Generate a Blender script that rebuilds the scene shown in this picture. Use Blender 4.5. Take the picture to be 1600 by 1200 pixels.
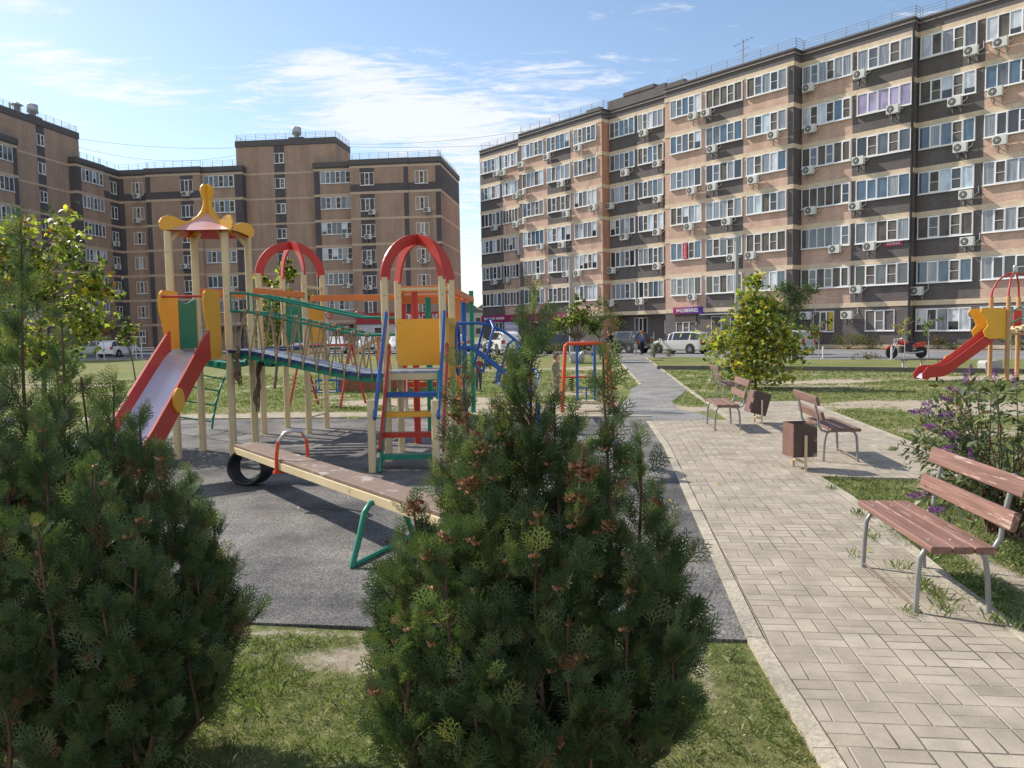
import bpy, math, random
import numpy as np
from mathutils import Vector, Matrix, noise as mnoise
for _o in list(bpy.data.objects): bpy.data.objects.remove(_o)
rad = math.radians
PI = math.pi
random.seed(7)
scene = bpy.context.scene
COL = scene.collection

# ------------------------------------------------------------------ camera
FPX, CAMZ = 1230.0, 1.8                      # focal length in photo pixels, eye height
PITCH, ROLL = math.atan(85 / 1230.0), 0.0175
_F = Vector((0, math.cos(PITCH), -math.sin(PITCH)))
_R0 = Vector((1, 0, 0)); _U0 = Vector((0, math.sin(PITCH), math.cos(PITCH)))
_R = _R0 * math.cos(ROLL) - _U0 * math.sin(ROLL)
_U = _U0 * math.cos(ROLL) + _R0 * math.sin(ROLL)
cd = bpy.data.cameras.new('camera'); cam = bpy.data.objects.new('camera', cd); COL.objects.link(cam)
cd.sensor_width = 36.0; cd.lens = 36.0 * FPX / 1600.0; cd.clip_start = 0.05; cd.clip_end = 3000
M3 = Matrix((( _R.x, _U.x, -_F.x), (_R.y, _U.y, -_F.y), (_R.z, _U.z, -_F.z)))
cam.matrix_world = Matrix.Translation((0, 0, CAMZ)) @ M3.to_4x4()
scene.camera = cam
scene.render.resolution_x, scene.render.resolution_y = 1024, 768

# ------------------------------------------------------------------ sun and sky
SUN_AZ, SUN_EL = 146.0, 39.0                 # direction towards the sun (degrees, from +X), elevation
sd = Vector((math.cos(rad(SUN_AZ)) * math.cos(rad(SUN_EL)), math.sin(rad(SUN_AZ)) * math.cos(rad(SUN_EL)), math.sin(rad(SUN_EL))))
sl = bpy.data.lights.new('sun', 'SUN'); sl.energy = 5.0; sl.angle = rad(0.5); sl.color = (1.0, 0.925, 0.82)
so = bpy.data.objects.new('sun', sl); COL.objects.link(so)
so.rotation_euler = sd.to_track_quat('Z', 'Y').to_euler(); so.location = (-20, 15, 30)
w = bpy.data.worlds.new('World'); scene.world = w; w.use_nodes = True
nt = w.node_tree; nt.nodes.clear()
def N(t, ty, **k):
    n = t.nodes.new(ty)
    for a, b in k.items():
        if a.startswith('i_'): n.inputs[a[2:].replace('_', ' ')].default_value = b
        else: setattr(n, a, b)
    return n
def L(t, a, b): t.links.new(a, b)
def math_n(t, op, a, b=None, clamp=False):
    n = t.nodes.new('ShaderNodeMath'); n.operation = op; n.use_clamp = clamp
    for k, q in enumerate((a, b)):
        if q is None: continue
        if isinstance(q, (int, float)): n.inputs[k].default_value = q
        else: t.links.new(q, n.inputs[k])
    return n.outputs[0]
out = N(nt, 'ShaderNodeOutputWorld'); bg = N(nt, 'ShaderNodeBackground'); bg.inputs['Strength'].default_value = 0.132
sky = N(nt, 'ShaderNodeTexSky'); sky.sky_type = 'NISHITA'; sky.sun_disc = False
sky.sun_elevation = rad(SUN_EL); sky.sun_rotation = rad(90 - SUN_AZ); sky.air_density = 1.0; sky.dust_density = 0.5; sky.ozone_density = 1.3
tc = N(nt, 'ShaderNodeTexCoord'); sep = N(nt, 'ShaderNodeSeparateXYZ'); L(nt, tc.outputs['Generated'], sep.inputs[0])
# the cloud layer: direction projected onto a high flat sheet
zz = math_n(nt, 'MAXIMUM', math_n(nt, 'ADD', sep.outputs['Z'], 0.06), 0.02)
px_ = math_n(nt, 'DIVIDE', sep.outputs['X'], zz); py_ = math_n(nt, 'DIVIDE', sep.outputs['Y'], zz)
cmb = N(nt, 'ShaderNodeCombineXYZ'); L(nt, px_, cmb.inputs[0]); L(nt, py_, cmb.inputs[1])
def cl_noise(scale, detail, rough, off, stretch=(1, 1, 1), dist=0.0):
    mp = N(nt, 'ShaderNodeMapping'); mp.inputs['Location'].default_value = off; mp.inputs['Scale'].default_value = stretch
    mp.inputs['Rotation'].default_value = (0, 0, rad(-28))
    L(nt, cmb.outputs[0], mp.inputs[0])
    n = N(nt, 'ShaderNodeTexNoise'); n.inputs['Scale'].default_value = scale; n.inputs['Detail'].default_value = detail
    n.inputs['Roughness'].default_value = rough; n.inputs['Distortion'].default_value = dist
    L(nt, mp.outputs[0], n.inputs['Vector']); return n.outputs['Fac']
def vdir(x, y): 
    d = _F + _R * ((x - 800) / FPX) - _U * ((y - 600) / FPX); d.normalize(); return d
def blob(x, y, wx, wz, amp):                 # a soft patch of cloud round one direction of the sky
    d = vdir(x, y); az = math.atan2(d.x, d.y)
    az_n = math_n(nt, 'ARCTAN2', sep.outputs['X'], sep.outputs['Y'])
    a = math_n(nt, 'DIVIDE', math_n(nt, 'SUBTRACT', az_n, az), wx)
    b = math_n(nt, 'DIVIDE', math_n(nt, 'SUBTRACT', sep.outputs['Z'], d.z), wz)
    r2 = math_n(nt, 'ADD', math_n(nt, 'MULTIPLY', a, a), math_n(nt, 'MULTIPLY', b, b))
    return math_n(nt, 'MULTIPLY', math_n(nt, 'POWER', 2.718, math_n(nt, 'MULTIPLY', r2, -1.0)), amp)
acc = None
for bl in [(600, 130, .11, .045, .50), (490, 100, .06, .022, .45), (740, 190, .15, .045, .36), (190, 140, .10, .022, .60), (55, 80, .07, .018, .55), (25, 10, .07, .012, .5), (870, 105, .08, .02, .3),
           (920, 110, .12, .03, .18), (1000, 18, .10, .02, .3), (400, 130, .04, .02, .3), (800, 260, .22, .05, .36), (560, 190, .14, .025, .38), (730, 400, .1, .09, .5), (100, 190, .06, .012, .35),
           (1250, 60, .1, .02, .05), (2200, 100, .5, .2, .4)]:
    v = blob(*bl); acc = v if acc is None else math_n(nt, 'ADD', acc, v)
fine = cl_noise(5.2, 10, .68, (3.1, 1.7, 0), (1.0, 2.4, 1), .5)
big = cl_noise(.9, 4, .55, (8.3, 2.2, 0), (1, 1.4, 1))
s1_ = math_n(nt, 'ADD', math_n(nt, 'MULTIPLY', math_n(nt, 'SUBTRACT', fine, .5), 1.7), math_n(nt, 'MULTIPLY', math_n(nt, 'SUBTRACT', big, .5), .5))
# unseen broken cloud added behind the camera to brighten the shaded faces
back = N(nt, 'ShaderNodeMapRange'); back.interpolation_type = 'SMOOTHSTEP'; back.inputs['From Min'].default_value = .15; back.inputs['From Max'].default_value = -.45; back.inputs['To Min'].default_value = 0; back.inputs['To Max'].default_value = .62; L(nt, sep.outputs['Y'], back.inputs['Value'])
dens = math_n(nt, 'ADD', math_n(nt, 'ADD', acc, s1_), back.outputs[0])
mr = N(nt, 'ShaderNodeMapRange'); mr.interpolation_type = 'SMOOTHSTEP'; mr.inputs['From Min'].default_value = .26; mr.inputs['From Max'].default_value = .80
mr.inputs['To Max'].default_value = .85; L(nt, dens, mr.inputs['Value'])
mix = N(nt, 'ShaderNodeMix', data_type='RGBA'); L(nt, mr.outputs[0], mix.inputs['Factor'])
L(nt, sky.outputs[0], mix.inputs['A']); mix.inputs['B'].default_value = (5.9, 5.95, 6.1, 1)
L(nt, mix.outputs['Result'], bg.inputs['Color']); L(nt, bg.outputs[0], out.inputs['Surface'])
vs = scene.view_settings; vs.view_transform = 'Standard'; vs.look = 'None'; vs.exposure = 0.38; vs.gamma = 1.0; vs.use_curve_mapping = False

# ------------------------------------------------------------------ measuring helpers (a pixel of the photo to a point of the place)
CAMP = Vector((0, 0, CAMZ))
def ray(x, y): return _F + _R * ((x - 800) / FPX) - _U * ((y - 600) / FPX)
def G(x, y, z=0.0):
    d = ray(x, y); p = CAMP + d * ((z - CAMZ) / d.z); return p
def at(x, y, Y):
    d = ray(x, y); return CAMP + d * (Y / d.y)
def fax(a): e = Vector((math.cos(rad(a)), math.sin(rad(a)), 0)); return e, Vector((-e.y, e.x, 0))
def hit(x, y, c, a):
    e, i = fax(a); d = ray(x, y); p = CAMP + d * (c / d.dot(i)); return p.dot(e), p.z

# ------------------------------------------------------------------ mesh builder
class MB:
    def __init__(s, M=None): s.v = []; s.f = []; s.m = []; s.M = M; s.sm = []
    def add(s, vs_, fs, mat=0, smooth=False):
        b = len(s.v)
        if s.M is not None: vs_ = [s.M @ Vector(q) for q in vs_]
        s.v.extend(tuple(q) for q in vs_)
        for f in fs: s.f.append(tuple(b + k for k in f)); s.m.append(mat); s.sm.append(smooth)
    def box(s, x0, x1, y0, y1, z0, z1, mat=0):
        v = [(x0, y0, z0), (x1, y0, z0), (x1, y1, z0), (x0, y1, z0), (x0, y0, z1), (x1, y0, z1), (x1, y1, z1), (x0, y1, z1)]
        s.add(v, [(0, 3, 2, 1), (4, 5, 6, 7), (0, 1, 5, 4), (1, 2, 6, 5), (2, 3, 7, 6), (3, 0, 4, 7)], mat)
    def bar(s, p, q, w_, h_, mat=0, up=(0, 0, 1), ch=0.0):
        p = Vector(p); q = Vector(q); d = (q - p).normalized(); u = Vector(up)
        if abs(d.dot(u)) > .98: u = Vector((0, 1, 0))
        sx = d.cross(u).normalized(); u = sx.cross(d).normalized()
        a, b = w_ / 2, h_ / 2
        if ch > 0:
            pr = [(-a + ch, -b), (a - ch, -b), (a, -b + ch), (a, b - ch), (a - ch, b), (-a + ch, b), (-a, b - ch), (-a, -b + ch)]
        else: pr = [(-a, -b), (a, -b), (a, b), (-a, b)]
        n = len(pr)
        v = [c + sx * x + u * y for c in (p, q) for x, y in pr]
        fs = [(k, (k + 1) % n, n + (k + 1) % n, n + k) for k in range(n)] + [tuple(range(n - 1, -1, -1)), tuple(range(n, 2 * n))]
        s.add(v, fs, mat)
    def tube(s, pts, r, n=8, mat=0, closed=False, rs=None):
        pts = [Vector(p) for p in pts]; m = len(pts); v = []
        prev = None
        for k, p in enumerate(pts):
            if closed: d = pts[(k + 1) % m] - pts[k - 1]
            else: d = pts[min(k + 1, m - 1)] - pts[max(k - 1, 0)]
            d.normalize()
            if prev is None:
                a = Vector((0, 0, 1)) if abs(d.z) < .9 else Vector((1, 0, 0)); x = d.cross(a).normalized()
            else:
                x = prev - d * prev.dot(d); x.normalize()
            prev = x; y = d.cross(x); rr = rs[k] if rs else r
            v += [p + (x * math.cos(2 * PI * j / n) + y * math.sin(2 * PI * j / n)) * rr for j in range(n)]
        fs = []
        for k in range(m if closed else m - 1):
            a = k * n; b = ((k + 1) % m) * n
            fs += [(a + j, a + (j + 1) % n, b + (j + 1) % n, b + j) for j in range(n)]
        s.add(v, fs, mat, True)
        if not closed: s.add(v[:n], [tuple(range(n - 1, -1, -1))], mat); s.add(v[-n:], [tuple(range(n))], mat)
    def prism(s, o, ex, ey, outline, t, mat=0, emat=None):
        o = Vector(o); ex = Vector(ex); ey = Vector(ey); nn = ex.cross(ey).normalized(); n = len(outline)
        v = [o + ex * x + ey * y + nn * q for q in (-t / 2, t / 2) for x, y in outline]
        s.add(v, [tuple(range(n - 1, -1, -1)), tuple(range(n, 2 * n))], mat)
        s.add(v, [(k, (k + 1) % n, n + (k + 1) % n, n + k) for k in range(n)], mat if emat is None else emat)
    def lathe(s, c, prof, n=20, mat=0, smooth=True, axis=None):
        c = Vector(c); ax = Vector(axis).normalized() if axis else Vector((0, 0, 1))
        x = ax.orthogonal().normalized(); y = ax.cross(x); v = []
        for r, z in prof: v += [c + ax * z + (x * math.cos(2 * PI * j / n) + y * math.sin(2 * PI * j / n)) * r for j in range(n)]
        fs = []
        for k in range(len(prof) - 1):
            fs += [(k * n + j, k * n + (j + 1) % n, (k + 1) * n + (j + 1) % n, (k + 1) * n + j) for j in range(n)]
        s.add(v, fs, mat, smooth)
        if prof[0][0] > 1e-4: s.add(v[:n], [tuple(range(n - 1, -1, -1))], mat)
        if prof[-1][0] > 1e-4: s.add(v[-n:], [tuple(range(n))], mat)
    def ball(s, c, rx, ry, rz, n=12, m=8, mat=0):
        v = []; fs = []
        for i in range(m + 1):
            th = PI * i / m
            for j in range(n): v.append((c[0] + rx * math.sin(th) * math.cos(2 * PI * j / n), c[1] + ry * math.sin(th) * math.sin(2 * PI * j / n), c[2] + rz * math.cos(th)))
        for i in range(m):
            for j in range(n): fs.append((i * n + j, (i + 1) * n + j, (i + 1) * n + (j + 1) % n, i * n + (j + 1) % n))
        s.add(v, fs, mat, True)
    def build(s, name, mats, parent=None, loc=(0, 0, 0), rotz=0.0, bevel=0.0):
        me = bpy.data.meshes.new(name); me.from_pydata(s.v, [], s.f)
        if not isinstance(mats, (list, tuple)): mats = [mats]
        for m_ in mats: me.materials.append(m_)
        me.polygons.foreach_set('material_index', s.m); me.polygons.foreach_set('use_smooth', s.sm); me.update()
        return link(name, me, parent, loc, rotz, bevel)
def link(name, me, parent=None, loc=(0, 0, 0), rotz=0.0, bevel=0.0):
    o = bpy.data.objects.new(name, me); COL.objects.link(o); o.location = loc; o.rotation_euler = (0, 0, rotz)
    if parent is not None: o.parent = parent
    if bevel > 0:
        b = o.modifiers.new('bevel', 'BEVEL'); b.width = bevel; b.segments = 2; b.limit_method = 'ANGLE'; b.angle_limit = rad(40)
    return o
def tag(o, label=None, cat=None, group=None, kind=None):
    if label: o['label'] = label
    if cat: o['category'] = cat
    if group: o['group'] = group
    if kind: o['kind'] = kind
    return o
def thing(name, label, cat, loc=(0, 0, 0), rotz=0.0, group=None):
    o = bpy.data.objects.new(name, None); COL.objects.link(o); o.empty_display_size = .2
    o.location = loc; o.rotation_euler = (0, 0, rotz); return tag(o, label, cat, group)
def dup(root, loc=None, rotz=None, label=None, group=None):
    r = root.copy(); COL.objects.link(r)
    if loc is not None: r.location = loc
    if rotz is not None: r.rotation_euler = (0, 0, rotz)
    if label: r['label'] = label
    if group: r['group'] = group
    for ch in list(root.children):
        c = ch.copy(); COL.objects.link(c); c.parent = r
        for g in list(ch.children):
            d = g.copy(); COL.objects.link(d); d.parent = c
    return r
def np_mesh(name, V, k, mats, mi=None, smooth=False):
    """V: (faces*k, 3) vertices, k corners a face"""
    n = len(V); nf = n // k; me = bpy.data.meshes.new(name)
    me.vertices.add(n); me.vertices.foreach_set('co', np.ascontiguousarray(V, dtype=np.float32).ravel())
    me.loops.add(n); me.loops.foreach_set('vertex_index', np.arange(n, dtype=np.int32))
    me.polygons.add(nf); me.polygons.foreach_set('loop_start', np.arange(0, n, k, dtype=np.int32))
    me.polygons.foreach_set('loop_total', np.full(nf, k, dtype=np.int32))
    if not isinstance(mats, (list, tuple)): mats = [mats]
    for m_ in mats: me.materials.append(m_)
    if mi is not None: me.polygons.foreach_set('material_index', np.ascontiguousarray(mi, dtype=np.int32))
    if smooth: me.polygons.foreach_set('use_smooth', np.ones(nf, dtype=bool))
    me.update(calc_edges=True); return me

# ------------------------------------------------------------------ materials
def pm(name, col, rough=.55, metal=0.0, var=.12, scale=6.0, bump=0.0, bscale=60.0, ior=1.45, wear=None, wear_amt=.5, wscale=5.0, coords='Object', stretch=None):
    """principled material with noise in its colour, optional bump and worn patches of another colour"""
    m = bpy.data.materials.new(name); m.use_nodes = True; t = m.node_tree; b = t.nodes['Principled BSDF']
    b.inputs['Roughness'].default_value = rough; b.inputs['Metallic'].default_value = metal; b.inputs['IOR'].default_value = ior
    tcn = N(t, 'ShaderNodeTexCoord'); n = N(t, 'ShaderNodeTexNoise'); n.inputs['Scale'].default_value = scale; n.inputs['Detail'].default_value = 5
    L(t, tcn.outputs[coords], n.inputs['Vector'])
    r = N(t, 'ShaderNodeMapRange'); r.inputs['From Min'].default_value = .3; r.inputs['From Max'].default_value = .7
    r.inputs['To Min'].default_value = 1 - var; r.inputs['To Max'].default_value = 1 + var; L(t, n.outputs['Fac'], r.inputs['Value'])
    h = N(t, 'ShaderNodeVectorMath', operation='SCALE'); h.inputs[0].default_value = col[:3]; L(t, r.outputs[0], h.inputs['Scale'])
    last = h.outputs[0]
    if stretch:      # wood grain: every noise is drawn out along the board
        sm_ = N(t, 'ShaderNodeMapping'); sm_.inputs['Scale'].default_value = stretch; L(t, tcn.outputs[coords], sm_.inputs[0]); L(t, sm_.outputs[0], n.inputs['Vector'])
    if wear is not None:
        n2 = N(t, 'ShaderNodeTexNoise'); n2.inputs['Scale'].default_value = wscale; n2.inputs['Detail'].default_value = 8; n2.inputs['Roughness'].default_value = .65
        L(t, tcn.outputs[coords], n2.inputs['Vector'])
        r2 = N(t, 'ShaderNodeMapRange'); r2.inputs['From Min'].default_value = wear_amt; r2.inputs['From Max'].default_value = wear_amt + .04; L(t, n2.outputs['Fac'], r2.inputs['Value'])
        mx = N(t, 'ShaderNodeMix', data_type='RGBA'); L(t, r2.outputs[0], mx.inputs['Factor']); L(t, last, mx.inputs['A']); mx.inputs['B'].default_value = (*wear[:3], 1)
        last = mx.outputs['Result']
    L(t, last, b.inputs['Base Color'])
    if stretch:
        for q_ in [a for a in t.nodes if a.type == 'TEX_NOISE']: L(t, sm_.outputs[0], q_.inputs['Vector'])
    if bump > 0:
        n3 = N(t, 'ShaderNodeTexNoise'); n3.inputs['Scale'].default_value = bscale; n3.inputs['Detail'].default_value = 6; L(t, sm_.outputs[0] if stretch else tcn.outputs[coords], n3.inputs['Vector'])
        bp = N(t, 'ShaderNodeBump'); bp.inputs['Strength'].default_value = bump; bp.inputs['Distance'].default_value = .01
        L(t, n3.outputs['Fac'], bp.inputs['Height']); L(t, bp.outputs[0], b.inputs['Normal'])
    return m
def leafm(name, col, trans=.35, rough=.45, var=.25, spec=.25):
    m = bpy.data.materials.new(name); m.use_nodes = True; t = m.node_tree; b = t.nodes['Principled BSDF']
    b.inputs['Roughness'].default_value = rough; b.inputs['Specular IOR Level'].default_value = spec
    g = N(t, 'ShaderNodeTexCoord'); n = N(t, 'ShaderNodeTexNoise'); n.inputs['Scale'].default_value = 9.0; n.inputs['Detail'].default_value = 3; L(t, g.outputs['Object'], n.inputs['Vector'])
    r = N(t, 'ShaderNodeMapRange'); r.inputs['From Min'].default_value = .3; r.inputs['From Max'].default_value = .7; r.inputs['To Min'].default_value = 1 - var; r.inputs['To Max'].default_value = 1 + var
    L(t, n.outputs['Fac'], r.inputs['Value']); h = N(t, 'ShaderNodeVectorMath', operation='SCALE'); h.inputs[0].default_value = col; L(t, r.outputs[0], h.inputs['Scale'])
    L(t, h.outputs[0], b.inputs['Base Color'])
    tr = N(t, 'ShaderNodeBsdfTranslucent'); sc = N(t, 'ShaderNodeVectorMath', operation='MULTIPLY'); L(t, h.outputs[0], sc.inputs[0]); sc.inputs[1].default_value = (1.5, 1.6, .7); L(t, sc.outputs[0], tr.inputs['Color'])
    mx = N(t, 'ShaderNodeMixShader'); mx.inputs[0].default_value = trans; L(t, b.outputs[0], mx.inputs[1]); L(t, tr.outputs[0], mx.inputs[2])
    L(t, mx.outputs[0], t.nodes['Material Output'].inputs['Surface']); return m
# ================================================================== ground
def inpoly(X, Y, poly):
    n = len(poly); r = np.zeros(X.shape, bool); j = n - 1
    for i in range(n):
        xi, yi = poly[i]; xj, yj = poly[j]
        c = ((yi > Y) != (yj > Y)) & (X < (xj - xi) * (Y - yi) / (yj - yi + 1e-12) + xi); r ^= c; j = i
    return r
def g2(x, y): p = G(x, y); return (p.x, p.y)
RUB = [(-7.0, 5.5), g2(380, 975), g2(1174, 1003), g2(1037, 700), (2.62, 14.2), (2.75, 15.6), g2(560, 655), (-7.6, 16.7)]
_a = lambda q, d=.057: (q[0] + d, q[1])
PAVE = [_a(g2(1014, 660)), _a(g2(1042, 700)), _a(g2(1180, 1003)), (1.257, 2.0), (1.087, .3), (2.75, -.2), (2.78, 4.0), (2.92, 5.2), g2(1318, 778), g2(1272, 747), g2(1440, 751), (6.1, 8.9), g2(1506, 745), g2(1440, 701), g2(1294, 643), g2(1252, 628), g2(1103, 630), g2(1140, 658)]
PATH = [g2(1018, 660), g2(1118, 657), g2(1092, 646), g2(1058, 640), g2(1050, 628), g2(1064, 618), g2(1072, 609), g2(1008, 559.5), g2(966, 559.5), g2(1001, 601), g2(985, 608), g2(982, 622), (2.3, 17.5), (2.55, 15.6)]
ROAD = [(-90, 62), (-10, 60.5), (-2, 58.5), (6.2, 48.4), (8.0, 46.5), (13.7, 39.0), (20.7, 36.6), (38, 30), (60, 22), (120, 60), (60, 140), (-90, 140)]
def near_poly(X, Y, poly):
    return inpoly(X, Y, poly)
SAND = [(9.6, 24.6, 2.6, .55, 0, 1.2), (8.2, 22.9, 1.6, .3, 0, .8), (10.6, 15.6, 1.6, 1.0, 0, .9), (8.0, 13.0, 1.2, .7, .3, .8), (15.5, 25.0, 3.8, 1.2, -.1, 1.1), (13.2, 27.8, 3.0, .5, -.1, .8), (4.6, 8.4, .5, .45, 0, .9), (-3.2, 17.3, 7.5, .55, -.02, 1.3), (-2, 20.2, 2.4, .9, 0, 1.1),
        (-.8, 18.4, 1.8, .7, 0, .9), (1.8, 17.6, 1.2, 1.4, 0, 1.2), (-17, 29, 2.6, .8, 0, .8), (-15, 33.5, 4, .4, 0, .7), (-20.5, 31, 2.5, .5, 0, .7), (-.2, 4.52, 2.2, .07, -.1, .8), (3.45, 5.1, .16, 1.3, -.1, 1.0), (.95, 3.9, .12, 1.6, .12, .6), (-.1, 3.0, 1.0, .5, 0, .8), (4.2, 29, 3, .8, 0, .5), (3.6, 7.3, .25, .9, .3, .9),
        (12.4, 20.0, 1.2, .25, 0, .6), (-6, 27, 4, .5, 0, .4), (1, 36, 4, 1.6, 0, .5), (3.2, 4.2, .2, .8, -.1, .9), (8.5, 17.8, 1.5, .35, 0, .9), (-.9, 4.3, .7, .25, 0, .8), (7.4, 12.8, 1.6, .9, -.3, .9), (10.8, 16.4, 2.6, 1.0, -.2, .8), (1.9, 22, 1.5, 1.2, 0, .7)]
def vnoise(X, Y, s, seed):
    rs = np.random.RandomState(seed); T = rs.rand(256, 256); x = X / s; y = Y / s; xi = np.floor(x).astype(int); yi = np.floor(y).astype(int); fx = x - xi; fy = y - yi
    fx = fx * fx * (3 - 2 * fx); fy = fy * fy * (3 - 2 * fy); g = lambda a, b: T[a % 256, b % 256]
    return (g(xi, yi) * (1 - fx) + g(xi + 1, yi) * fx) * (1 - fy) + (g(xi, yi + 1) * (1 - fx) + g(xi + 1, yi + 1) * fx) * fy
def soil(X, Y):
    s = np.zeros(X.shape)
    for cx, cy, rx, ry, a, k in SAND:
        dx = X - cx; dy = Y - cy; u = (dx * math.cos(a) + dy * math.sin(a)) / rx; v = (-dx * math.sin(a) + dy * math.cos(a)) / ry
        s = np.maximum(s, k * np.exp(-(u * u + v * v) * .9))
    n = .5 * vnoise(X, Y, 1.7, 1) + .3 * vnoise(X, Y, .55, 2) + .2 * vnoise(X, Y, .17, 3)
    n2 = vnoise(X, Y, 4.5, 5)
    return np.clip(s * 1.0 + (n - .5) * 1.3 + (n2 - .5) * .35 + .10, 0, 1.4)
M_GR = bpy.data.materials.new('patchy lawn'); M_GR.use_nodes = True; t = M_GR.node_tree; b = t.nodes['Principled BSDF']; b.inputs['Roughness'].default_value = .95; b.inputs['Specular IOR Level'].default_value = .15
tcn = N(t, 'ShaderNodeTexCoord'); at_ = N(t, 'ShaderNodeAttribute', attribute_name='soil')
def nz(scale, det=6, rough=.6):
    n = N(t, 'ShaderNodeTexNoise'); n.inputs['Scale'].default_value = scale; n.inputs['Detail'].default_value = det; n.inputs['Roughness'].default_value = rough; L(t, tcn.outputs['Object'], n.inputs['Vector']); return n.outputs['Fac']
def ramp(fac, stops):
    r = N(t, 'ShaderNodeValToRGB'); cr = r.color_ramp
    while len(cr.elements) > 1: cr.elements.remove(cr.elements[-1])
    cr.elements[0].position = stops[0][0]; cr.elements[0].color = (*stops[0][1], 1)
    for p, c in stops[1:]: e = cr.elements.new(p); e.color = (*c, 1)
    L(t, fac, r.inputs[0]); return r.outputs[0]
gcol = ramp(nz(14, 8, .7), [(.32, (.09, .10, .035)), (.5, (.165, .18, .070)), (.66, (.29, .275, .14))])
gcol2 = ramp(nz(.35, 4), [(.35, (.8, .95, .75)), (.65, (1.25, 1.1, 1.1))])
gm = N(t, 'ShaderNodeMix', data_type='RGBA', blend_type='MULTIPLY'); gm.inputs[0].default_value = 1; L(t, gcol, gm.inputs['A']); L(t, gcol2, gm.inputs['B'])
scol = ramp(nz(5, 9, .7), [(.3, (.26, .21, .15)), (.5, (.40, .34, .26)), (.7, (.50, .45, .36))])
thr = math_n(t, 'ADD', at_.outputs['Fac'], math_n(t, 'MULTIPLY', math_n(t, 'SUBTRACT', nz(16, 8, .75), .5), 1.2))
mr2 = N(t, 'ShaderNodeMapRange'); mr2.interpolation_type = 'SMOOTHSTEP'; mr2.inputs['From Min'].default_value = .38; mr2.inputs['From Max'].default_value = .72; L(t, thr, mr2.inputs['Value'])
gx = N(t, 'ShaderNodeMix', data_type='RGBA'); L(t, mr2.outputs[0], gx.inputs['Factor']); L(t, gm.outputs['Result'], gx.inputs['A']); L(t, scol, gx.inputs['B']); L(t, gx.outputs['Result'], b.inputs['Base Color'])
bp = N(t, 'ShaderNodeBump'); bp.inputs['Strength'].default_value = .8; bp.inputs['Distance'].default_value = .04; L(t, nz(28, 8, .75), bp.inputs['Height']); L(t, bp.outputs[0], b.inputs['Normal'])
# one sheet, fine near the camera and reaching far away
gx_ = np.unique(np.concatenate([np.array([-900, -300, -120, -60]), np.arange(-30, -8, .6), np.arange(-8, 12, .16), np.arange(12, 34, .6), np.array([60, 120, 300, 900])]))
gy_ = np.unique(np.concatenate([np.array([-300, -60, -10, -2]), np.arange(0, 22, .16), np.arange(22, 64, .6), np.array([80, 120, 240, 500, 1400])]))
XX, YY = np.meshgrid(gx_, gy_); nxx, nyy = len(gx_), len(gy_)
ZZ = np.where((np.abs(XX) < 30) & (YY < 60) & (YY > -1), (vnoise(XX, YY, .9, 9) - .5) * .02 - .008, -.01)
me = bpy.data.meshes.new('ground'); me.vertices.add(nxx * nyy); me.vertices.foreach_set('co', np.stack([XX, YY, ZZ], -1).astype(np.float32).ravel())
ii = (np.arange(nyy - 1)[:, None] * nxx + np.arange(nxx - 1)[None, :]).ravel(); fq = np.stack([ii, ii + 1, ii + nxx + 1, ii + nxx], -1)
me.loops.add(fq.size); me.loops.foreach_set('vertex_index', fq.astype(np.int32).ravel()); me.polygons.add(len(fq)); me.polygons.foreach_set('loop_start', np.arange(0, fq.size, 4, dtype=np.int32)); me.polygons.foreach_set('loop_total', np.full(len(fq), 4, dtype=np.int32))
me.update(calc_edges=True); a_ = me.attributes.new('soil', 'FLOAT', 'POINT'); a_.data.foreach_set('value', soil(XX, YY).astype(np.float32).ravel()); me.materials.append(M_GR)
tag(link('ground', me), kind='structure')
def sheet(name, poly, z, mat, thick=.05):
    b = MB(); n = len(poly); v = [(x, y, z) for x, y in poly] + [(x, y, z - thick) for x, y in poly]
    ar = sum(poly[k][0] * poly[(k + 1) % n][1] - poly[(k + 1) % n][0] * poly[k][1] for k in range(n))
    top = tuple(range(n)) if ar > 0 else tuple(range(n - 1, -1, -1)); b.add(v, [top] + [(k, (k + 1) % n, n + (k + 1) % n, n + k) if ar < 0 else (k, n + k, n + (k + 1) % n, (k + 1) % n) for k in range(n)])
    return tag(b.build(name, mat), kind='structure')
def speckle(name, stops, scale=110, patch=.9, rough=.9, bump=.6, pscale=1.3, pc=((.75, .75, .75), (1.3, 1.28, 1.22))):
    global t, tcn
    m = bpy.data.materials.new(name); m.use_nodes = True; t = m.node_tree; b = t.nodes['Principled BSDF']; b.inputs['Roughness'].default_value = rough; b.inputs['Specular IOR Level'].default_value = .25
    tcn = N(t, 'ShaderNodeTexCoord'); c1 = ramp(nz(scale, 3, .7), stops); c2 = ramp(nz(pscale, 7, .62), [(.36, pc[0]), (.64, pc[1])])
    g = N(t, 'ShaderNodeMix', data_type='RGBA', blend_type='MULTIPLY'); g.inputs[0].default_value = 1; L(t, c1, g.inputs['A']); L(t, c2, g.inputs['B']); L(t, g.outputs['Result'], b.inputs['Base Color'])
    bp = N(t, 'ShaderNodeBump'); bp.inputs['Strength'].default_value = bump; bp.inputs['Distance'].default_value = .012; L(t, nz(scale, 3, .7), bp.inputs['Height']); L(t, bp.outputs[0], b.inputs['Normal']); return m
M_RUB = speckle('grey crumb rubber', [(.36, (.034, .034, .035)), (.5, (.105, .104, .104)), (.64, (.29, .285, .275))], 120, pscale=.9, pc=((.60, .60, .62), (1.75, 1.68, 1.58)))
M_GRAV = speckle('grey gravel path', [(.35, (.10, .10, .105)), (.5, (.20, .20, .20)), (.65, (.34, .33, .31))], 60)
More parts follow.
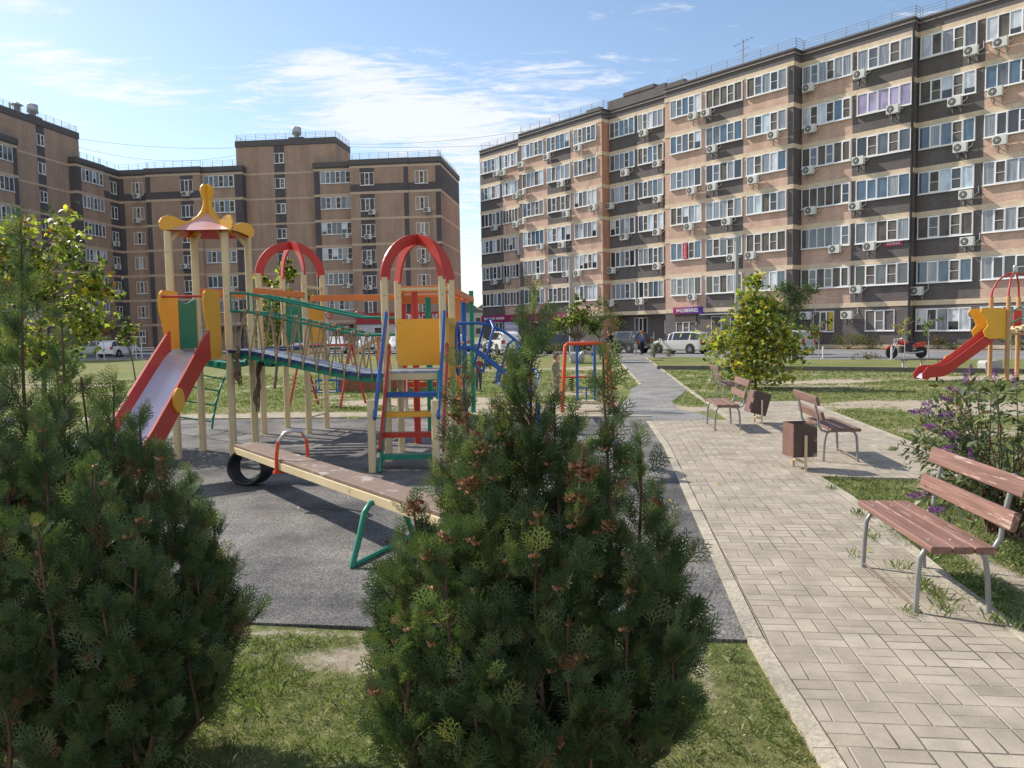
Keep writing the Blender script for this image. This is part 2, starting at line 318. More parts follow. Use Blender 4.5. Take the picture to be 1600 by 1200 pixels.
M_ASP = speckle('pale worn asphalt', [(.35, (.13, .13, .14)), (.5, (.19, .19, .20)), (.65, (.26, .26, .26))], 40, pscale=.25, pc=((.85, .85, .85), (1.15, 1.15, 1.15)))
M_KERB = speckle('concrete kerb', [(.3, (.27, .24, .19)), (.5, (.36, .325, .265)), (.7, (.43, .39, .33))], 30)
sheet('rubber_surface', RUB, .012, M_RUB); sheet('gravel_path', PATH, .010, M_GRAV); sheet('road', ROAD, .006, M_ASP, .02)
# paver material: pairs of blocks turned a quarter in every other cell, joints following the walk
def paver_mat():
    global t, tcn
    m = bpy.data.materials.new('concrete block pavers'); m.use_nodes = True; t = m.node_tree; b = t.nodes['Principled BSDF']; b.inputs['Roughness'].default_value = .85; b.inputs['Specular IOR Level'].default_value = .3
    tcn = N(t, 'ShaderNodeTexCoord'); mp = N(t, 'ShaderNodeMapping'); mp.inputs['Rotation'].default_value = (0, 0, rad(7.2)); mp.inputs['Location'].default_value = (-.02, .05, 0); L(t, tcn.outputs['Object'], mp.inputs[0])
    sp = N(t, 'ShaderNodeSeparateXYZ'); L(t, mp.outputs[0], sp.inputs[0]); S = 1 / .212
    X = math_n(t, 'MULTIPLY', sp.outputs['X'], S); Y = math_n(t, 'MULTIPLY', sp.outputs['Y'], S)
    cx = math_n(t, 'FLOOR', X); cy = math_n(t, 'FLOOR', Y); fx = math_n(t, 'SUBTRACT', X, cx); fy = math_n(t, 'SUBTRACT', Y, cy)
    par = math_n(t, 'ABSOLUTE', math_n(t, 'MODULO', math_n(t, 'ADD', cx, cy), 2.0)); par = math_n(t, 'GREATER_THAN', par, .5)
    inv = math_n(t, 'SUBTRACT', 1.0, par)
    a = math_n(t, 'ADD', math_n(t, 'MULTIPLY', fx, par), math_n(t, 'MULTIPLY', fy, inv))      # across the pair
    c = math_n(t, 'ADD', math_n(t, 'MULTIPLY', fy, par), math_n(t, 'MULTIPLY', fx, inv))
    half = math_n(t, 'GREATER_THAN', a, .5); a2 = math_n(t, 'MULTIPLY', math_n(t, 'FRACT', math_n(t, 'MULTIPLY', a, 2.0)), .5)
    da = math_n(t, 'MINIMUM', a2, math_n(t, 'SUBTRACT', .5, a2)); dc = math_n(t, 'MINIMUM', c, math_n(t, 'SUBTRACT', 1.0, c)); dd = math_n(t, 'MINIMUM', da, dc)
    jn = math_n(t, 'ADD', dd, math_n(t, 'MULTIPLY', math_n(t, 'SUBTRACT', nz(40, 4), .5), .018))
    j = N(t, 'ShaderNodeMapRange'); j.interpolation_type = 'SMOOTHSTEP'; j.inputs['From Min'].default_value = .008; j.inputs['From Max'].default_value = .032; L(t, jn, j.inputs['Value'])
    cb = N(t, 'ShaderNodeCombineXYZ'); L(t, cx, cb.inputs[0]); L(t, cy, cb.inputs[1]); L(t, half, cb.inputs[2]); wn = N(t, 'ShaderNodeTexWhiteNoise'); wn.noise_dimensions = '3D'; L(t, cb.outputs[0], wn.inputs[0])
    base = ramp(wn.outputs['Value'], [(0, (.30, .262, .21)), (.5, (.34, .298, .24)), (1, (.375, .332, .268))])
    sc = N(t, 'ShaderNodeMix', data_type='RGBA', blend_type='MULTIPLY'); sc.inputs[0].default_value = 1; L(t, base, sc.inputs['A']); L(t, ramp(nz(3.2, 8, .65), [(.34, (.78, .78, .76)), (.62, (1.12, 1.12, 1.1))]), sc.inputs['B'])
    # sandy joint in some places, dark in others
    jc = ramp(nz(1.3, 4), [(.4, (.15, .13, .105)), (.6, (.42, .37, .30))])
    mx = N(t, 'ShaderNodeMix', data_type='RGBA'); L(t, j.outputs[0], mx.inputs['Factor']); L(t, jc, mx.inputs['A']); L(t, sc.outputs['Result'], mx.inputs['B'])
    st = ramp(nz(7, 6, .8), [(.70, (1, 1, 1)), (.74, (.6, .58, .55))]); m3 = N(t, 'ShaderNodeMix', data_type='RGBA', blend_type='MULTIPLY'); m3.inputs[0].default_value = 1; L(t, mx.outputs['Result'], m3.inputs['A']); L(t, st, m3.inputs['B']); L(t, m3.outputs['Result'], b.inputs['Base Color'])
    hh = math_n(t, 'ADD', math_n(t, 'MULTIPLY', j.outputs[0], 1.0), math_n(t, 'ADD', math_n(t, 'MULTIPLY', wn.outputs['Value'], .35), math_n(t, 'MULTIPLY', nz(70, 5), .25)))
    bp = N(t, 'ShaderNodeBump'); bp.inputs['Strength'].default_value = .9; bp.inputs['Distance'].default_value = .008; L(t, hh, bp.inputs['Height']); L(t, bp.outputs[0], b.inputs['Normal']); return m
M_PAV = paver_mat(); sheet('pavement', PAVE, .026, M_PAV)
def kerb_line(pts, w_=.10, h_=.035, base=-.05, jog=1.0):
    b = MB(); rr = random.Random(3)
    for p, q in zip(pts, pts[1:]):
        p = Vector((*p, 0)); q = Vector((*q, 0)); d = q - p; n = max(1, round(d.length / jog))
        for k in range(n):
            a = p + d * (k / n + .001); c = p + d * ((k + 1) / n - .001); dz = rr.uniform(-.002, .002)
            b.bar(a + Vector((0, 0, (base + h_ + dz) / 2)), c + Vector((0, 0, (base + h_ + dz) / 2)), w_, h_ + dz - base)
    return b
K = kerb_line([(1.03, .3), (1.20, 2.0), g2(1180, 1003)[:2], g2(1042, 700), g2(1014, 660)], .09, .028)
tag(K.build('kerb', M_KERB), kind='structure')
for nm_pts in ([(2.80, .2), (2.83, 4.0), (2.97, 5.2), g2(1324, 778), g2(1274, 746.5)], [g2(1440, 701), g2(1294, 643), g2(1250, 627)], [g2(1143, 658), g2(1082, 614), g2(1010, 559.5)], [g2(964, 559.5), g2(1001, 602)], 
               [g2(540, 653.5), (-7.6, 16.8)], [(2.8, 15.7), g2(560, 653.5)], [(-60, 61.4), (-10, 60.3), (-2, 58.3), (6.0, 48.4), (7.8, 46.3), (13.6, 38.8), (20.6, 36.4), (37, 29.8)]):
    tag(kerb_line(nm_pts, .045 if nm_pts[0] == g2(380, 977) else .09, .012 if nm_pts[0] == g2(380, 977) else .03 if nm_pts[0][0] > -50 else .06).build('kerb', M_KERB), kind='structure')
# lawn strip a step higher behind a low kerb, in front of the road
KW = [g2(1027, 577), (11.5, 30.9), (17.5, 26.9), (26, 22.5)]
sheet('raised_lawn', [(KW[0][0] + .1, KW[0][1] + .1)] + KW[1:] + [(34, 27.5), (20.5, 35.9), (13.6, 38.3), (8.9, 45.2)], .10, M_GR, .15)
b = kerb_line(KW, .16, .16, -.1, 2.0); tag(b.build('kerb', pm('kerb with painted shade', (.13, .12, .11), .9)), kind='structure')  # dark colour stands in for the kerb's shaded face and shadow
# planting strips along the fronts
M_SOIL = pm('bare garden soil', (.20, .17, .13), .95, var=.3, scale=3, bump=.6)
def strip(e, i, u0, u1, c0, c1, z): return [tuple((e * u + i * c)[:2]) for u, c in ((u0, c0), (u1, c0), (u1, c1), (u0, c1))]
_e1, _i1 = fax(-50.4); sheet('planting_strip', strip(_e1, _i1, -39, -7, 52.2, 55.3, 0), .012, M_SOIL, .02)
# ================================================================== buildings
H = 2.96
def brick_mat(name, col, mortar, bw=.34, bh=.115, bump=.7, var=.08):
    m = bpy.data.materials.new(name); m.use_nodes = True; t = m.node_tree; b = t.nodes['Principled BSDF']; b.inputs['Roughness'].default_value = .85
    tcn = N(t, 'ShaderNodeTexCoord'); sp = N(t, 'ShaderNodeSeparateXYZ'); L(t, tcn.outputs['Object'], sp.inputs[0])
    cb = N(t, 'ShaderNodeCombineXYZ'); L(t, math_n(t, 'ADD', sp.outputs['X'], sp.outputs['Y']), cb.inputs[0]); L(t, sp.outputs['Z'], cb.inputs[1])
    br = N(t, 'ShaderNodeTexBrick'); br.inputs['Scale'].default_value = 1.0; br.inputs['Brick Width'].default_value = bw; br.inputs['Row Height'].default_value = bh
    br.inputs['Mortar Size'].default_value = .012; br.inputs['Mortar Smooth'].default_value = .2
    br.inputs['Color1'].default_value = (*[c * (1 + var) for c in col], 1); br.inputs['Color2'].default_value = (*[c * (1 - var) for c in col], 1); br.inputs['Mortar'].default_value = (*mortar, 1)
    L(t, cb.outputs[0], br.inputs['Vector'])
    n = N(t, 'ShaderNodeTexNoise'); n.inputs['Scale'].default_value = .6; n.inputs['Detail'].default_value = 6; L(t, tcn.outputs['Object'], n.inputs['Vector'])
    r = N(t, 'ShaderNodeMapRange'); r.inputs['To Min'].default_value = .82; r.inputs['To Max'].default_value = 1.18; L(t, n.outputs['Fac'], r.inputs['Value'])
    ms = N(t, 'ShaderNodeMapping'); ms.inputs['Scale'].default_value = (1.3, 1.3, .10); L(t, tcn.outputs['Object'], ms.inputs[0]); ns_ = N(t, 'ShaderNodeTexNoise'); ns_.inputs['Scale'].default_value = 1.0; ns_.inputs['Detail'].default_value = 6; L(t, ms.outputs[0], ns_.inputs['Vector'])
    rs_ = N(t, 'ShaderNodeMapRange'); rs_.inputs['From Min'].default_value = .3; rs_.inputs['From Max'].default_value = .7; rs_.inputs['To Min'].default_value = .84; rs_.inputs['To Max'].default_value = 1.10; L(t, ns_.outputs['Fac'], rs_.inputs['Value'])
    h = N(t, 'ShaderNodeVectorMath', operation='SCALE'); L(t, br.outputs['Color'], h.inputs[0]); L(t, math_n(t, 'MULTIPLY', r.outputs[0], rs_.outputs[0]), h.inputs['Scale']); L(t, h.outputs[0], b.inputs['Base Color'])
    n2 = N(t, 'ShaderNodeTexNoise'); n2.inputs['Scale'].default_value = 9; n2.inputs['Detail'].default_value = 4; L(t, cb.outputs[0], n2.inputs['Vector'])
    hh = math_n(t, 'ADD', math_n(t, 'MULTIPLY', br.outputs['Fac'], -1.0), math_n(t, 'MULTIPLY', n2.outputs['Fac'], .8))
    bp = N(t, 'ShaderNodeBump'); bp.inputs['Strength'].default_value = bump; bp.inputs['Distance'].default_value = .02; L(t, hh, bp.inputs['Height']); L(t, bp.outputs[0], b.inputs['Normal'])
    return m
M_SAL = brick_mat('salmon brick', (.60, .40, .31), (.49, .335, .26)); M_DRK = brick_mat('dark grey brick', (.145, .125, .12), (.09, .08, .076))
M_ORG = brick_mat('orange brick', (.52, .27, .17), (.38, .21, .14))
M_BND = pm('cream concrete band', (.62, .50, .36), .8, var=.12, scale=3, bump=.2)
M_FAS = pm('dark roof fascia', (.115, .10, .10), .7, var=.1); M_CAP = pm('pale parapet capping', (.30, .26, .23), .5)
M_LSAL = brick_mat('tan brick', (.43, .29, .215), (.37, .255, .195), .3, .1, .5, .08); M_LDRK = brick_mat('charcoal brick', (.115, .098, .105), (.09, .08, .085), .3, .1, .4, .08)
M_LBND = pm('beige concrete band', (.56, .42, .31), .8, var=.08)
M_ROOF = pm('roof felt', (.08, .08, .08), .9)
M_FRM = pm('white pvc frame', (.80, .80, .80), .35, var=.04); M_RAIL = pm('grey roof railing', (.25, .25, .25), .5, metal=.4)
M_BLK = pm('black downpipe', (.02, .02, .022), .4)
def glassm(name, col, rough=.05, ior=1.75, stripes=0):
    m = bpy.data.materials.new(name); m.use_nodes = True; t = m.node_tree; b = t.nodes['Principled BSDF']
    b.inputs['Roughness'].default_value = rough; b.inputs['IOR'].default_value = ior
    tcn = N(t, 'ShaderNodeTexCoord')
    mp = N(t, 'ShaderNodeMapping'); mp.inputs['Scale'].default_value = (stripes and 14 or 1.2, 1, stripes and .6 or .7); L(t, tcn.outputs['Object'], mp.inputs[0])
    n = N(t, 'ShaderNodeTexNoise'); n.inputs['Scale'].default_value = 1.0; n.inputs['Detail'].default_value = 3; L(t, mp.outputs[0], n.inputs['Vector'])
    r = N(t, 'ShaderNodeMapRange'); r.inputs['From Min'].default_value = .35; r.inputs['From Max'].default_value = .65; r.inputs['To Min'].default_value = .6; r.inputs['To Max'].default_value = 1.3; L(t, n.outputs['Fac'], r.inputs['Value'])
    h = N(t, 'ShaderNodeVectorMath', operation='SCALE'); h.inputs[0].default_value = col; L(t, r.outputs[0], h.inputs['Scale']); L(t, h.outputs[0], b.inputs['Base Color'])
    n2 = N(t, 'ShaderNodeTexNoise'); n2.inputs['Scale'].default_value = 1.5; L(t, tcn.outputs['Object'], n2.inputs['Vector'])
    bp = N(t, 'ShaderNodeBump'); bp.inputs['Strength'].default_value = .04; bp.inputs['Distance'].default_value = .05; L(t, n2.outputs['Fac'], bp.inputs['Height']); L(t, bp.outputs[0], b.inputs['Normal'])
    return m
GL = [glassm('dark window glass', (.03, .032, .036)), glassm('window glass over grey room', (.10, .11, .125)), glassm('window glass over curtain', (.26, .28, .31), stripes=1),
      glassm('window glass over white blind', (.50, .53, .58)), glassm('tinted blue window glass', (.07, .12, .18)), glassm('window glass over lilac blind', (.34, .28, .42)), glassm('insect screen', (.11, .10, .09), .6, 1.3),
      glassm('window film', (.42, .52, .60), .25, 1.9)]
def window_meshes(w_, h_, n, seed, proud=.13, wide=True, palette=(0, 0, 1, 1, 2, 3, 4, 6)):
    """frame and pane meshes of one glazed window; origin at its lower left corner on the wall"""
    R = random.Random(seed); fr = MB(); pn = MB(); f = .055 if proud > .1 else .045
    fr.box(0, w_, -proud, 0, 0, f); fr.box(0, w_, -proud, 0, h_ - f, h_)
    fr.box(-.03, w_ + .03, -proud - .05, -.01, -.05, -.002)
    fr.box(0, f, -proud, 0, f, h_ - f); fr.box(w_ - f, w_, -proud, 0, f, h_ - f)
    iw = (w_ - 2 * f - (n - 1) * f) / n; base = R.choice(palette)
    for k in range(n):
        x0 = f + k * (iw + f)
        if k < n - 1: fr.box(x0 + iw, x0 + iw + f, -proud, 0, f, h_ - f)
        sash = (n >= 4 and k % 2 == 1 and R.random() < .75) or (n < 4 and k == n // 2)
        mi = base if R.random() < .6 else R.choice(palette)
        z0, z1, xa, xb, y = f, h_ - f, x0, x0 + iw, -proud + .045
        if sash:
            e = .045; y = -proud + .02
            fr.box(xa, xa + e, -proud - .012, -proud + .04, z0, z1); fr.box(xb - e, xb, -proud - .012, -proud + .04, z0, z1)
            fr.box(xa + e, xb - e, -proud - .012, -proud + .04, z0, z0 + e); fr.box(xa + e, xb - e, -proud - .012, -proud + .04, z1 - e, z1)
            xa += e; xb -= e; z0 += e; z1 -= e
            if R.random() < .8:
                zm = z0 + (z1 - z0) * .46; fr.box(xa, xb, -proud - .008, -proud + .03, zm, zm + .03); mi = R.choice((0, 6, 6, 1))
        if mi == 3 and R.random() < .4:
            zb = z0 + (z1 - z0) * R.choice((.25, .4)); pn.add([(xa, y, zb), (xb, y, zb), (xb, y, z1), (xa, y, z1)], [(0, 1, 2, 3)], 3); z1 = zb; mi = 0
        pn.add([(xa, y, z0), (xb, y, z0), (xb, y, z1), (xa, y, z1)], [(0, 1, 2, 3)], mi)
    def mk(b, nm, mats):
        me = bpy.data.meshes.new(nm); me.from_pydata(b.v, [], b.f)
        for q in mats: me.materials.append(q)
        me.polygons.foreach_set('material_index', b.m); me.update(); return me
    return mk(fr, 'window', [M_FRM]), mk(pn, 'pane', GL)
class Facade:
    """one wall direction: u along the wall (to the right seen from outside), c into the building"""
    def __init__(s, root, ang): s.root = root; s.a = ang; s.e, s.i = fax(ang); s.off = -Vector(root.location); s.cache = {}
    def place(s, o): o.parent = s.root; o.location = s.off; o.rotation_euler = (0, 0, rad(s.a)); return o
    def part(s, mb, name, mats, bevel=0.0): return s.place(mb.build(name, mats, bevel=bevel))
    def loc(s, u, c, z): return s.e * u + s.i * c + Vector((0, 0, z)) + s.off
    def window(s, u0, u1, c, z, h_, n, seed, **k):
        key = (round(u1 - u0, 2), h_, n, seed)
        if key not in s.cache: s.cache[key] = window_meshes(u1 - u0, h_, n, seed, **k)
        a, b = s.cache[key]
        o = link('window', a, s.root, s.loc(u0, c, z), rad(s.a)); link('pane', b, o); return o
    def ac(s, u, z, c):
        o = link('air_conditioner', AC[0], s.root, s.loc(u, c, z), rad(s.a)); link('fan_grille', AC[1], o); link('bracket', AC[2], o, (-.25, 0, 0)); link('bracket', AC[2], o, (.25, 0, 0)); return o
    def wall(s, u0, u1, c, xs, zs, colr, mats, d=1.0, left=None, right=None):
        """grid wall: xs inner splits, zs heights, colr(ix, iz) -> material index; side returns left and right"""
        X = [u0] + [x for x in xs if u0 + .01 < x < u1 - .01] + [u1]; b = MB()
        for ix in range(len(X) - 1):
            for iz in range(len(zs) - 1):
                b.add([(X[ix], c, zs[iz]), (X[ix + 1], c, zs[iz]), (X[ix + 1], c, zs[iz + 1]), (X[ix], c, zs[iz + 1])], [(0, 1, 2, 3)], colr(.5 * (X[ix] + X[ix + 1]), iz))
        for iz in range(len(zs) - 1):
            cl = colr(u0, iz) if left is None else left(iz); cr = colr(u1, iz) if right is None else right(iz)
            b.add([(u0, c + d, zs[iz]), (u0, c, zs[iz]), (u0, c, zs[iz + 1]), (u0, c + d, zs[iz + 1])], [(0, 1, 2, 3)], cl)
            b.add([(u1, c, zs[iz]), (u1, c + d, zs[iz]), (u1, c + d, zs[iz + 1]), (u1, c, zs[iz + 1])], [(0, 1, 2, 3)], cr)
        return s.part(b, 'wall', mats)
M_ACW = pm('white ac casing', (.62, .62, .58), .5, var=.08, scale=3); M_ACD = pm('dark ac fan', (.05, .05, .055), .5); M_GALV = pm('galvanised metal', (.42, .44, .46), .4, metal=.5)
def make_ac():
    b = MB(); b.box(-.40, .40, -.52, -.20, -.28, .28); b.box(.18, .405, -.525, -.30, -.285, .285)
    g = MB(); cx = -.12; yy = -.524
    g.lathe((cx, yy, 0), [(.235, -.004), (.235, .004), (.21, .010)], 20, 0, axis=(0, -1, 0))
    g.lathe((cx, yy - .012, 0), [(.06, 0), (.05, .012)], 10, 1, axis=(0, -1, 0))
    for k in range(3): g.tube([(cx + (.075 + .045 * k) * math.cos(2 * PI * j / 16), yy - .012, (.075 + .045 * k) * math.sin(2 * PI * j / 16)) for j in range(16)], .005, 4, 1, True)
    b.tube([(.40, -.3, -.1), (.52, -.25, -.05), (.62, -.06, .1), (.6, -.03, .5)], .022, 6)
    q = MB()
    for x in (0,): q.box(x - .02, x + .02, -.52, 0, -.33, -.29); q.bar((x, -.46, -.32), (x, -.01, -.62), .03, .03); q.box(x - .02, x + .02, -.03, 0, -.65, -.25)
    r = []
    for m_, nm, mt in ((b, 'air_conditioner', [M_ACW]), (g, 'fan_grille', [M_ACD, M_ACW]), (q, 'bracket', [M_GALV])):
        me = bpy.data.meshes.new(nm); me.from_pydata(m_.v, [], m_.f)
        for x in mt: me.materials.append(x)
        me.polygons.foreach_set('material_index', m_.m); me.update(); r.append(me)
    return r
AC = make_ac()
def railing(fc, pts, z, name='roof_railing', hgt=.75, step=1.5):
    b = MB()
    for p, q in zip(pts, pts[1:]):
        p = Vector((*p, z)); q = Vector((*q, z)); n = max(1, round((q - p).length / step))
        for k in range(n + 1): c = p.lerp(q, k / n); b.bar(c, c + Vector((0, 0, hgt)), .035, .035)
        for j in range(4): zz_ = hgt * (j + 1) / 4 - .01; b.bar(p + Vector((0, 0, zz_)), q + Vector((0, 0, zz_)), .022, .022)
    return fc.part(b, name, M_RAIL)
def text_mesh(body, size, mat, name='lettering', font_scale_x=1.0, ext=.01):
    cu = bpy.data.curves.new(name, 'FONT'); cu.body = body; cu.size = size; cu.extrude = ext; cu.align_x = 'CENTER'; cu.align_y = 'CENTER'; cu.resolution_u = 3
    o = bpy.data.objects.new(name, cu); COL.objects.link(o); bpy.context.view_layer.update()
    me = bpy.data.meshes.new_from_object(o.evaluated_get(bpy.context.evaluated_depsgraph_get())); bpy.data.objects.remove(o)
    me.transform(Matrix.Rotation(rad(90), 4, 'X') @ Matrix.Diagonal((font_scale_x, 1, 1, 1))); me.materials.clear(); me.materials.append(mat); me.name = name; return me
def fc_text(fc, body, size, mat, u, c, z, sx=1.0, name='lettering', parent=None):
    me = text_mesh(body, size, mat, name, sx)
    if parent is not None:
        o = link(name, me, parent, fc.e * u + fc.i * c + Vector((0, 0, z)) - (fc.loc(0, 0, 0) - fc.off) - Vector((0, 0, 0)), 0); return o
    return link(name, me, fc.root, fc.loc(u, c, z), rad(fc.a))

# ---------------- right building
RA = -50.4; RC = 53.8
_e, _i = fax(RA); rloc = _e * -44 + _i * 60
RB = thing('apartment_building', 'long sunlit seven storey block of salmon and dark brick with many air conditioners', 'building', rloc)
F1 = Facade(RB, RA)
zrows = [0, H]
for k in range(1, 8): zrows += [k * H + .33, (k + 1) * H] if k < 7 else [7 * H + .33, 21.93]
zrows = [0] + sum([[k * H, k * H + .33] for k in range(1, 8)], []) + [21.93]
MATS_R = [M_SAL, M_DRK, M_BND, M_FAS, M_ORG]
WZ, WH = 1.50, 1.45        # window top is just under the band: z = k*H - WH - .04
segs = [  # u0, u1, c, pillar colour, [(u0, u1, sashes, spandrel colour, from row)]
 (-71.63, -64.80, 55.1, 1, [(-71.45, -68.05, 5, 1), (-67.55, -64.95, 5, 0)]),
 (-63.30, -51.45, 53.8, 0, [(-62.65, -59.45, 5, 0), (-58.9, -55.6, 5, 1), (-55.05, -52.1, 5, 0)]),
 (-51.45, -44.05, 54.8, 1, [(-51.3, -48.3, 5, 1), (-47.87, -45.0, 5, 1)]),
 (-44.05, -32.05, 53.8, 0, [(-43.39, -40.24, 5, 0), (-39.77, -36.37, 5, 1), (-35.98, -32.56, 5, 0)]),
 (-32.05, -23.98, 54.8, 1, [(-31.9, -28.15, 6, 0), (-27.74, -24.02, 5, 1)]),
 (-23.95, -7.6, 55.5, 1, [(-23.8, -20.36, 5, 1), (-19.83, -15.9, 6, 0), (-15.4, -12.0, 5, 1), (-11.5, -7.8, 6, 0)]),
]
# seg 1 and 2 overlap behind each other: stretch seg 1 under seg 2
for si, (u0, u1, c, pil, cols) in enumerate(segs):
    ue = u1 + (1.6 if si == 0 else 0)
    xs = []
    for a, b_, n, sp in cols: xs += [a - .05, b_ + .05]
    def colr(x, iz, cols=cols, pil=pil, si=si, u0=u0, u1=u1):
        if iz == len(zrows) - 2: return 3
        if iz % 2 == 1: return 2
        if iz == 0: return 1
        for a, b_, n, sp in cols:
            if a - .06 <= x <= b_ + .06: return sp
        if si == 1: return 1 if x < -62.6 else 0
        if si == 3: return 1 if x > -32.56 else 0
        if si == 4: return 1
        return pil
    rt = None
    if si == 1: rt = lambda iz: (3 if iz == len(zrows) - 2 else 2 if iz % 2 else 4)
    if si == 3: rt = lambda iz: (3 if iz == len(zrows) - 2 else 2 if iz % 2 else 1)
    if si == 2:      # the ground floor is set back under this bay
        F1.wall(u0, ue, c, xs, zrows[1:], lambda x, iz, f=colr: f(x, iz + 1), MATS_R, d=3.0)
        q = MB(); q.add([(u0, c, H), (ue, c, H), (ue, c + 2, H), (u0, c + 2, H)], [(3, 2, 1, 0)], 2); q.add([(u0, c + 1.25, 0), (ue, c + 1.25, 0), (ue, c + 1.25, H), (u0, c + 1.25, H)], [(0, 1, 2, 3)], 1); F1.part(q, 'wall', MATS_R)
    else: F1.wall(u0, ue, c, xs, zrows, colr, MATS_R, d=3.0, right=rt)
    # proud bands
    for k in range(1, 8): b = MB(); b.box(u0 - .02, ue + .02, c - .035, c + .2, k * H, k * H + .33); F1.part(b, 'floor_band', M_BND)
    b = MB(); b.box(u0 - .09, ue + .09, c - .10, c + 1.0, 21.58, 21.64, 1); b.box(u0 - .06, ue + .06, c - .06, c + 1.0, 21.85, 21.97, 0); F1.part(b, 'roof_fascia', [M_FAS, M_CAP])
    for ci, (a, b_, n, sp) in enumerate(cols):
        for k in range(2, 8):
            pal = (0, 1, 2, 3)
            if k >= 4: pal = (1, 2, 3, 4, 2, 7, 3, 6)
            if k in (2, 3): pal = (0, 1, 2, 3, 1, 4, 2, 6)
            if si == 4 and ci == 1 and k == 6: pal = (5,)
            F1.window(a, b_, c, k * H - WH - .03, WH, n, si * 100 + ci * 10 + k if k >= 6 else si * 100 + ci * 10 + (k % 3), palette=pal)
    z = 21.97
    if si == 2: continue
    nx = segs[si + 1][2] + .25 if si < 5 and si not in (0, 1) else c + 1.0
    railing(F1, [(u0 + .1, c + .25), (u1 - (0 if si != 0 else -.3), c + .25)] + ([(u1, nx)] if abs(nx - c - .25) > .2 else []), z)
# raised parapet of seg 3 and the low stubs beside it
b = MB(); b.box(-51.9, -45.6, 55.1, 55.6, 21.9, 22.85, 0); b.box(-49.9, -46.3, 55.05, 55.7, 22.85, 23.15, 0); b.box(-45.7, -44.9, 54.9, 55.5, 21.9, 22.85); b.box(-44.0, -42.2, 54.0, 54.5, 21.9, 22.35); b.box(-53.6, -51.9, 54.0, 54.5, 21.9, 22.25)
F1.part(b, 'raised_parapet', M_DRK)
# building core and roof
b = MB(); b.box(-71.5, -7.6, 56.9, 71.0, 0, 21.7, 0); b.box(-71.63, -7.5, 55.9, 71.0, 21.7, 21.8, 1); F1.part(b, 'rear_volume', [M_SAL, M_ROOF])
b = MB(); b.bar((-23.97, 54.75, 0), (-23.97, 54.75, 21.6), .12, .10); F1.part(b, 'downpipe', M_BLK)
b = MB(); b.bar((-38.2, 56.5, 21.8), (-38.2, 56.5, 24.9), .07, .07)
for zz_, l_ in ((24.7, .9), (24.1, .6), (23.5, .5)): b.bar((-38.2 - l_, 56.5, zz_ - .1), (-38.2 + l_, 56.5, zz_ + .12), .03, .03)
for k in range(5): b.bar((-39.0 + .4 * k, 56.3, 24.6 + .05 * k), (-39.0 + .4 * k, 56.7, 24.6 + .05 * k), .02, .02)
F1.part(b, 'roof_antenna', M_RAIL)
PW = {0: 55.1, 1: 53.8, 2: 54.8, 3: 53.8, 4: 54.8, 5: 55.5}
def wall_c(u):
    for u0, u1, c, *_ in segs:
        if u0 <= u <= u1: return c
    return 55.0
acs = [(775,271),(786,270),(814.5,257),(854,245),(902.5,231),(1005,207.5),(976,270),(1026,255.5),(1082,181),(1102.5,176),(806,306),(816,300),(876,287),(1112,232.5),(952.5,322),(1027,311),(884,334.5),(926,324),(1080,297.5),(1112.5,292),
 (772,356),(806,351),(816,346),(975,370),(1026,362.5),(1076,354),(844,385),(877.5,382.5),(809,394),(1135,346),(1262.5,137),(1342.5,116),(1266,201),(1395,170.5),(1207.5,210.5),(1176,281),(1262.5,266),(1341,251),(1335.5,322),(1266,329),
 (1517,79),(1563,66),(1491.5,158.6),(1555,143),(1500,230.6),(1562,219),(1509,304),(1304,389),(1358,385),(1511,377),(1337,452),(1432,454.6),(1258.5,493),(1323,492),(1523.5,490.6),(771.5,440.5),(791,437.6),(838,432.5),(884,428),(902,427),
 (955,422.5),(1026,416),(952.6,474),(999,470.7),(1081,464),(1172,398.7),(1143,403)]
for x, y in acs:
    best = None
    for u0, u1, c, *_ in segs:
        u, z = hit(x, y, c - .4, RA)
        if u0 - .3 <= u <= u1 + .3: best = (u, z, c); break
    if best: F1.ac(best[0], best[1], best[2])
# ground floor of the right building
M_MAG = pm('magenta shop sign', (.30, .02, .12), .4, var=.03); M_PUR = pm('violet shop sign', (.11, .03, .25), .4, var=.03); M_WHL = pm('white lettering', (.85, .85, .85), .5, var=.02)
M_REDS = pm('red sign band', (.36, .025, .03), .4, var=.05); M_POST = pm('pale poster', (.45, .45, .58), .5, var=.05); M_WALLW = pm('white render', (.55, .55, .58), .8, var=.06)
def colored_window(fc, u0, u1, c, z, h_, n, seed, **k): return fc.window(u0, u1, c, z, h_, n, seed, proud=.04, **k)
colored_window(F1, -27.0, -24.95, 54.8, 1.27, 1.45, 3, 901, palette=(0,)); colored_window(F1, -30.95, -29.3, 54.8, 1.25, 1.5, 3, 902, palette=(0,))
F1.window(-23.8, -20.36, 55.5, 1.23, 1.5, 5, 903, palette=(3, 2, 2)); F1.window(-19.83, -15.9, 55.5, 1.23, 1.5, 6, 904, palette=(1,)); F1.window(-15.4, -12.0, 55.5, 1.23, 1.5, 5, 905)
b = MB(); b.box(-24.2, -8, 55.44, 55.5, .05, .28); b.box(-31.9, -24.1, 54.74, 54.8, .05, .30); F1.part(b, 'plinth', M_BND)
b = MB(); b.box(-29.7, -29.35, 54.72, 54.77, 1.35, 2.7); F1.part(b, 'yellow_sticker', pm('yellow window sticker', (.5, .38, .05), .5))
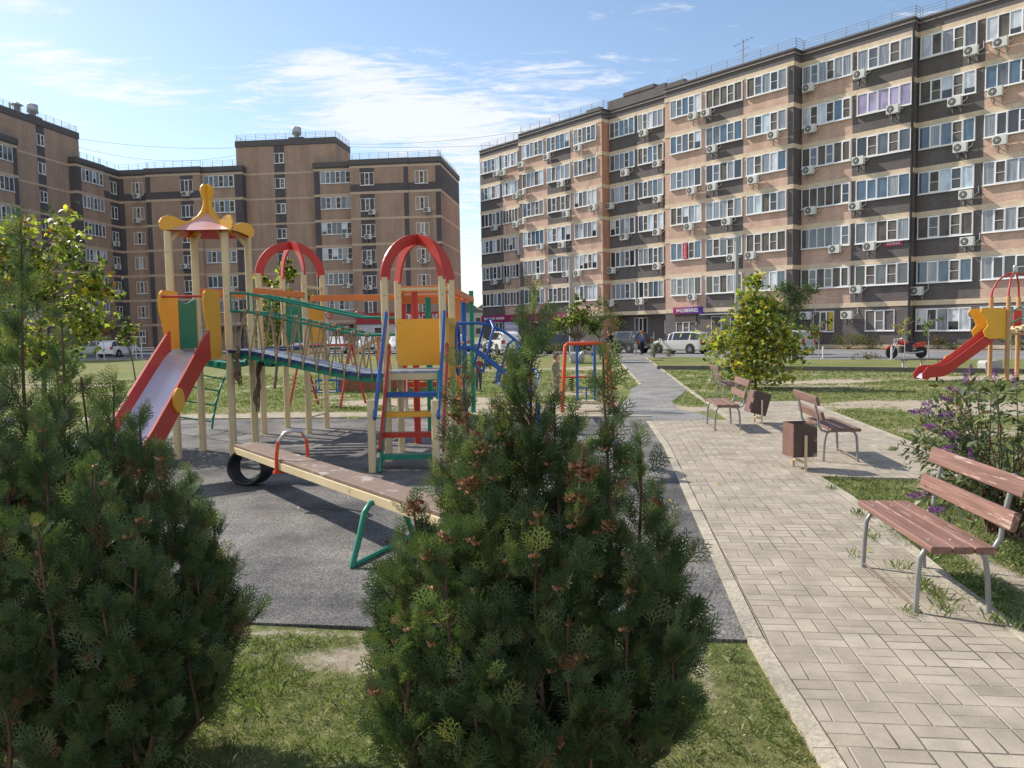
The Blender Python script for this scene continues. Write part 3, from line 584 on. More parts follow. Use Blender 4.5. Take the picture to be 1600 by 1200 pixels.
# pick-up point sign: magenta to violet
b = MB(); n_ = 10
for k in range(n_): b.box(-43.1 + 2.97 * k / n_, -43.1 + 2.97 * (k + 1) / n_, 53.62, 53.79, 2.86, 3.42, k)
sg = F1.part(b, 'shop_sign', [pm('sign tone %d' % k, (.30 - .025 * k, .02, .12 + .02 * k), .4, var=.02) for k in range(n_)])
tm = text_mesh('WILDBERRIES', .42, M_WHL, sx_ := 'lettering', .9, .012); link('lettering', tm, sg, F1.e * 0, 0).location = (-41.62, 53.6, 3.13)
b = MB(); b.box(-42.95, -40.75, 53.70, 53.79, 2.22, 2.84); F1.part(b, 'roller_shutter', pm('brown roller shutter', (.09, .06, .05), .5))
colored_window(F1, -42.9, -40.8, 53.8, 1.2, 1.0, 3, 906, palette=(0,)); colored_window(F1, -39.3, -37.4, 53.8, .3, 2.3, 2, 907, palette=(1,))
b = MB(); b.box(-39.9, -36.6, 53.0, 53.8, 2.72, 2.80); F1.part(b, 'door_canopy', M_GALV)
colored_window(F1, -49.53, -48.0, 56.03, .35, 2.35, 3, 908, palette=(1, 0)); b = MB(); b.box(-46.0, -45.35, 55.98, 56.04, 1.2, 2.4, 0); b.box(-45.8, -45.55, 55.965, 55.98, 1.65, 1.95, 1); F1.part(b, 'notice_board', [M_POST, M_FAS])
b = MB()
for u in (-50.6, -49.4, -48.2, -47.0, -45.8): b.bar((u, 54.3, 0), (u, 54.3, 1.35), .05, .05)
b.bar((-50.6, 54.3, 1.35), (-47.4, 54.3, 1.35), .05, .05); b.bar((-50.6, 54.3, .9), (-45.8, 54.3, .9), .04, .04); b.box(-50.6, -47.0, 54.3, 56.0, 0, .3); F1.part(b, 'porch_railing', M_GALV)
# shops along the far end
b = MB(); b.box(-71.7, -63.4, 54.93, 55.08, 2.70, 3.42); sg = F1.part(b, 'shop_sign', [M_MAG]); b = MB(); b.box(-63.35, -56.5, 53.63, 53.78, 2.70, 3.42); F1.part(b, 'shop_sign', [M_MAG])
tm = text_mesh('Бытовая химия', .5, M_WHL, 'lettering', 1.0, .012); link('lettering', tm, sg).location = (-69.35, 54.91, 3.08)
b = MB(); b.box(-67.6, -65.2, 54.98, 55.07, .6, 2.65); sg = F1.part(b, 'poster', [M_POST])
tm = text_mesh('Скидки', .62, M_WHL, 'lettering', 1.0, .01); link('lettering', tm, sg).location = (-66.4, 54.965, 2.15); tm = text_mesh('3%', .95, M_WHL, 'lettering', 1.0, .01); link('lettering', tm, sg).location = (-66.4, 54.965, 1.35)
colored_window(F1, -70.0, -68.0, 55.1, .7, 1.95, 3, 909, palette=(1, 2)); colored_window(F1, -62.4, -59.9, 53.8, .5, 2.1, 3, 910, palette=(0, 1)); colored_window(F1, -58.6, -56.8, 53.8, .5, 2.1, 2, 911, palette=(0, 1))
# for-sale sign with a phone number under a fifth bay window, and a red banner in another window
M_BAN = pm('crimson banner', (.35, .03, .08), .6)
b = MB(); b.box(-25.7, -24.45, 54.71, 54.76, 7.05, 7.36); sg = F1.part(b, 'banner', [M_BAN]); tm = text_mesh('8 937 640 60 07', .22, M_WHL, 'lettering', .62, .008); link('lettering', tm, sg).location = (-25.07, 54.70, 7.2)
b = MB(); b.box(-42.05, -41.6, 53.60, 53.64, 7.45, 8.75); sg = F1.part(b, 'banner', [pm('red window banner', (.5, .03, .04), .5)])
for k_, ch_ in enumerate('ПРОДАЮ'): tm = text_mesh(ch_, .2, M_WHL, 'lettering', 1.0, .006); link('lettering', tm, sg).location = (-41.82, 53.59, 8.62 - .205 * k_)

# ---------------- left building: a wing on the left, a front of two slabs and two stair towers
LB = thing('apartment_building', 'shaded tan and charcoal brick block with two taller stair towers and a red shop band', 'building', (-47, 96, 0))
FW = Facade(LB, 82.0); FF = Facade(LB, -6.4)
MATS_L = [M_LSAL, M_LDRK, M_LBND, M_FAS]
ZR = [0] + sum([[k * H, k * H + .28] for k in range(1, 8)], []) + [21.75]
def lseg(fc, u0, u1, c, strips, wins, top=True, d=3.0, band=True, zr=ZR, dark7=False, rail=True, side=None):
    """strips: (u0, u1) dark full height; wins: (u0, u1, sashes, style) style 'd' dark strip above and below, 'p' plain"""
    xs = []
    for a, b_ in strips: xs += [a, b_]
    for a, b_, n, st in wins: xs += [a - .03, b_ + .03]
    xs = sorted(xs)
    def colr(x, iz):
        if top and iz == len(zr) - 2: return 3
        z = .5 * (zr[iz] + zr[iz + 1])
        if iz % 2 == 1 and band: return 2
        for a, b_ in strips:
            if a - .01 <= x <= b_ + .01 and (z > H or a > 0 or True): return 1
        if dark7 and 6 * H < z < 7 * H: pass
        for a, b_, n, st in wins:
            if st == 'd' and a - .04 <= x <= b_ + .04 and iz > 0: return 1
        return 0
    fc.wall(u0, u1, c, xs, zr, colr, MATS_L, d=d, left=(lambda iz: colr(u0 + .01, iz)), right=side)
    for k in range(1, 8):
        b = MB(); b.box(u0 - .02, u1 + .02, c - .03, c + .15, k * H, k * H + .28); fc.part(b, 'floor_band', M_LBND)
    if top:
        b = MB(); b.box(u0 - .12, u1 + .12, c - .14, c + 1.0, 21.15, 21.72); b.box(u0 - .05, u1 + .05, c - .06, c + .3, 20.99, 21.149, 0); fc.part(b, 'roof_fascia', [M_FAS])
    if dark7:
        b = MB(); b.box(u0 + .02, u1 - .02, c - .008, c - .001, 6 * H + .28, 6 * H + 1.15); fc.part(b, 'dark_brick_panel', M_LDRK)
    if rail: railing(fc, [(u0, c + .3), (u1, c + .3)], 21.75, step=1.2)
def lwin(fc, u0, u1, c, n, rows, seed, wide):
    for k in rows:
        if wide: fc.window(u0, u1, c, k * H - 1.45, 1.40, n, seed + k % 4, proud=.05, palette=(1, 1, 2, 2, 3, 4))
        else: fc.window(u0, u1, c, k * H - 1.95, 1.45, n, seed + k % 4, proud=.03, palette=(1, 1, 2, 2, 3, 4))
ALL = range(2, 8)
# front
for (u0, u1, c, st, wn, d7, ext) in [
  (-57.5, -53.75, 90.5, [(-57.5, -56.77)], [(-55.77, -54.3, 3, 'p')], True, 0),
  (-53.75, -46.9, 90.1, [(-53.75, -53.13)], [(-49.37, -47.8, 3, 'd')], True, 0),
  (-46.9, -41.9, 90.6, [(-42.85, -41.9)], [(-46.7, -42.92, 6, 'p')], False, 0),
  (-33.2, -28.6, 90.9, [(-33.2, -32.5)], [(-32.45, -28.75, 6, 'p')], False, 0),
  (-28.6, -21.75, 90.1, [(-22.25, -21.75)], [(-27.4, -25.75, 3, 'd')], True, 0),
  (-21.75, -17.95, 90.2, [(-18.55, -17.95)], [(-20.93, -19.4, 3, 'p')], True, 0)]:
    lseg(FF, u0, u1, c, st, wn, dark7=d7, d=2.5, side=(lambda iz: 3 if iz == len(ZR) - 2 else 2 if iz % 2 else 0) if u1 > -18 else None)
    for a, b_, n, s_ in wn:
        lwin(FF, a, b_, c, n, ALL if n > 3 else [k for k in ALL], int(abs(a) * 10), n > 3)
        if s_ == 'd': pass
# side wall facing right at the far end of the front
FS = Facade(LB, 83.6)
e2, i2 = fax(83.6); cpt = FF.e * -17.95 + FF.i * 90.2; uS = cpt.dot(e2); cS = cpt.dot(i2)
FS.wall(uS, uS + 12, cS, [], ZR, lambda x, iz: 3 if iz == len(ZR) - 2 else 2 if iz % 2 == 1 else (1 if iz == 12 else 0), MATS_L, d=.5)
b = MB(); b.box(uS - .1, uS + 12, cS - .14, cS + .3, 21.15, 21.72)
for k in range(1, 8): b.box(uS, uS + 12.02, cS - .03, cS + .1, k * H, k * H + .28, 1)
FS.part(b, 'roof_fascia', [M_FAS, M_LBND]); railing(FS, [(uS + .3, cS + .3), (uS + 12, cS + .3)], 21.75, step=1.2)
# towers
def tower(fc, u0, u1, c, sw0, sw1, depth, seed, step=None):
    zt = [0] + [k * H + .0 for k in range(1, 8)] + [24.05, 24.8]
    def colr(x, iz): return 3 if iz == len(zt) - 2 else (1 if sw0 <= x <= sw1 else 0)
    fc.wall(u0, u1, c, [sw0, sw1], zt, colr, MATS_L, d=depth)
    b = MB()
    for k in range(1, 8): b.box(u0, sw0, c - .02, c + .1, k * H, k * H + .2); b.box(sw0, sw1, c - .03, c + .1, k * H, k * H + .22); b.box(sw1, u1, c - .02, c + .1, k * H, k * H + .2)
    fc.part(b, 'floor_band', M_LBND)
    b = MB(); b.box(u0 - .06, u1 + .06, c - .08, c + depth, 24.1, 24.8); b.box(u0 + .1, u1 - .1, c + .1, c + depth - .1, 24.8, 24.82); fc.part(b, 'roof_fascia', M_FAS)
    for k in range(1, 8): fc.window(sw0 + .05, sw1 - .05, c, k * H + 1.3, 1.2, 2, seed + k % 3, proud=.03, palette=(0, 2, 3, 1))
    railing(fc, [(u0, c + depth - .3), (u0, c + .2), (u1, c + .2), (u1, c + depth - .3)], 24.8, step=1.2)
tower(FF, -43.0, -30.7, 91.6, -38.3, -37.0, 5.5, 500)
tower(FW, 70.0, 83.0, 60.6, 76.4, 77.58, 8.0, 520)
def roof_vent(fc, u, c, z, r=.55):
    b = MB(); b.box(u - .9, u + .9, c - .4, c + .9, z, z + .5, 1); b.lathe((u, c, z + .5), [(r * .55, 0), (r * .55, .25), (r, .35), (r, 1.15), (r * .9, 1.2)], 16, 0); fc.part(b, 'roof_vent', [M_GALV, M_FAS])
roof_vent(FF, -36.0, 93.2, 24.8); roof_vent(FW, 77.6, 61.8, 24.8)
b = MB(); b.lathe((75.4, 61.8, 24.8), [(.3, 0), (.3, 1.0), (.62, 1.05), (.1, 1.35)], 12); b.lathe((74.9, 62.2, 24.8), [(.1, 0), (.1, 1.2)], 8); FW.part(b, 'roof_vent', M_GALV)
b = MB(); b.lathe((-42.7, 92.4, 21.7), [(.35, 0), (.35, .9), (.45, 1.0), (.05, 1.4)], 12); FF.part(b, 'roof_vent', M_GALV)
# wing
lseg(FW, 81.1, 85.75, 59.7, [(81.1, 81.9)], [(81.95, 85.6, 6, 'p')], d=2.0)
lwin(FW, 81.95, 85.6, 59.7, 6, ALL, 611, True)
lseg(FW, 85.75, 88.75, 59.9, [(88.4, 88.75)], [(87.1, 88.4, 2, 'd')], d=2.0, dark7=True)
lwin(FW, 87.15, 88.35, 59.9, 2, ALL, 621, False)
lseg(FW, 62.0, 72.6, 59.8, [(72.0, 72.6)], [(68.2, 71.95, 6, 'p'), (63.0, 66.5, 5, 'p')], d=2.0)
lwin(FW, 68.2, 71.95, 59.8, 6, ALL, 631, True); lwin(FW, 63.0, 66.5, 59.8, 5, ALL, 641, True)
# rear volumes closing the plan
b = MB(); b.box(-57.5, -17.97, 92.3, 102.5, 0, 21.6); FF.part(b, 'rear_volume', [M_LSAL])
b = MB(); b.box(62.0, 89.5, 61.5, 73.0, 0, 21.6); FW.part(b, 'rear_volume', [M_LSAL])
# ground floor: red shop band, white shopfront, doors and canopies
b = MB(); b.box(-28.3, -17.3, 89.75, 90.05, 2.76, 4.02); sg = FF.part(b, 'shop_sign', M_REDS)
b = MB(); b.box(-28.2, -18.0, 89.95, 90.08, 0, 2.72); FF.part(b, 'shopfront_wall', M_WALLW)
tm = text_mesh('МАГНИТ', .95, M_WHL, 'lettering', 1.0, .02); link('lettering', tm, sg).location = (-19.95, 89.72, 3.36)
b = MB(); b.box(-22.95, -21.95, 89.70, 89.74, 2.95, 3.8, 0); b.box(-22.82, -22.08, 89.68, 89.70, 3.06, 3.69, 1); sg2 = FF.part(b, 'shop_emblem', [M_WHL, M_REDS]); tm = text_mesh('М', .5, M_WHL, 'lettering', 1.0, .01); link('lettering', tm, sg2).location = (-22.45, 89.67, 3.37)
for a, b_, s_ in ((-27.2, -25.2, 700), (-23.6, -21.6, 701), (-20.6, -19.0, 702)): FF.window(a, b_, 89.94, .5, 1.9, 2, s_, proud=.03, palette=(0, 0, 2))
for a, b_, s_ in ((-55.4, -54.6, 711), (-50.0, -49.1, 712), (-47.4, -46.6, 713), (-32.0, -30.9, 714)): FF.window(a, b_, 90.0 if a < -47.9 or a > -40 else 90.0, .9, 1.6, 2, s_, proud=.03, palette=(1, 2, 4))
b = MB(); b.box(-33.0, -29.0, 89.3, 90.9, 2.5, 2.75); b.box(-45.5, -42.5, 89.2, 90.6, 2.6, 2.8); FF.part(b, 'entrance_canopy', M_FAS)
b = MB(); b.box(81.2, 88.6, 58.2, 59.7, 2.75, 2.95); FW.part(b, 'entrance_canopy', M_FAS)
b = MB(); b.bar((-33.15, 90.7, 0), (-33.15, 90.7, 10.5), .12, .12); FF.part(b, 'downpipe', M_GALV)
for fc, c0, lst in ((FF, 90.0, [(212.5,306),(212,344),(289,302.5),(287,416),(299,416),(581,331),(667,327.5),(575,369.5),(539,368),(660,367),(540.5,407),(576,409.5),(661,407.5),(541,446),(576,449),(637.5,468.8),(360,451)]), (FW, 59.6, [(184,381),(186,417),(191,457)])):
    for x, y in lst: u, z = hit(x, y, c0 - .4, fc.a); fc.ac(u, z, c0 + .1)
# distant blocks seen between the two buildings
M_FAR1 = pm('far pale wall', (.42, .40, .38), .8); M_FAR2 = pm('far grey roof', (.12, .12, .13), .8)
for (x, Y, w_, h_, lab, wn) in ((722, 210, 13, 6.5, 'small cream house with dark gable roof, far off between the two big blocks', 2), (747, 260, 14, 9.2, 'four storey pale block with dark gables, far beyond the gap between the two big blocks', 4)):
    p = at(x, 515, Y); hb = thing('distant_house', lab, 'house', (p.x, Y, 0)); b = MB(); b.box(-w_ / 2, w_ / 2, 0, 12, 0, h_); b.build('wall', M_FAR1, hb)
    b = MB(); n = max(1, wn // 2)
    for k in range(n):
        xa = -w_ / 2 - .3 + k * (w_ + .6) / n; xb = xa + (w_ + .6) / n; b.prism(((xa + xb) / 2, 6, h_), (1, 0, 0), (0, 0, 1), [(-(xb - xa) / 2, 0), ((xb - xa) / 2, 0), (0, 2.4)], 12.4)
    b.build('roof', M_FAR2, hb)
    for r_ in range(max(1, int(h_ / 2.8))):
        for k in range(wn + 1):
            b = MB(); xx = -w_ / 2 + (k + .5) * w_ / (wn + 1); b.box(xx - .6, xx + .6, -.04, 0, r_ * 2.8 + .9, r_ * 2.8 + 2.3); b.build('window', GL[0], hb)
# overhead wires strung from roof to roof
M_WIRE = pm('grey cable', (.12, .12, .12), .6)
def wire(a, b_, sag, nm_lab):
    pts = [Vector(a).lerp(Vector(b_), k / 24) - Vector((0, 0, sag * 4 * (k / 24) * (1 - k / 24))) for k in range(25)]; m = MB(); m.tube(pts, .016, 4)
    return tag(m.build('cable', M_WIRE), nm_lab, 'cable')
wire(at(123, 217, 89), at(368, 231, 93.5), .4, 'upper thin cable between the two stair towers of the left block')
wire(at(123, 230, 89), at(368, 243, 93.5), 1.0, 'lower sagging cable between the two stair towers of the left block')
wire(at(541, 225, 95), at(1005, 170, 70), .9, 'long cable rising from the middle stair tower across the sky to the right block')
wire(at(541, 229, 95), at(940, 215, 74), .4, 'flatter cable from the middle stair tower to the right block, under the rising one')
# ================================================================== playground
def part(root, mb, name, mat, par=None, bevel=0.0):
    """mesh given in world coordinates, hung under its thing (or, as a sub-part, under a part)"""
    if par is None: o = mb.build(name, mat, root, bevel=bevel); o.location = -Vector(root.location); return o
    return mb.build(name, mat, par, bevel=bevel)
P_CRM = pm('cream paint', (.62, .50, .30), .45, var=.07, scale=3, bump=.15, bscale=40, wear=(.33, .27, .2), wear_amt=.63, wscale=12)
P_RED = pm('red paint', (.44, .032, .022), .38, var=.08, scale=3, wear=(.35, .10, .08), wear_amt=.64, wscale=16)
P_YEL = pm('yellow paint', (.74, .38, .035), .4, var=.05, scale=2, wear=(.5, .33, .12), wear_amt=.65, wscale=20)
P_GRN = pm('green paint', (.012, .20, .125), .4, var=.08, wear=(.05, .12, .1), wear_amt=.62, wscale=14)
P_BLU = pm('blue paint', (.018, .10, .36), .4, var=.08, wear=(.10, .12, .16), wear_amt=.61, wscale=16)
P_PLK = pm('worn light blue planks', (.20, .27, .36), .35, var=.12, scale=4, bump=.2, wear=(.36, .38, .40), wear_amt=.54, wscale=9)
P_ORG = pm('orange paint', (.68, .20, .05), .45, var=.08, wear=(.45, .22, .12), wear_amt=.68, wscale=11)
P_DEEP = pm('deep orange red paint', (.62, .07, .02), .35, var=.06)
P_DBL = pm('navy paint', (.02, .05, .15), .4)
P_STL = pm('bare worn steel', (.45, .45, .45), .3, metal=.8, var=.1)
P_CHUTE = pm('polished steel chute', (.60, .62, .70), .30, metal=.35, var=.05, scale=1.2)
P_ROPE = pm('hemp rope', (.33, .24, .14), .9, var=.25, scale=40, bump=.5, bscale=120); P_ROPD = pm('dirty frayed rope', (.15, .10, .07), .95, var=.3, scale=20)
P_ROOFR = pm('red sheet with painted glare', (.60, .34, .32), .25, var=.12, scale=2)  # pale pink imitates sun glare on the red sheet
P_CHN = pm('galvanised chain', (.22, .22, .22), .4, metal=.7); P_RUB = pm('black rubber', (.022, .022, .026), .55, var=.2, scale=20)
def V3(*a): return Vector(a)
def post(root, x, y, z, w_=.095, mat=None, name='post', rot=0.0, z0=0.0):
    b = MB(); b.bar((x, y, z0), (x, y, z), w_, w_, up=(math.sin(rot), math.cos(rot), 0), ch=w_ * .2); return part(root, b, name, mat or P_CRM)
def xy(px_, Y, py=560): p = at(px_, py, Y); return (p.x, p.y)
PS = thing('play_tower', 'big play set of three towers with red slide, pagoda roof and rope-sided bridge', 'play structure', (-3.2, 11.8, 0))
A_, B_, C_, D_ = (-4.86, 11.33), (-4.80, 12.10), (-4.10, 11.46), (-4.03, 12.24)
E_, F_, G_, H_ = (-4.46, 14.05), (-4.28, 14.9), (-3.63, 13.95), (-3.50, 14.75)
C1, C2, C3, C4 = (-1.72, 10.80), (-1.66, 11.66), (-.93, 10.78), (-.87, 11.64)
for q in (A_, B_, C_, D_): post(PS, *q, 3.28)
for q in (E_, F_, G_, H_): post(PS, *q, 2.87)
for q in (C1, C2, C3, C4): post(PS, *q, 2.54)
for q, hs in [(q, (1.50, 2.36)) for q in (A_, B_, C_, D_)] + [(q, (1.50, 2.6)) for q in (E_, F_, G_, H_)] + [(q, (1.2, 1.9, 2.3)) for q in (C1, C2, C3, C4)]:
    for h_ in hs: b = MB(); b.lathe((q[0] + .01, q[1] - .047, h_), [(.013, 0), (.011, .008), (.004, .012)], 8, axis=(0, -1, 0)); part(PS, b, 'bolt', P_STL)
# --- pagoda roof on the first tower
ac = (sum(q[0] for q in (A_, B_, C_, D_)) / 4, sum(q[1] for q in (A_, B_, C_, D_)) / 4)
rib_prof = [(0, 3.62), (0, 4.02), (.05, 4.01), (.085, 3.97), (.095, 3.91), (.075, 3.84), (.055, 3.78), (.06, 3.70), (.09, 3.62), (.15, 3.54), (.24, 3.475), (.33, 3.445), (.42, 3.46), (.50, 3.495), (.60, 3.505), (.68, 3.47), (.725, 3.40), (.71, 3.32), (.65, 3.275), (.52, 3.275), (.36, 3.31), (.2, 3.40)]
cor = []
for q in (A_, C_, D_, B_):
    d = Vector((q[0] - ac[0], q[1] - ac[1], 0)).normalized(); cor.append(d)
    b = MB(); b.prism((ac[0] + d.x * .012, ac[1] + d.y * .012, 0), d, (0, 0, 1), rib_prof, .03); part(PS, b, 'roof_rib', P_YEL, bevel=.006)
zr = lambda r: 3.60 - .62 * r + .24 * r * r if r > .06 else 3.60
for k in range(4):
    d0, d1 = cor[k], cor[(k + 1) % 4]; b = MB(); n, m = 8, 8; v = []
    for i in range(n + 1):
        r = .03 + .62 * i / n
        for j in range(m + 1):
            f = j / m; p = d0 * (r * (1 - f)) + d1 * (r * f); bow = 4 * f * (1 - f); z_ = zr(r) - .02 * bow * r
            v.append((ac[0] + p.x * (1 + .12 * bow * i / n), ac[1] + p.y * (1 + .12 * bow * i / n), z_))
    b.add(v, [(i * (m + 1) + j, i * (m + 1) + j + 1, (i + 1) * (m + 1) + j + 1, (i + 1) * (m + 1) + j) for i in range(n) for j in range(m)], 0, True)
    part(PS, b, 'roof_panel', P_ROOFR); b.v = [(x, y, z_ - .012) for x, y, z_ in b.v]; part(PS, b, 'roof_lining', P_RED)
for q in (A_, B_, C_, D_):
    d = Vector((ac[0] - q[0], ac[1] - q[1], 0)).normalized(); b = MB(); b.bar((q[0], q[1], 3.12), (q[0] + d.x * .2, q[1] + d.y * .2, 3.34), .035, .05); part(PS, b, 'brace', P_CRM)
# --- decks
def deck(q0, q1, q2, q3, z, mat):
    b = MB(); v = [Vector((*q, 0)) for q in (q0, q1, q2, q3)]; n = 5
    for k in range(n):
        a, c = v[0].lerp(v[3], k / n + .01), v[0].lerp(v[3], (k + 1) / n - .01); a2, c2 = v[1].lerp(v[2], k / n + .01), v[1].lerp(v[2], (k + 1) / n - .01)
        pts = [a, a2, c2, c]; b.add([(p.x, p.y, z) for p in pts] + [(p.x, p.y, z - .035) for p in pts], [(0, 1, 2, 3), (7, 6, 5, 4), (0, 4, 5, 1), (1, 5, 6, 2), (2, 6, 7, 3), (3, 7, 4, 0)])
    o = part(PS, b, 'deck', mat)
    b = MB()
    for p, q in ((v[0], v[1]), (v[1], v[2]), (v[2], v[3]), (v[3], v[0])): b.bar(p + V3(0, 0, z - .08), q + V3(0, 0, z - .08), .04, .085)
    part(PS, b, 'deck_beam', P_CRM); return o
deck(A_, C_, D_, B_, 1.55, P_PLK); deck(E_, G_, H_, F_, 1.57, P_DBL); deck(C1, C3, C4, C2, 1.26, P_PLK)
# --- slide
b = MB(); prof = []
bed = [(11.25, 1.55), (10.80, 1.545), (10.62, 1.47), (10.3, 1.28), (9.9, 1.02), (9.4, .70), (9.0, .45), (8.75, .32), (8.5, .26), (8.25, .25)]
XL, XR = -4.74, -4.20
def slx(y, s): return (XL if s < 0 else XR) + (11.25 - y) * .03
v = []; n = 8
for y, z in bed:
    for j in range(n + 1):
        f = j / n; x = slx(y, -1) * (1 - f) + slx(y, 1) * f; e = abs(f - .5) * 2; v.append((x, y, z + .06 * max(0, e - .6) / .4))
b.add(v, [(i * (n + 1) + j, i * (n + 1) + j + 1, (i + 1) * (n + 1) + j + 1, (i + 1) * (n + 1) + j) for i in range(len(bed) - 1) for j in range(n)], 0, True)
sl_ = part(PS, b, 'slide', P_CHUTE)
for s in (-1, 1):
    top = [(10.84, 1.86), (10.7, 1.80), (10.3, 1.55), (9.9, 1.29), (9.4, .97), (9.0, .72), (8.75, .58), (8.5, .50), (8.25, .46), (8.16, .38), (8.2, .27)]
    low = [(8.4, .19), (8.75, .24), (9.0, .36), (9.4, .61), (9.9, .93), (10.3, 1.19), (10.62, 1.39), (10.84, 1.47)]
    b = MB(); x = slx(9.6, s); b.prism((x, 0, 0), (0, 1, 0), (0, 0, 1), top + low, .028); part(PS, b, 'guard', P_RED, sl_, bevel=.005)
    b = MB(); pr = [(11.3, 1.48), (11.3, 2.42), (10.82, 2.42), (10.74, 2.37), (10.70, 2.27), (10.72, 2.12), (10.80, 1.95), (10.85, 1.80), (10.85, 1.66), (10.80, 1.56), (10.86, 1.48)]
    b.prism((slx(11, s) + s * .03, 0, 0), (0, 1, 0), (0, 0, 1), pr, .026); part(PS, b, 'side_panel', P_YEL, bevel=.005)
b = MB(); b.lathe((slx(9.72, 1) + .03, 9.70, 1.0), [(.155, -.012), (.155, .012)], 24, axis=(1, 0, 0)); part(PS, b, 'disc', P_YEL, sl_)
b = MB(); b.tube([(slx(11, -1) - .02, 10.80, 2.33), (slx(11, 1) + .02, 10.80, 2.33)], .017, 8); part(PS, b, 'grab_bar', P_RED)
b = MB()
for x in (slx(8.7, -1) + .05, slx(8.7, 1) - .05): b.bar((x, 8.75, 0), (x, 8.75, .24), .04, .04)
part(PS, b, 'leg', P_CRM, sl_)
def wavy(p, q, z0, z1, mat, name='side_panel', dip=.07, t_=.022):
    p = Vector((*p, 0)); q = Vector((*q, 0)); L_ = (q - p).length; ex = (q - p) / L_; n = 14; o = [(0.05, z0), (L_ - .05, z0)] + [(L_ - .05 - (L_ - .1) * k / n, z1 - dip * math.sin(PI * k / n) ** 2) for k in range(n + 1)]
    b = MB(); b.prism(p, ex, (0, 0, 1), o, t_); return part(PS, b, name, mat, bevel=.004)
wavy(A_, B_, 1.6, 2.34, P_GRN)
# --- tower two: panels, ladder
wavy(F_, H_, 1.62, 2.32, P_GRN, dip=.02); b = MB()
wavy(G_, H_, 1.62, 2.30, P_YEL, dip=.0)
b = MB()
pass
for k in range(5):
    z_ = .3 + .28 * k; b = MB(); b.tube([(*G_, z_), (*H_, z_)], .017, 6); part(PS, b, 'ladder_rung', P_CRM)
for z_ in (2.62,):
    b = MB(); b.bar((*E_, z_), (*F_, z_), .03, .05); b2 = MB(); b2.bar((*G_, z_), (*H_, z_), .03, .05); part(PS, b, 'cross_bar', P_CRM); part(PS, b2, 'cross_bar', P_CRM)
# --- red quarter arches
def arches(qs, zb, rise):
    cx = sum(q[0] for q in qs) / 4; cy = sum(q[1] for q in qs) / 4
    for q in qs:
        d = Vector((q[0] - cx, q[1] - cy, 0)); R_ = d.length + .06; d.normalize(); o = []
        n = 12
        for k in range(n + 1): a = PI / 2 * k / n; o.append((R_ * math.cos(a), zb + rise * math.sin(a)))
        for k in range(n, -1, -1): a = PI / 2 * k / n; o.append(((R_ - .15) * math.cos(a), zb + (rise - .145) * math.sin(a)))
        o = [(max(x, .014), z_) for x, z_ in o]
        b = MB(); b.prism((cx, cy, 0), d, (0, 0, 1), o, .032); part(PS, b, 'arch', P_RED, bevel=.006)
arches((E_, F_, G_, H_), 2.82, .64); arches((C1, C2, C3, C4), 2.50, .66)
# --- tower three panels
def flat(p, q, z0, z1, mat, off=.055):
    p = Vector((*p, 0)); q = Vector((*q, 0)); ex = (q - p).normalized(); L_ = (q - p).length; b = MB(); b.prism(p, ex, (0, 0, 1), [(.0, z0), (L_, z0), (L_, z1), (0, z1)], .02)
    for x in (.06, L_ - .06):
        for z_ in (z0 + .05, z1 - .05): b.lathe(p + ex * x + V3(0, 0, z_) + ex.cross(V3(0, 0, 1)) * .011, [(.012, 0), (.008, .006)], 8, 1, axis=ex.cross(V3(0, 0, 1)))
    return part(PS, b, 'side_panel', [mat, P_STL], bevel=.003)
flat((C2[0] - .02, C2[1] - .06), (C4[0] + .02, C4[1] - .06), 1.30, 1.98, P_YEL); flat((C3[0] + .06, C3[1] - .02), (C4[0] + .06, C4[1] + .02), 1.17, 1.98, P_YEL)
b = MB(); b.bar((*C2, 2.42), (*C4, 2.42), .035, .045); part(PS, b, 'cross_bar', P_CRM)
# --- stairs
SX0, SX1 = -1.70, -1.0
st = [(10.10, .22, P_GRN), (10.27, .48, P_RED), (10.45, .73, P_YEL), (10.62, .98, P_BLU)]
for y, z_, m_ in st: b = MB(); b.box(SX0 + .02, SX1 - .02, y - .075, y + .075, z_ - .03, z_); b.box(SX0 + .02, SX1 - .02, y - .085, y - .076, z_ - .06, z_ - .001); part(PS, b, 'step', m_)
for x in (SX0, SX1): b = MB(); b.bar((x, 9.93, 0), (x, 10.78, 1.24), .035, .11); part(PS, b, 'stringer', P_GRN, bevel=.004)
HP = [(-1.80, 9.98), (-.98, 9.90)]
for q, cc in zip(HP, (C1, C3)):
    post(PS, *q, .93, name='newel_post')
    ox = -.0 if q[0] < -1.3 else .0
    b = MB(); b.bar((cc[0] + .03 + ox, cc[1] - .05, 2.06), (q[0] + .05, q[1] - .06, .70), .035, .085); part(PS, b, 'handrail', P_BLU, bevel=.008)
    b = MB(); b.bar((cc[0] + .06 + ox, cc[1] - .03, 1.62), (q[0] + .09, q[1] + .04, .28), .03, .085); part(PS, b, 'handrail', P_RED, bevel=.008)
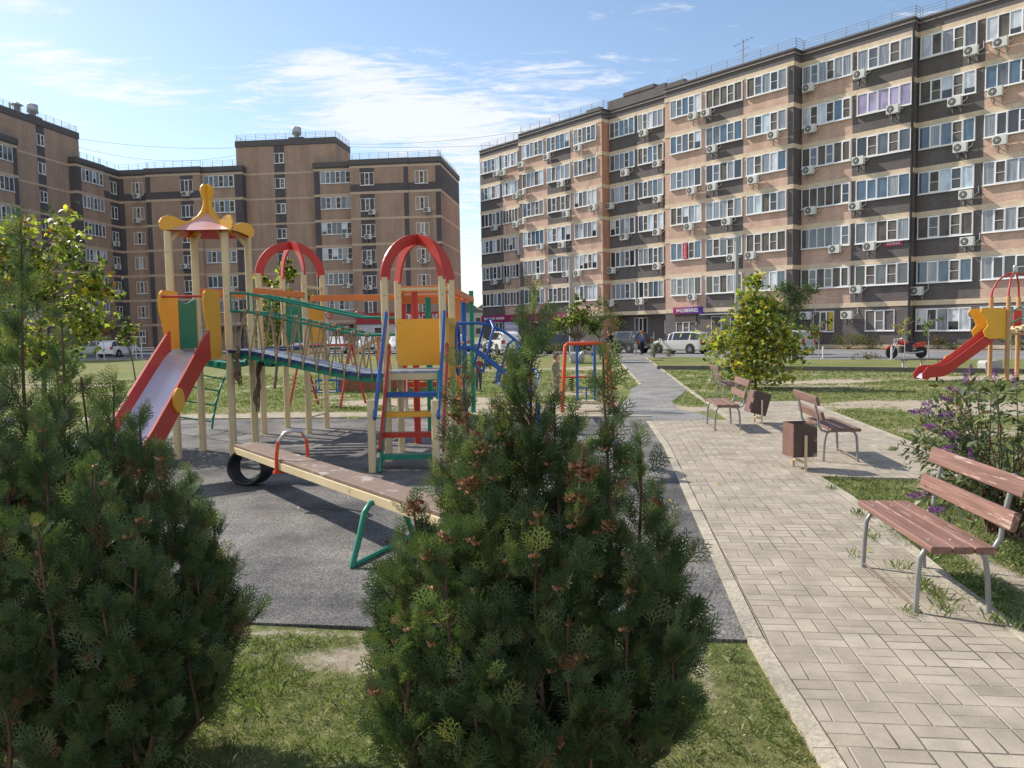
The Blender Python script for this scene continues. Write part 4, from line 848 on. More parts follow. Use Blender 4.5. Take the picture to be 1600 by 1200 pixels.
# --- rope bridge
def blend(p, q, f): return Vector((p[0] + (q[0] - p[0]) * f, p[1] + (q[1] - p[1]) * f, 0))
def zprof(f, z0, z1):
    a, c = .13, .86
    if f < a: return z0 - .015 * f / a
    if f > c: return z1
    g = (f - a) / (c - a); g = g + .08 * math.sin(PI * g) * (1 - 2 * g) * 0; return z0 - .015 + (z1 - z0 + .015) * (g * .9 + .1 * g * g * (3 - 2 * g))
NP = 23; br = MB()
for s, (p, q) in enumerate(((C_, C1), (D_, C2))):
    b = MB()
    for k in range(24):
        f0, f1 = k / 24, (k + 1) / 24; b.bar(blend(p, q, f0) + V3(0, 0, zprof(f0, 1.58, 1.23) - .085), blend(p, q, f1) + V3(0, 0, zprof(f1, 1.58, 1.23) - .085), .04, .075)
    part(PS, b, 'bridge_beam', P_GRN)
for k in range(NP):
    f0, f1 = (k + .05) / NP, (k + .95) / NP; b = MB(); v = []
    for f in (f0, f1):
        for p, q, sgn in ((C_, C1, -1), (D_, C2, 1)):
            w_ = blend(p, q, f); z_ = zprof(f, 1.58, 1.23)
            w_ += V3(-.01, .05 * sgn, 0) * (1 if sgn > 0 else 1); v += [w_ + V3(0, 0, z_), w_ + V3(0, 0, z_ - .045)]
    b.add(v, [(0, 2, 6, 4), (1, 5, 7, 3), (0, 4, 5, 1), (2, 3, 7, 6), (4, 6, 7, 5), (0, 1, 3, 2)], 0)
    b.m = [0, 1, 1, 1, 1, 1]; part(PS, b, 'plank', [P_PLK, P_DBL])
for s, (p, q) in enumerate(((C_, C1), (D_, C2))):
    for hz0, hz1 in ((2.40, 2.00), (2.14, 1.76)):
        b = MB(); b.tube([blend(p, q, f) + V3(0, 0, zprof(f, hz0, hz1)) for f in [k / 16 for k in range(17)]], .019, 8); part(PS, b, 'bridge_rail', P_GRN)
    for f in (.02, .14):
        b = MB(); b.tube([blend(p, q, f) + V3(0, 0, 2.14), blend(p, q, f) + V3(0, 0, 2.40)], .016, 6); part(PS, b, 'bridge_rail', P_GRN)
    rr = random.Random(5 + s); nk = 10
    for k in range(nk):
        f = .11 + .86 * k / nk + (.03 if s else 0); top = blend(p, q, f) + V3(0, 0, zprof(f, 2.14, 1.76)); b = MB()
        for df in (-.055, .035):
            g = min(.985, max(.015, f + df)); lo = blend(p, q, g) + V3(0, -.06 if s == 0 else .06, zprof(g, 1.58, 1.23) - .10); b.tube([top + V3(0, 0, .0), top.lerp(lo, .5) + V3(rr.uniform(-.008, .008), 0, 0), lo], .011, 6)
        b.tube([top + V3(.0, .026 * math.cos(a), .026 * math.sin(a)) for a in [2 * PI * j / 10 for j in range(10)]], .014, 6, 0, True)
        b.tube([top + V3(.03, .026 * math.cos(a), .026 * math.sin(a)) for a in [2 * PI * j / 10 for j in range(10)]], .013, 6, 0, True)
        part(PS, b, 'rope', P_ROPE)
for p, q in ((at(371, 540, 11.35), at(372, 604, 11.33)), (at(407, 556, 11.9), at(399, 645, 11.5))):
    b = MB(); n = 9; b.tube([p.lerp(q, k / n) + V3(.02 * math.sin(k * 1.7), .015 * math.cos(k * 2.1), 0) for k in range(n + 1)], .03, 7, 0, rs=[.012, .03, .045, .03, .026, .04, .048, .04, .02, .006])
    b.tube([p.lerp(q, .3), p.lerp(q, .8) + V3(.05, 0, .02), p.lerp(q, .98) + V3(.04, .02, 0)], .012, 5); part(PS, b, 'frayed_strap', P_ROPD)
# --- hanging chain walk between towers one and two
for p, q in ((B_, E_), (D_, G_)):
    b = MB(); b.bar((p[0], p[1], 2.47), (q[0], q[1], 2.47), .05, .10); part(PS, b, 'overhead_beam', P_ORG, bevel=.006)
    for k in range(6):
        f = (k + .6) / 6.4; c = blend(p, q, f); b = MB(); n = 16
        for j in range(n): z_ = 2.42 - (2.42 - 1.55) * j / n; b.bar(c + V3(0, 0, z_), c + V3(0, 0, z_ - .05), .022 if j % 2 else .008, .008 if j % 2 else .022)
        part(PS, b, 'chain', P_CHN)
for k in range(6):
    f = (k + .6) / 6.4; c0 = blend(B_, E_, f); c1 = blend(D_, G_, f); b = MB(); b.bar(c0 + V3(-.03, 0, 1.53), c1 + V3(.03, 0, 1.53), .16, .035); part(PS, b, 'foot_board', P_DBL)
# beam from tower two towards tower three with hanging handles
b = MB(); b.bar((-3.63, 14.35, 2.43), (-.95, 14.9, 2.43), .05, .11); part(PS, b, 'overhead_beam', P_ORG, bevel=.006)
for k in range(5):
    f = (k + .6) / 5.2; c = Vector((-3.63 + 2.68 * f, 14.35 + .55 * f, 0)); b = MB(); b.tube([c + V3(0, 0, 2.38), c + V3(.01, 0, 2.18)], .01, 5); part(PS, b, 'chain', P_CHN)
    b = MB(); b.tube([c + V3(.05 * math.cos(a), 0, 2.12 + .06 * math.sin(a)) for a in [2 * PI * j / 12 for j in range(12)]], .012, 6, 0, True); part(PS, b, 'hand_ring', P_DEEP)
# --- green arched ladder climbing to the chain walk
def arc3(p, q, bow, n=14): return [Vector(p).lerp(Vector(q), k / n) + V3(-bow * .5 * math.sin(PI * k / n), 0, bow * math.sin(PI * k / n)) for k in range(n + 1)]
r1 = arc3((-6.15, 14.3, 0), (-4.75, 12.9, 1.52), .28); r2 = arc3((-5.75, 14.95, 0), (-4.35, 13.55, 1.52), .28)
for r_ in (r1, r2): b = MB(); b.tube(r_, .02, 8); part(PS, b, 'climber_rail', P_GRN)
for k in (2, 4, 6, 8, 10, 12):
    b = MB(); a, c = r1[k], r2[k]; m_ = (a + c) / 2 + V3(.28, -.1, -.12); b.tube([a, a.lerp(m_, .75), m_, m_.lerp(c, .25), c], .015, 6); part(PS, b, 'climber_rung', P_GRN)
b = MB(); n = 16; pts = [V3(-5.35 + 1.55 * k / n, 13.7 + .1 * math.sin(k), 1.30 + .025 * math.sin(k * .9)) for k in range(n + 1)]
for p, q in zip(pts, pts[1:]): b.bar(p, q, .30, .09)
part(PS, b, 'walkway_plank', P_GRN)
# --- blue hoop climber on the right of tower three
def bl(b, name='climber_rail'): return part(PS, b, name, P_BLU)
hx = -.78; b = MB(); b.tube([(hx + .02, 11.22 + .36 * math.cos(a), 1.53 + .36 * math.sin(a)) for a in [2 * PI * j / 24 for j in range(24)]], .02, 8, 0, True); bl(b, 'hoop')
def rail_lo(t_, y): return V3(hx + 2.15 * t_, y, 1.56 - 1.50 * max(0, (t_ - .10)) / .9 * (1 if t_ < 1 else 1))
for y in (10.9, 11.5): b = MB(); b.tube([rail_lo(.52 * k / 10, y) for k in range(11)] + [rail_lo(.52, y) + V3(.03, 0, -.10), rail_lo(.52, y) + V3(.04, 0, -.86)], .02, 8); bl(b)
b = MB(); b.tube([(hx, 11.22, 1.90), (-.45, 11.22, 1.90), (-.27, 11.21, 1.865), (-.05, 11.2, 1.74), (.12, 11.2, 1.60), (.32, 11.2, 1.36)], .02, 8); bl(b)
for k, (t_, hgt) in enumerate(((.20, .43), (.36, .40), (.49, .2))):
    a = rail_lo(t_, 10.9); c = rail_lo(t_, 11.5) - V3(.15, 0, -.06); tp = V3(.12, 0, hgt + .08); b = MB()
    b.tube([a + V3(-.05, 0, -.18), a + tp * .55, a + tp * .85 + V3(.01, .08, 0), (a + c) / 2 + tp * 1.06, c + tp * .85 + V3(.01, -.08, 0), c + tp * .55, c + V3(-.05, 0, -.18)], .019, 8); bl(b, 'hoop')
    b = MB(); b.tube([a + V3(-.05, 0, -.16), c + V3(-.05, 0, -.16)], .016, 6); bl(b, 'climber_rung')
# --- monkey bars behind tower three
MK = thing('monkey_bars', 'overhead orange beams on red, green and blue posts, behind the tower with stairs', 'climbing frame', (-1.1, 14.5, 0))
mkp = [((-1.52, 12.5), P_RED, 2.42), ((-1.40, 13.4), P_GRN, 2.36), ((-1.0, 14.75), P_ORG, 2.36), ((-.96, 16.1), P_BLU, 2.42), ((-.86, 17.3), P_GRN, 2.66), ((-2.35, 17.3), P_RED, 2.4)]
for (x, y), m_, z_ in mkp: post(MK, x, y, z_, .10, m_)
for p, q in (((-1.75, 12.6, 2.46), (-.98, 12.45, 2.46)), ((-.98, 12.35, 2.47), (-.84, 17.4, 2.47)), ((-1.72, 12.5, 2.46), (-2.35, 17.4, 2.46)), ((-2.4, 17.3, 2.46), (-.8, 17.3, 2.44))):
    b = MB(); b.bar(p, q, .06, .11); part(MK, b, 'beam', P_ORG, bevel=.006)
for k in range(7):
    f = k / 7; y = 13 + 4 * f; b = MB(); b.tube([(-1.78 - .55 * f, y, 2.38), (-.97 + .1 * f, y, 2.38)], .015, 6); part(MK, b, 'bar', P_ORG)
for k in range(4):
    x, y = -1.0, 15.0 + .28 * k; b = MB(); b.tube([(x, y, 2.38), (x, y, 1.9)], .007, 5); part(MK, b, 'chain', P_CHN)
for z_ in (1.55, 1.95): b = MB(); b.tube([(-1.02, 12.5, z_), (-.97, 16.1, z_)], .017, 6); part(MK, b, 'bar', P_ORG)
# --- seesaw
SS = thing('seesaw', 'long brown-topped seesaw plank resting low on a half tyre, with orange handle and green trestle', 'seesaw', (-1.6, 7.1, 0))
p0 = V3(-3.22, 9.42, .475); p1 = V3(-1.02, 6.28, .53); dd_ = (p1 - p0).normalized(); p2 = p1 + dd_ * 1.1
sd_ = dd_.cross(V3(0, 0, 1)).normalized()
M_SEAT = pm('worn brown board', (.20, .135, .10), .6, var=.15, scale=5, bump=.25, bscale=50, wear=(.36, .31, .27), wear_amt=.58, wscale=4.5)
b = MB(); b.bar(p0, p2, .28, .03); part(SS, b, 'plank', M_SEAT, bevel=.004)
for s in (-1, 1): b = MB(); b.bar(p0 + sd_ * (.13 * s) - V3(0, 0, .055), p2 + sd_ * (.13 * s) - V3(0, 0, .055), .045, .075); part(SS, b, 'side_rail', P_CRM, bevel=.004)
b = MB(); hp = p0 + dd_ * 1.62
pts = [hp + sd_ * .17 + V3(0, 0, -.10), hp + sd_ * .165 + V3(0, 0, .05), hp + sd_ * .15 + dd_ * .02 + V3(0, 0, .20), hp + sd_ * .09 + dd_ * .05 + V3(0, 0, .285), hp + dd_ * .06 + V3(0, 0, .305), hp - sd_ * .09 + dd_ * .05 + V3(0, 0, .285), hp - sd_ * .15 + dd_ * .02 + V3(0, 0, .20), hp - sd_ * .165 + V3(0, 0, .05), hp - sd_ * .17 + V3(0, 0, -.10)]
b.tube(pts, .019, 10); b.bar(hp + sd_ * .2 - V3(0, 0, .115), hp - sd_ * .2 - V3(0, 0, .115), .05, .03); b.m = [0] * len(b.m); 
for k in range(len(b.f)):
    zc = sum(b.v[j][2] for j in b.f[k]) / len(b.f[k])
    if zc > hp.z + .235: b.m[k] = 1
part(SS, b, 'handle', [P_DEEP, P_STL])
b = MB(); tc_ = p0 + dd_ * .20 - V3(.02, 0, .255); td = V3(.86, -.50, 0).normalized(); tw_ = td.cross(V3(0, 0, 1)); n = 28; v = []
for k in range(n):
    a = 2 * PI * k / n; rx, rz = .30 + .02 * math.sin(a * 2), .205 - .02 * math.cos(a)
    for (dr, w_) in ((0, -.09), (0, .09), (-.03, .085), (-.02, 0), (-.03, -.085)): v.append(tc_ + td * ((rx + dr) * math.cos(a)) + V3(0, 0, (rz + dr) * math.sin(a)) + tw_ * w_)
b.add(v, [(k * 5 + j, k * 5 + (j + 1) % 5, ((k + 1) % n) * 5 + (j + 1) % 5, ((k + 1) % n) * 5 + j) for k in range(n) for j in range(5)], 0, True); part(SS, b, 'tyre', P_RUB)
f0 = V3(-1.24, 5.87, 0); f1 = V3(-.88, 6.75, 0); b = MB(); up = V3(0, 0, .45)
for s in (1,):
    b.tube([f0 + V3(0, 0, .02), f0.lerp(f1, .12) + up * .5, f0.lerp(f1, .2) + up * .88, f0.lerp(f1, .29) + up * 1.0, f0.lerp(f1, .5) + up * 1.02, f0.lerp(f1, .71) + up * 1.0, f0.lerp(f1, .8) + up * .88, f0.lerp(f1, .88) + up * .5, f1 + V3(0, 0, .02)], .024, 10)
    b.tube([f0 + V3(0, 0, .03), f1 + V3(0, 0, .03)], .02, 8); b.tube([f0.lerp(f1, .5) + up, f0.lerp(f1, .5) + V3(0, 0, .52)], .03, 8)
part(SS, b, 'trestle', P_GRN)
# --- swings and small things behind
SW = thing('swing_set', 'low red two-frame swing with a boxy blue seat, out on the grass behind the bridge', 'swing', (*g2(510, 636), 0))
ft = [G(451, 640), G(497, 631), G(531, 640), G(571, 629)]; zt = 1.50; t0 = (ft[0] + ft[1]) / 2 + V3(0, 0, zt); t1 = (ft[2] + ft[3]) / 2 + V3(0, 0, zt)
for f_, t_ in ((ft[0], t0), (ft[1], t0), (ft[2], t1), (ft[3], t1)): b = MB(); b.tube([f_, t_], .03, 8); part(SW, b, 'leg', P_RED)
b = MB(); b.tube([t0 + (t0 - t1) * .05, t1 + (t1 - t0) * .05], .03, 8); part(SW, b, 'top_beam', P_RED)
m_ = (t0 + t1) / 2
for s in (-.22, .22): b = MB(); c = m_ + (t1 - t0).normalized() * s; b.tube([c, c - V3(0, 0, .92)], .012, 6); part(SW, b, 'hanger', P_DBL)
b = MB(); c = m_ - V3(0, 0, 1.0)
for z_ in (-.14, .14):
    for p, q in (((-.25, -.16), (.25, -.16)), ((.25, -.16), (.25, .16)), ((.25, .16), (-.25, .16)), ((-.25, .16), (-.25, -.16))): b.bar(c + V3(*p, z_), c + V3(*q, z_), .03, .03)
for p in ((-.25, -.16), (.25, -.16), (.25, .16), (-.25, .16)): b.bar(c + V3(*p, -.14), c + V3(*p, .14), .03, .03)
b.box(c.x - .24, c.x + .24, c.y - .15, c.y + .15, c.z - .15, c.z - .13, 1); part(SW, b, 'seat', [P_BLU, P_CRM])
SB = thing('sandbox', 'brown-sided sandbox under a slanted pale canopy with faint prints, behind the rope bridge', 'sandbox', (*g2(580, 607), 0)); c = Vector(SB.location)
M_CAN = pm('faded pink canopy', (.62, .50, .48), .6, var=.12, scale=3, wear=(.40, .25, .30), wear_amt=.62, wscale=5); M_BRN = pm('brown boards', (.24, .10, .05), .7, var=.15)
b = MB(); s_ = .85
for p, q in (((-s_, -s_), (s_, -s_)), ((s_, -s_), (s_, s_)), ((s_, s_), (-s_, s_)), ((-s_, s_), (-s_, -s_))): b.bar(c + V3(*p, .16), c + V3(*q, .16), .05, .32)
part(SB, b, 'side_board', M_BRN); b = MB(); b.box(c.x - s_ + .03, c.x + s_ - .03, c.y - s_ + .03, c.y + s_ - .03, .0, .22); part(SB, b, 'sand', pm('pale sand', (.50, .44, .33), .95, bump=.5))
for x, y, z_ in ((-.3, -.5, 1.22), (.35, -.5, 1.68), (-.3, .5, 1.22), (.35, .5, 1.68)): b = MB(); b.bar(c + V3(x, y, 0), c + V3(x, y, z_), .08, .08); part(SB, b, 'post', P_ORG if x > 0 else P_CRM)
b = MB(); b.bar(c + V3(-.75, 0, 1.0), c + V3(.65, 0, 1.82), 1.5, .03); part(SB, b, 'canopy', M_CAN)
RBN = thing('park_bench', 'long red-boarded bench with white legs, seen through the tower stairs', 'bench', (-1.75, 16.6, 0)); c = Vector(RBN.location)
for z_, y in ((.80, .22), (.66, .2)): b = MB(); b.bar(c + V3(-.75, y, z_), c + V3(.85, y, z_), .03, .11); part(RBN, b, 'back_board', P_RED)
b = MB(); b.box(c.x - .75, c.x + .85, c.y - .2, c.y + .15, .42, .46); part(RBN, b, 'seat', P_RED)
for x in (-.5, .6):
    b = MB(); b.tube([c + V3(x, -.18, 0), c + V3(x, -.16, .42), c + V3(x, .12, .42), c + V3(x, .24, .86)], .018, 6); b.tube([c + V3(x, .14, .42), c + V3(x, .18, 0)], .018, 6); part(RBN, b, 'leg', pm('white tube', (.6, .6, .6), .4))
FG = thing('swing_set', 'orange-red portal frame with blue uprights and a low seat, right of the thuja leader', 'swing', (1.85, 17.2, 0))
Yf = 17.2; X0 = at(883, 540, Yf).x; X1 = at(949, 540, Yf).x; zt = 1.47
b = MB(); b.tube([(X0 - .10, Yf - .25, 0), (X0, Yf, zt - .05), (X0 + .05, Yf, zt), (X1 - .05, Yf, zt), (X1, Yf, zt - .05), (X1 + .10, Yf - .25, 0)], .04, 8); b.tube([(X0 - .05, Yf + .45, 0), (X0, Yf, zt - .1)], .035, 8); b.tube([(X1 + .05, Yf + .45, 0), (X1, Yf, zt - .1)], .035, 8); part(FG, b, 'portal_frame', P_DEEP)
for x in (901.5, 929): xx = at(x, 560, Yf).x; b = MB(); b.bar((xx, Yf, .22), (xx, Yf, 1.42), .055, .055); part(FG, b, 'upright', P_BLU)
xa, xb = at(902, 560, Yf).x, at(929, 560, Yf).x
b = MB(); b.bar((xa, Yf, .50), (xb, Yf, .50), .03, .03); b.bar(((xa + xb) / 2, Yf, .2), ((xa + xb) / 2, Yf, .5), .03, .03); part(FG, b, 'crossbar', P_BLU); b = MB(); b.box(xa - .05, xb + .05, Yf - .15, Yf + .15, .19, .22); part(FG, b, 'seat', P_CRM)
p = G(893, 612); SPN = thing('spring_rider', 'small red seat on a dark spring with thin grey hoop, behind the portal swing', 'spring rider', (p.x, p.y, 0)); b = MB(); b.tube([p + V3(.07 * math.cos(k), .07 * math.sin(k), .02 + .38 * k / 40) for k in range(41)], .013, 5); part(SPN, b, 'spring', P_RUB)
b = MB(); b.box(p.x - .42, p.x + .42, p.y - .12, p.y + .12, .40, .44); part(SPN, b, 'seat', P_RED); b = MB(); b.tube([p + V3(.12 + .55 * (1 - math.cos(a)) * .5, 0, .42 + .75 * math.sin(a)) for a in [PI * k / 12 for k in range(13)]], .02, 6); part(SPN, b, 'hoop', P_STL)
p = G(541, 606, .08); b = MB(); b.ball((p.x, p.y, .11), .11, .11, .11); tag(b.build('ball', pm('purple ball', (.12, .05, .42), .4)), 'small purple ball lying on the grass behind the rope bridge', 'ball')
# --- second play tower with a slide on the far right
P2 = thing('slide_tower', 'distant play tower with curved red slide and dome of red hoops, at the right edge', 'play structure', (15.3, 24.8, 0))
M_TAN = pm('tan timber post', (.50, .27, .13), .6, var=.1)
q1, q2, q3, q4 = (14.96, 24.6), (15.12, 24.0), (16.36, 24.5), (16.2, 25.2)
for q in (q1, q2, q3, q4): post(P2, *q, 2.55, .11, M_TAN)
cx = sum(q[0] for q in (q1, q2, q3, q4)) / 4; cy = sum(q[1] for q in (q1, q2, q3, q4)) / 4
for q in (q1, q2, q3, q4):
    b = MB(); b.tube([(q[0], q[1], 2.45)] + [(cx + (q[0] - cx) * math.cos(a), cy + (q[1] - cy) * math.cos(a), 2.5 + .78 * math.sin(a)) for a in [PI / 2 * k / 8 for k in range(9)]], .028, 8); part(P2, b, 'hoop', P_RED)
b = MB(); b.lathe((cx, cy, 3.24), [(.05, 0), (.09, .06), (.06, .14), (.08, .2), (.04, .28)], 12); part(P2, b, 'finial', P_STL)
b = MB(); b.add([(*q1, 1.42), (*q2, 1.42), (*q3, 1.42), (*q4, 1.42), (*q1, 1.36), (*q2, 1.36), (*q3, 1.36), (*q4, 1.36)], [(0, 1, 2, 3), (7, 6, 5, 4), (0, 4, 5, 1), (1, 5, 6, 2), (2, 6, 7, 3), (3, 7, 4, 0)]); part(P2, b, 'deck', M_TAN)
sdir = (Vector((*q1, 0)) + Vector((*q2, 0))) / 2; dv = V3(-.94, -.05, 0).normalized(); sv = dv.cross(V3(0, 0, 1))
bd = [(0, 1.42), (.25, 1.40), (.5, 1.22), (1.0, .86), (1.5, .50), (1.75, .33), (1.95, .26), (2.25, .26), (2.4, .22), (2.5, .1)]
b = MB(); v = []
for s, z_ in bd: v += [sdir + dv * s + sv * w_ + V3(0, 0, z_) for w_ in (-.22, .22)]
b.add(v, [(2 * k, 2 * k + 1, 2 * k + 3, 2 * k + 2) for k in range(len(bd) - 1)], 0, True); sl2 = part(P2, b, 'slide', P_CHUTE)
for s in (-1, 1):
    tp = [(x, z_ + .22) for x, z_ in bd[1:-1]] + [(2.56, .24), (2.55, .08)]; lw = [(2.4, .05), (2.3, .12), (1.95, .14), (1.7, .22), (1.45, .42), (.95, .76), (.4, 1.14), (.25, 1.3)]
    b = MB(); b.prism(sdir + sv * (.24 * s), dv, (0, 0, 1), tp + lw, .03); part(P2, b, 'guard', P_RED, sl2)
    b = MB(); b.prism(sdir + sv * (.28 * s), dv, (0, 0, 1), [(-.1, 1.28), (-.1, 2.18), (.75, 2.2), (.8, 2.1), (.62, 1.85), (.55, 1.68), (.7, 1.5), (.62, 1.32), (.5, 1.26)], .03); part(P2, b, 'side_panel', P_YEL)
b = MB(); b.lathe(sdir + dv * 1.42 + sv * .27 + V3(0, 0, .62), [(.16, -.015), (.16, .015)], 16, axis=sv); part(P2, b, 'disc', P_YEL, sl2)
b = MB(); b.tube([sdir + dv * 1.95 + V3(0, 0, 0), sdir + dv * 1.95 + V3(0, 0, .2)], .03, 6); part(P2, b, 'leg', P_RUB, sl2)
b = MB(); b.prism((cx + .3, cy + .1, 0), (1, .3, 0), (0, 0, 1), [(-.3, 1.45), (.0, 1.45), (.0, 2.1), (-.3, 2.15)], .03); part(P2, b, 'side_panel', P_RED)
for dz in (0, -.35): b = MB(); b.tube([(q2[0] + .02 + 1.6 * k / 10, q2[1] + .05, 2.02 + dz + .45 * math.sin(PI * .6 * k / 10)) for k in range(11)], .022, 6); part(P2, b, 'bridge_rail', P_GRN)
b = MB()
for k in range(12): x = q2[0] + 1.7 * k / 12; b.box(x, x + .12, q2[1] + .02, q2[1] + .75, 1.36 + .34 * math.sin(PI * .6 * k / 11) - .0, 1.42 + .34 * math.sin(PI * .6 * k / 11))
part(P2, b, 'arched_bridge', P_CRM)
# ================================================================== benches, bins, street things
M_SLAT = pm('red brown painted timber', (.205, .108, .082), .65, var=.30, scale=5, bump=.6, bscale=14, wear=(.38, .27, .22), wear_amt=.60, wscale=7, stretch=(.35, 5, 5))
M_SLD = pm('dull brown painted timber', (.19, .11, .085), .65, var=.25, scale=5, bump=.4, bscale=14, stretch=(.35, 5, 5))
M_TUBE = pm('grey painted steel tube', (.30, .30, .30), .4, metal=.3, var=.06, wear=(.16, .12, .09), wear_amt=.70, wscale=30)
M_RUST = pm('rusty bar', (.16, .115, .09), .7, var=.3)
def bench(label, x, y, rz, slat, L_=1.27, ins=.17):
    o = thing('park_bench', label, 'bench', (x, y, .026), rad(rz), 'slatted park benches on grey tube legs')
    for x_ in (-L_ / 2 + ins, L_ / 2 - ins):
        for (yy, z_) in ((-.145, .457), (-.02, .457), (.105, .457)): b = MB(); b.lathe((x_, yy, z_ - .002), [(.009, 0), (.007, .004)], 8); b.build('bolt', M_GALV, o)
    for k, yy in enumerate((-.155, -.03, .095)):
        b = MB(); b.bar((-L_ / 2, yy + .01, .435), (L_ / 2, yy + .01, .435), .115, .042, ch=.008); b.build('seat_slat', slat, o)
    for dy, z_ in ((.262, .605), (.325, .80)):
        b = MB(); u = Vector((0, -.25, 1)).normalized(); b.bar((-L_ / 2, dy, z_), (L_ / 2, dy, z_), .038, .115, up=(0, .25, 1), ch=.006); b.build('back_slat', slat, o)
    for x_ in (-L_ / 2 + ins, L_ / 2 - ins):
        b = MB(); b.tube([(x_, -.215, 0), (x_, -.205, .22), (x_, -.195, .34), (x_, -.165, .392), (x_, -.11, .405), (x_, .09, .405), (x_, .15, .392), (x_, .185, .34), (x_, .20, .22), (x_, .21, 0)], .017, 8); b.build('leg', M_TUBE, o)
        b = MB(); b.tube([(x_ + .005, .06, .398), (x_, .17, .392), (x_, .235, .41), (x_, .268, .47), (x_, .285, .60), (x_, .34, .86)], .016, 8); b.build('back_support', M_TUBE, o)
    b = MB(); b.tube([(-L_ / 2 + ins, -.213, .03), (L_ / 2 - ins, -.213, .03)], .009, 6); b.build('stretcher', M_RUST, o)
    return o
bench('near red-brown bench with chipped seat slats, in front of the flowering shrub', 2.71, 5.16, -95.6, M_SLAT)
bench('brown bench facing right behind the peeling bin', 4.27, 10.5, 82.5, M_SLD)
bench('brown bench facing left, nearest the gravel path on the paved square', 3.70, 13.75, -96, M_SLD)
bench('farthest brown bench, half hidden under the yellowing maple', 5.05, 18.3, 84, M_SLD)
M_BIN = pm('brown bin front in painted shade', (.085, .05, .045), .55, var=.1); M_BINP = pm('peeling bin front in painted shade', (.085, .05, .045), .55, var=.1, wear=(.27, .30, .19), wear_amt=.50, wscale=2.9); M_RBR = pm('lit red brown bin side', (.17, .095, .075), .55, var=.12)  # fronts coloured darker for their shade, sides as if lit; the peeling is wear
def bin_(label, x, y, rz, tilt, m_):
    o = thing('litter_bin', label, 'bin', (x, y, .02), rad(rz), 'square tilting litter bins'); a, h0, h1, t_ = .15, .17, .58, .008
    T = Matrix.Translation((0, 0, .42)) @ Matrix.Rotation(rad(tilt), 4, 'Y') @ Matrix.Translation((0, 0, -.42)); b = MB(T)
    b.box(-a, a, -a, -a + t_, h0, h1, 0); b.box(-a, a, a - t_, a, h0, h1, 0); b.box(-a, -a + t_, -a + t_, a - t_, h0, h1, 1); b.box(a - t_, a, -a + t_, a - t_, h0, h1, 1); b.box(-a + t_, a - t_, -a + t_, a - t_, h0, h0 + .01, 0)
    b.build('container', [m_, M_RBR], o)
    for s in (-1, 1): b = MB(); b.box(-.017, .017, s * (a + .012) - .006, s * (a + .012) + .006, 0, .44); b.build('post', P_CRM, o)
    b = MB(); b.box(-.012, .012, -a - .006, a + .006, .09, .115); b.build('crossbar', P_CRM, o); return o
bin_('upright litter bin with paint peeling off its front, on the edge of the paved square', 3.53, 9.62, 6, 0, M_BINP)
bin_('litter bin tipped sideways between two posts, beside the bench nearest the gravel path', 4.47, 14.25, 6, 16, M_BIN)
# ------------------------------------------------------------------ cars
M_TYR = pm('tyre rubber', (.02, .02, .02), .8); M_RIM = pm('alloy wheel', (.45, .45, .46), .3, metal=.7); M_CGL = glassm('car glass', (.02, .025, .03), .03, 1.7); M_RLT = pm('red lamp', (.45, .02, .02), .25); M_HLT = pm('clear lamp', (.75, .75, .75), .15); M_PLT = pm('number plate', (.7, .7, .7), .5); M_TRIM = pm('black trim', (.03, .03, .03), .6)
def paint(name, col): m = pm(name, col, .28, var=.02); m.node_tree.nodes['Principled BSDF'].inputs['Coat Weight'].default_value = .6; return m
CARK = {  # station x, half width, bottom, belt, roof height, roof half width ; glass spans in station indices
 'sedan': ([(-2.15, .68, .32, .62, .66, .55), (-2.05, .78, .22, .80, .84, .62), (-1.45, .83, .20, .90, .96, .68), (-1.15, .84, .20, .92, 1.20, .62), (-.65, .84, .20, .92, 1.40, .58), (.25, .84, .20, .91, 1.42, .58), (.55, .84, .20, .90, 1.34, .60), (1.10, .83, .20, .89, .96, .70), (1.85, .80, .20, .76, .84, .64), (2.12, .70, .26, .60, .66, .5)], (2, 7)),
 'hatch': ([(-1.95, .70, .32, .70, .80, .60), (-1.90, .80, .24, .92, 1.00, .66), (-1.70, .83, .20, .95, 1.34, .60), (-1.30, .84, .20, .95, 1.46, .58), (.20, .84, .20, .92, 1.47, .58), (.55, .84, .20, .91, 1.38, .60), (1.05, .83, .20, .90, 1.00, .70), (1.65, .80, .20, .78, .86, .62), (1.92, .70, .26, .60, .66, .5)], (1, 6)),
 'wagon': ([(-2.05, .72, .32, .66, .78, .60), (-2.02, .80, .24, .88, .98, .66), (-1.88, .82, .20, .90, 1.36, .60), (-1.2, .82, .20, .90, 1.46, .57), (.20, .82, .20, .88, 1.44, .57), (.50, .82, .20, .87, 1.34, .59), (1.05, .81, .20, .86, .96, .70), (1.75, .78, .22, .74, .84, .62), (2.05, .70, .28, .58, .64, .5)], (1, 6)),
 'suv': ([(-2.20, .74, .42, .82, .94, .64), (-2.15, .86, .34, 1.02, 1.10, .70), (-1.95, .90, .30, 1.06, 1.50, .64), (-1.45, .91, .28, 1.06, 1.66, .62), (.25, .91, .28, 1.03, 1.67, .62), (.60, .91, .28, 1.02, 1.56, .64), (1.20, .90, .28, 1.00, 1.12, .74), (1.95, .86, .30, .90, .98, .66), (2.20, .76, .36, .70, .76, .54)], (1, 6))}
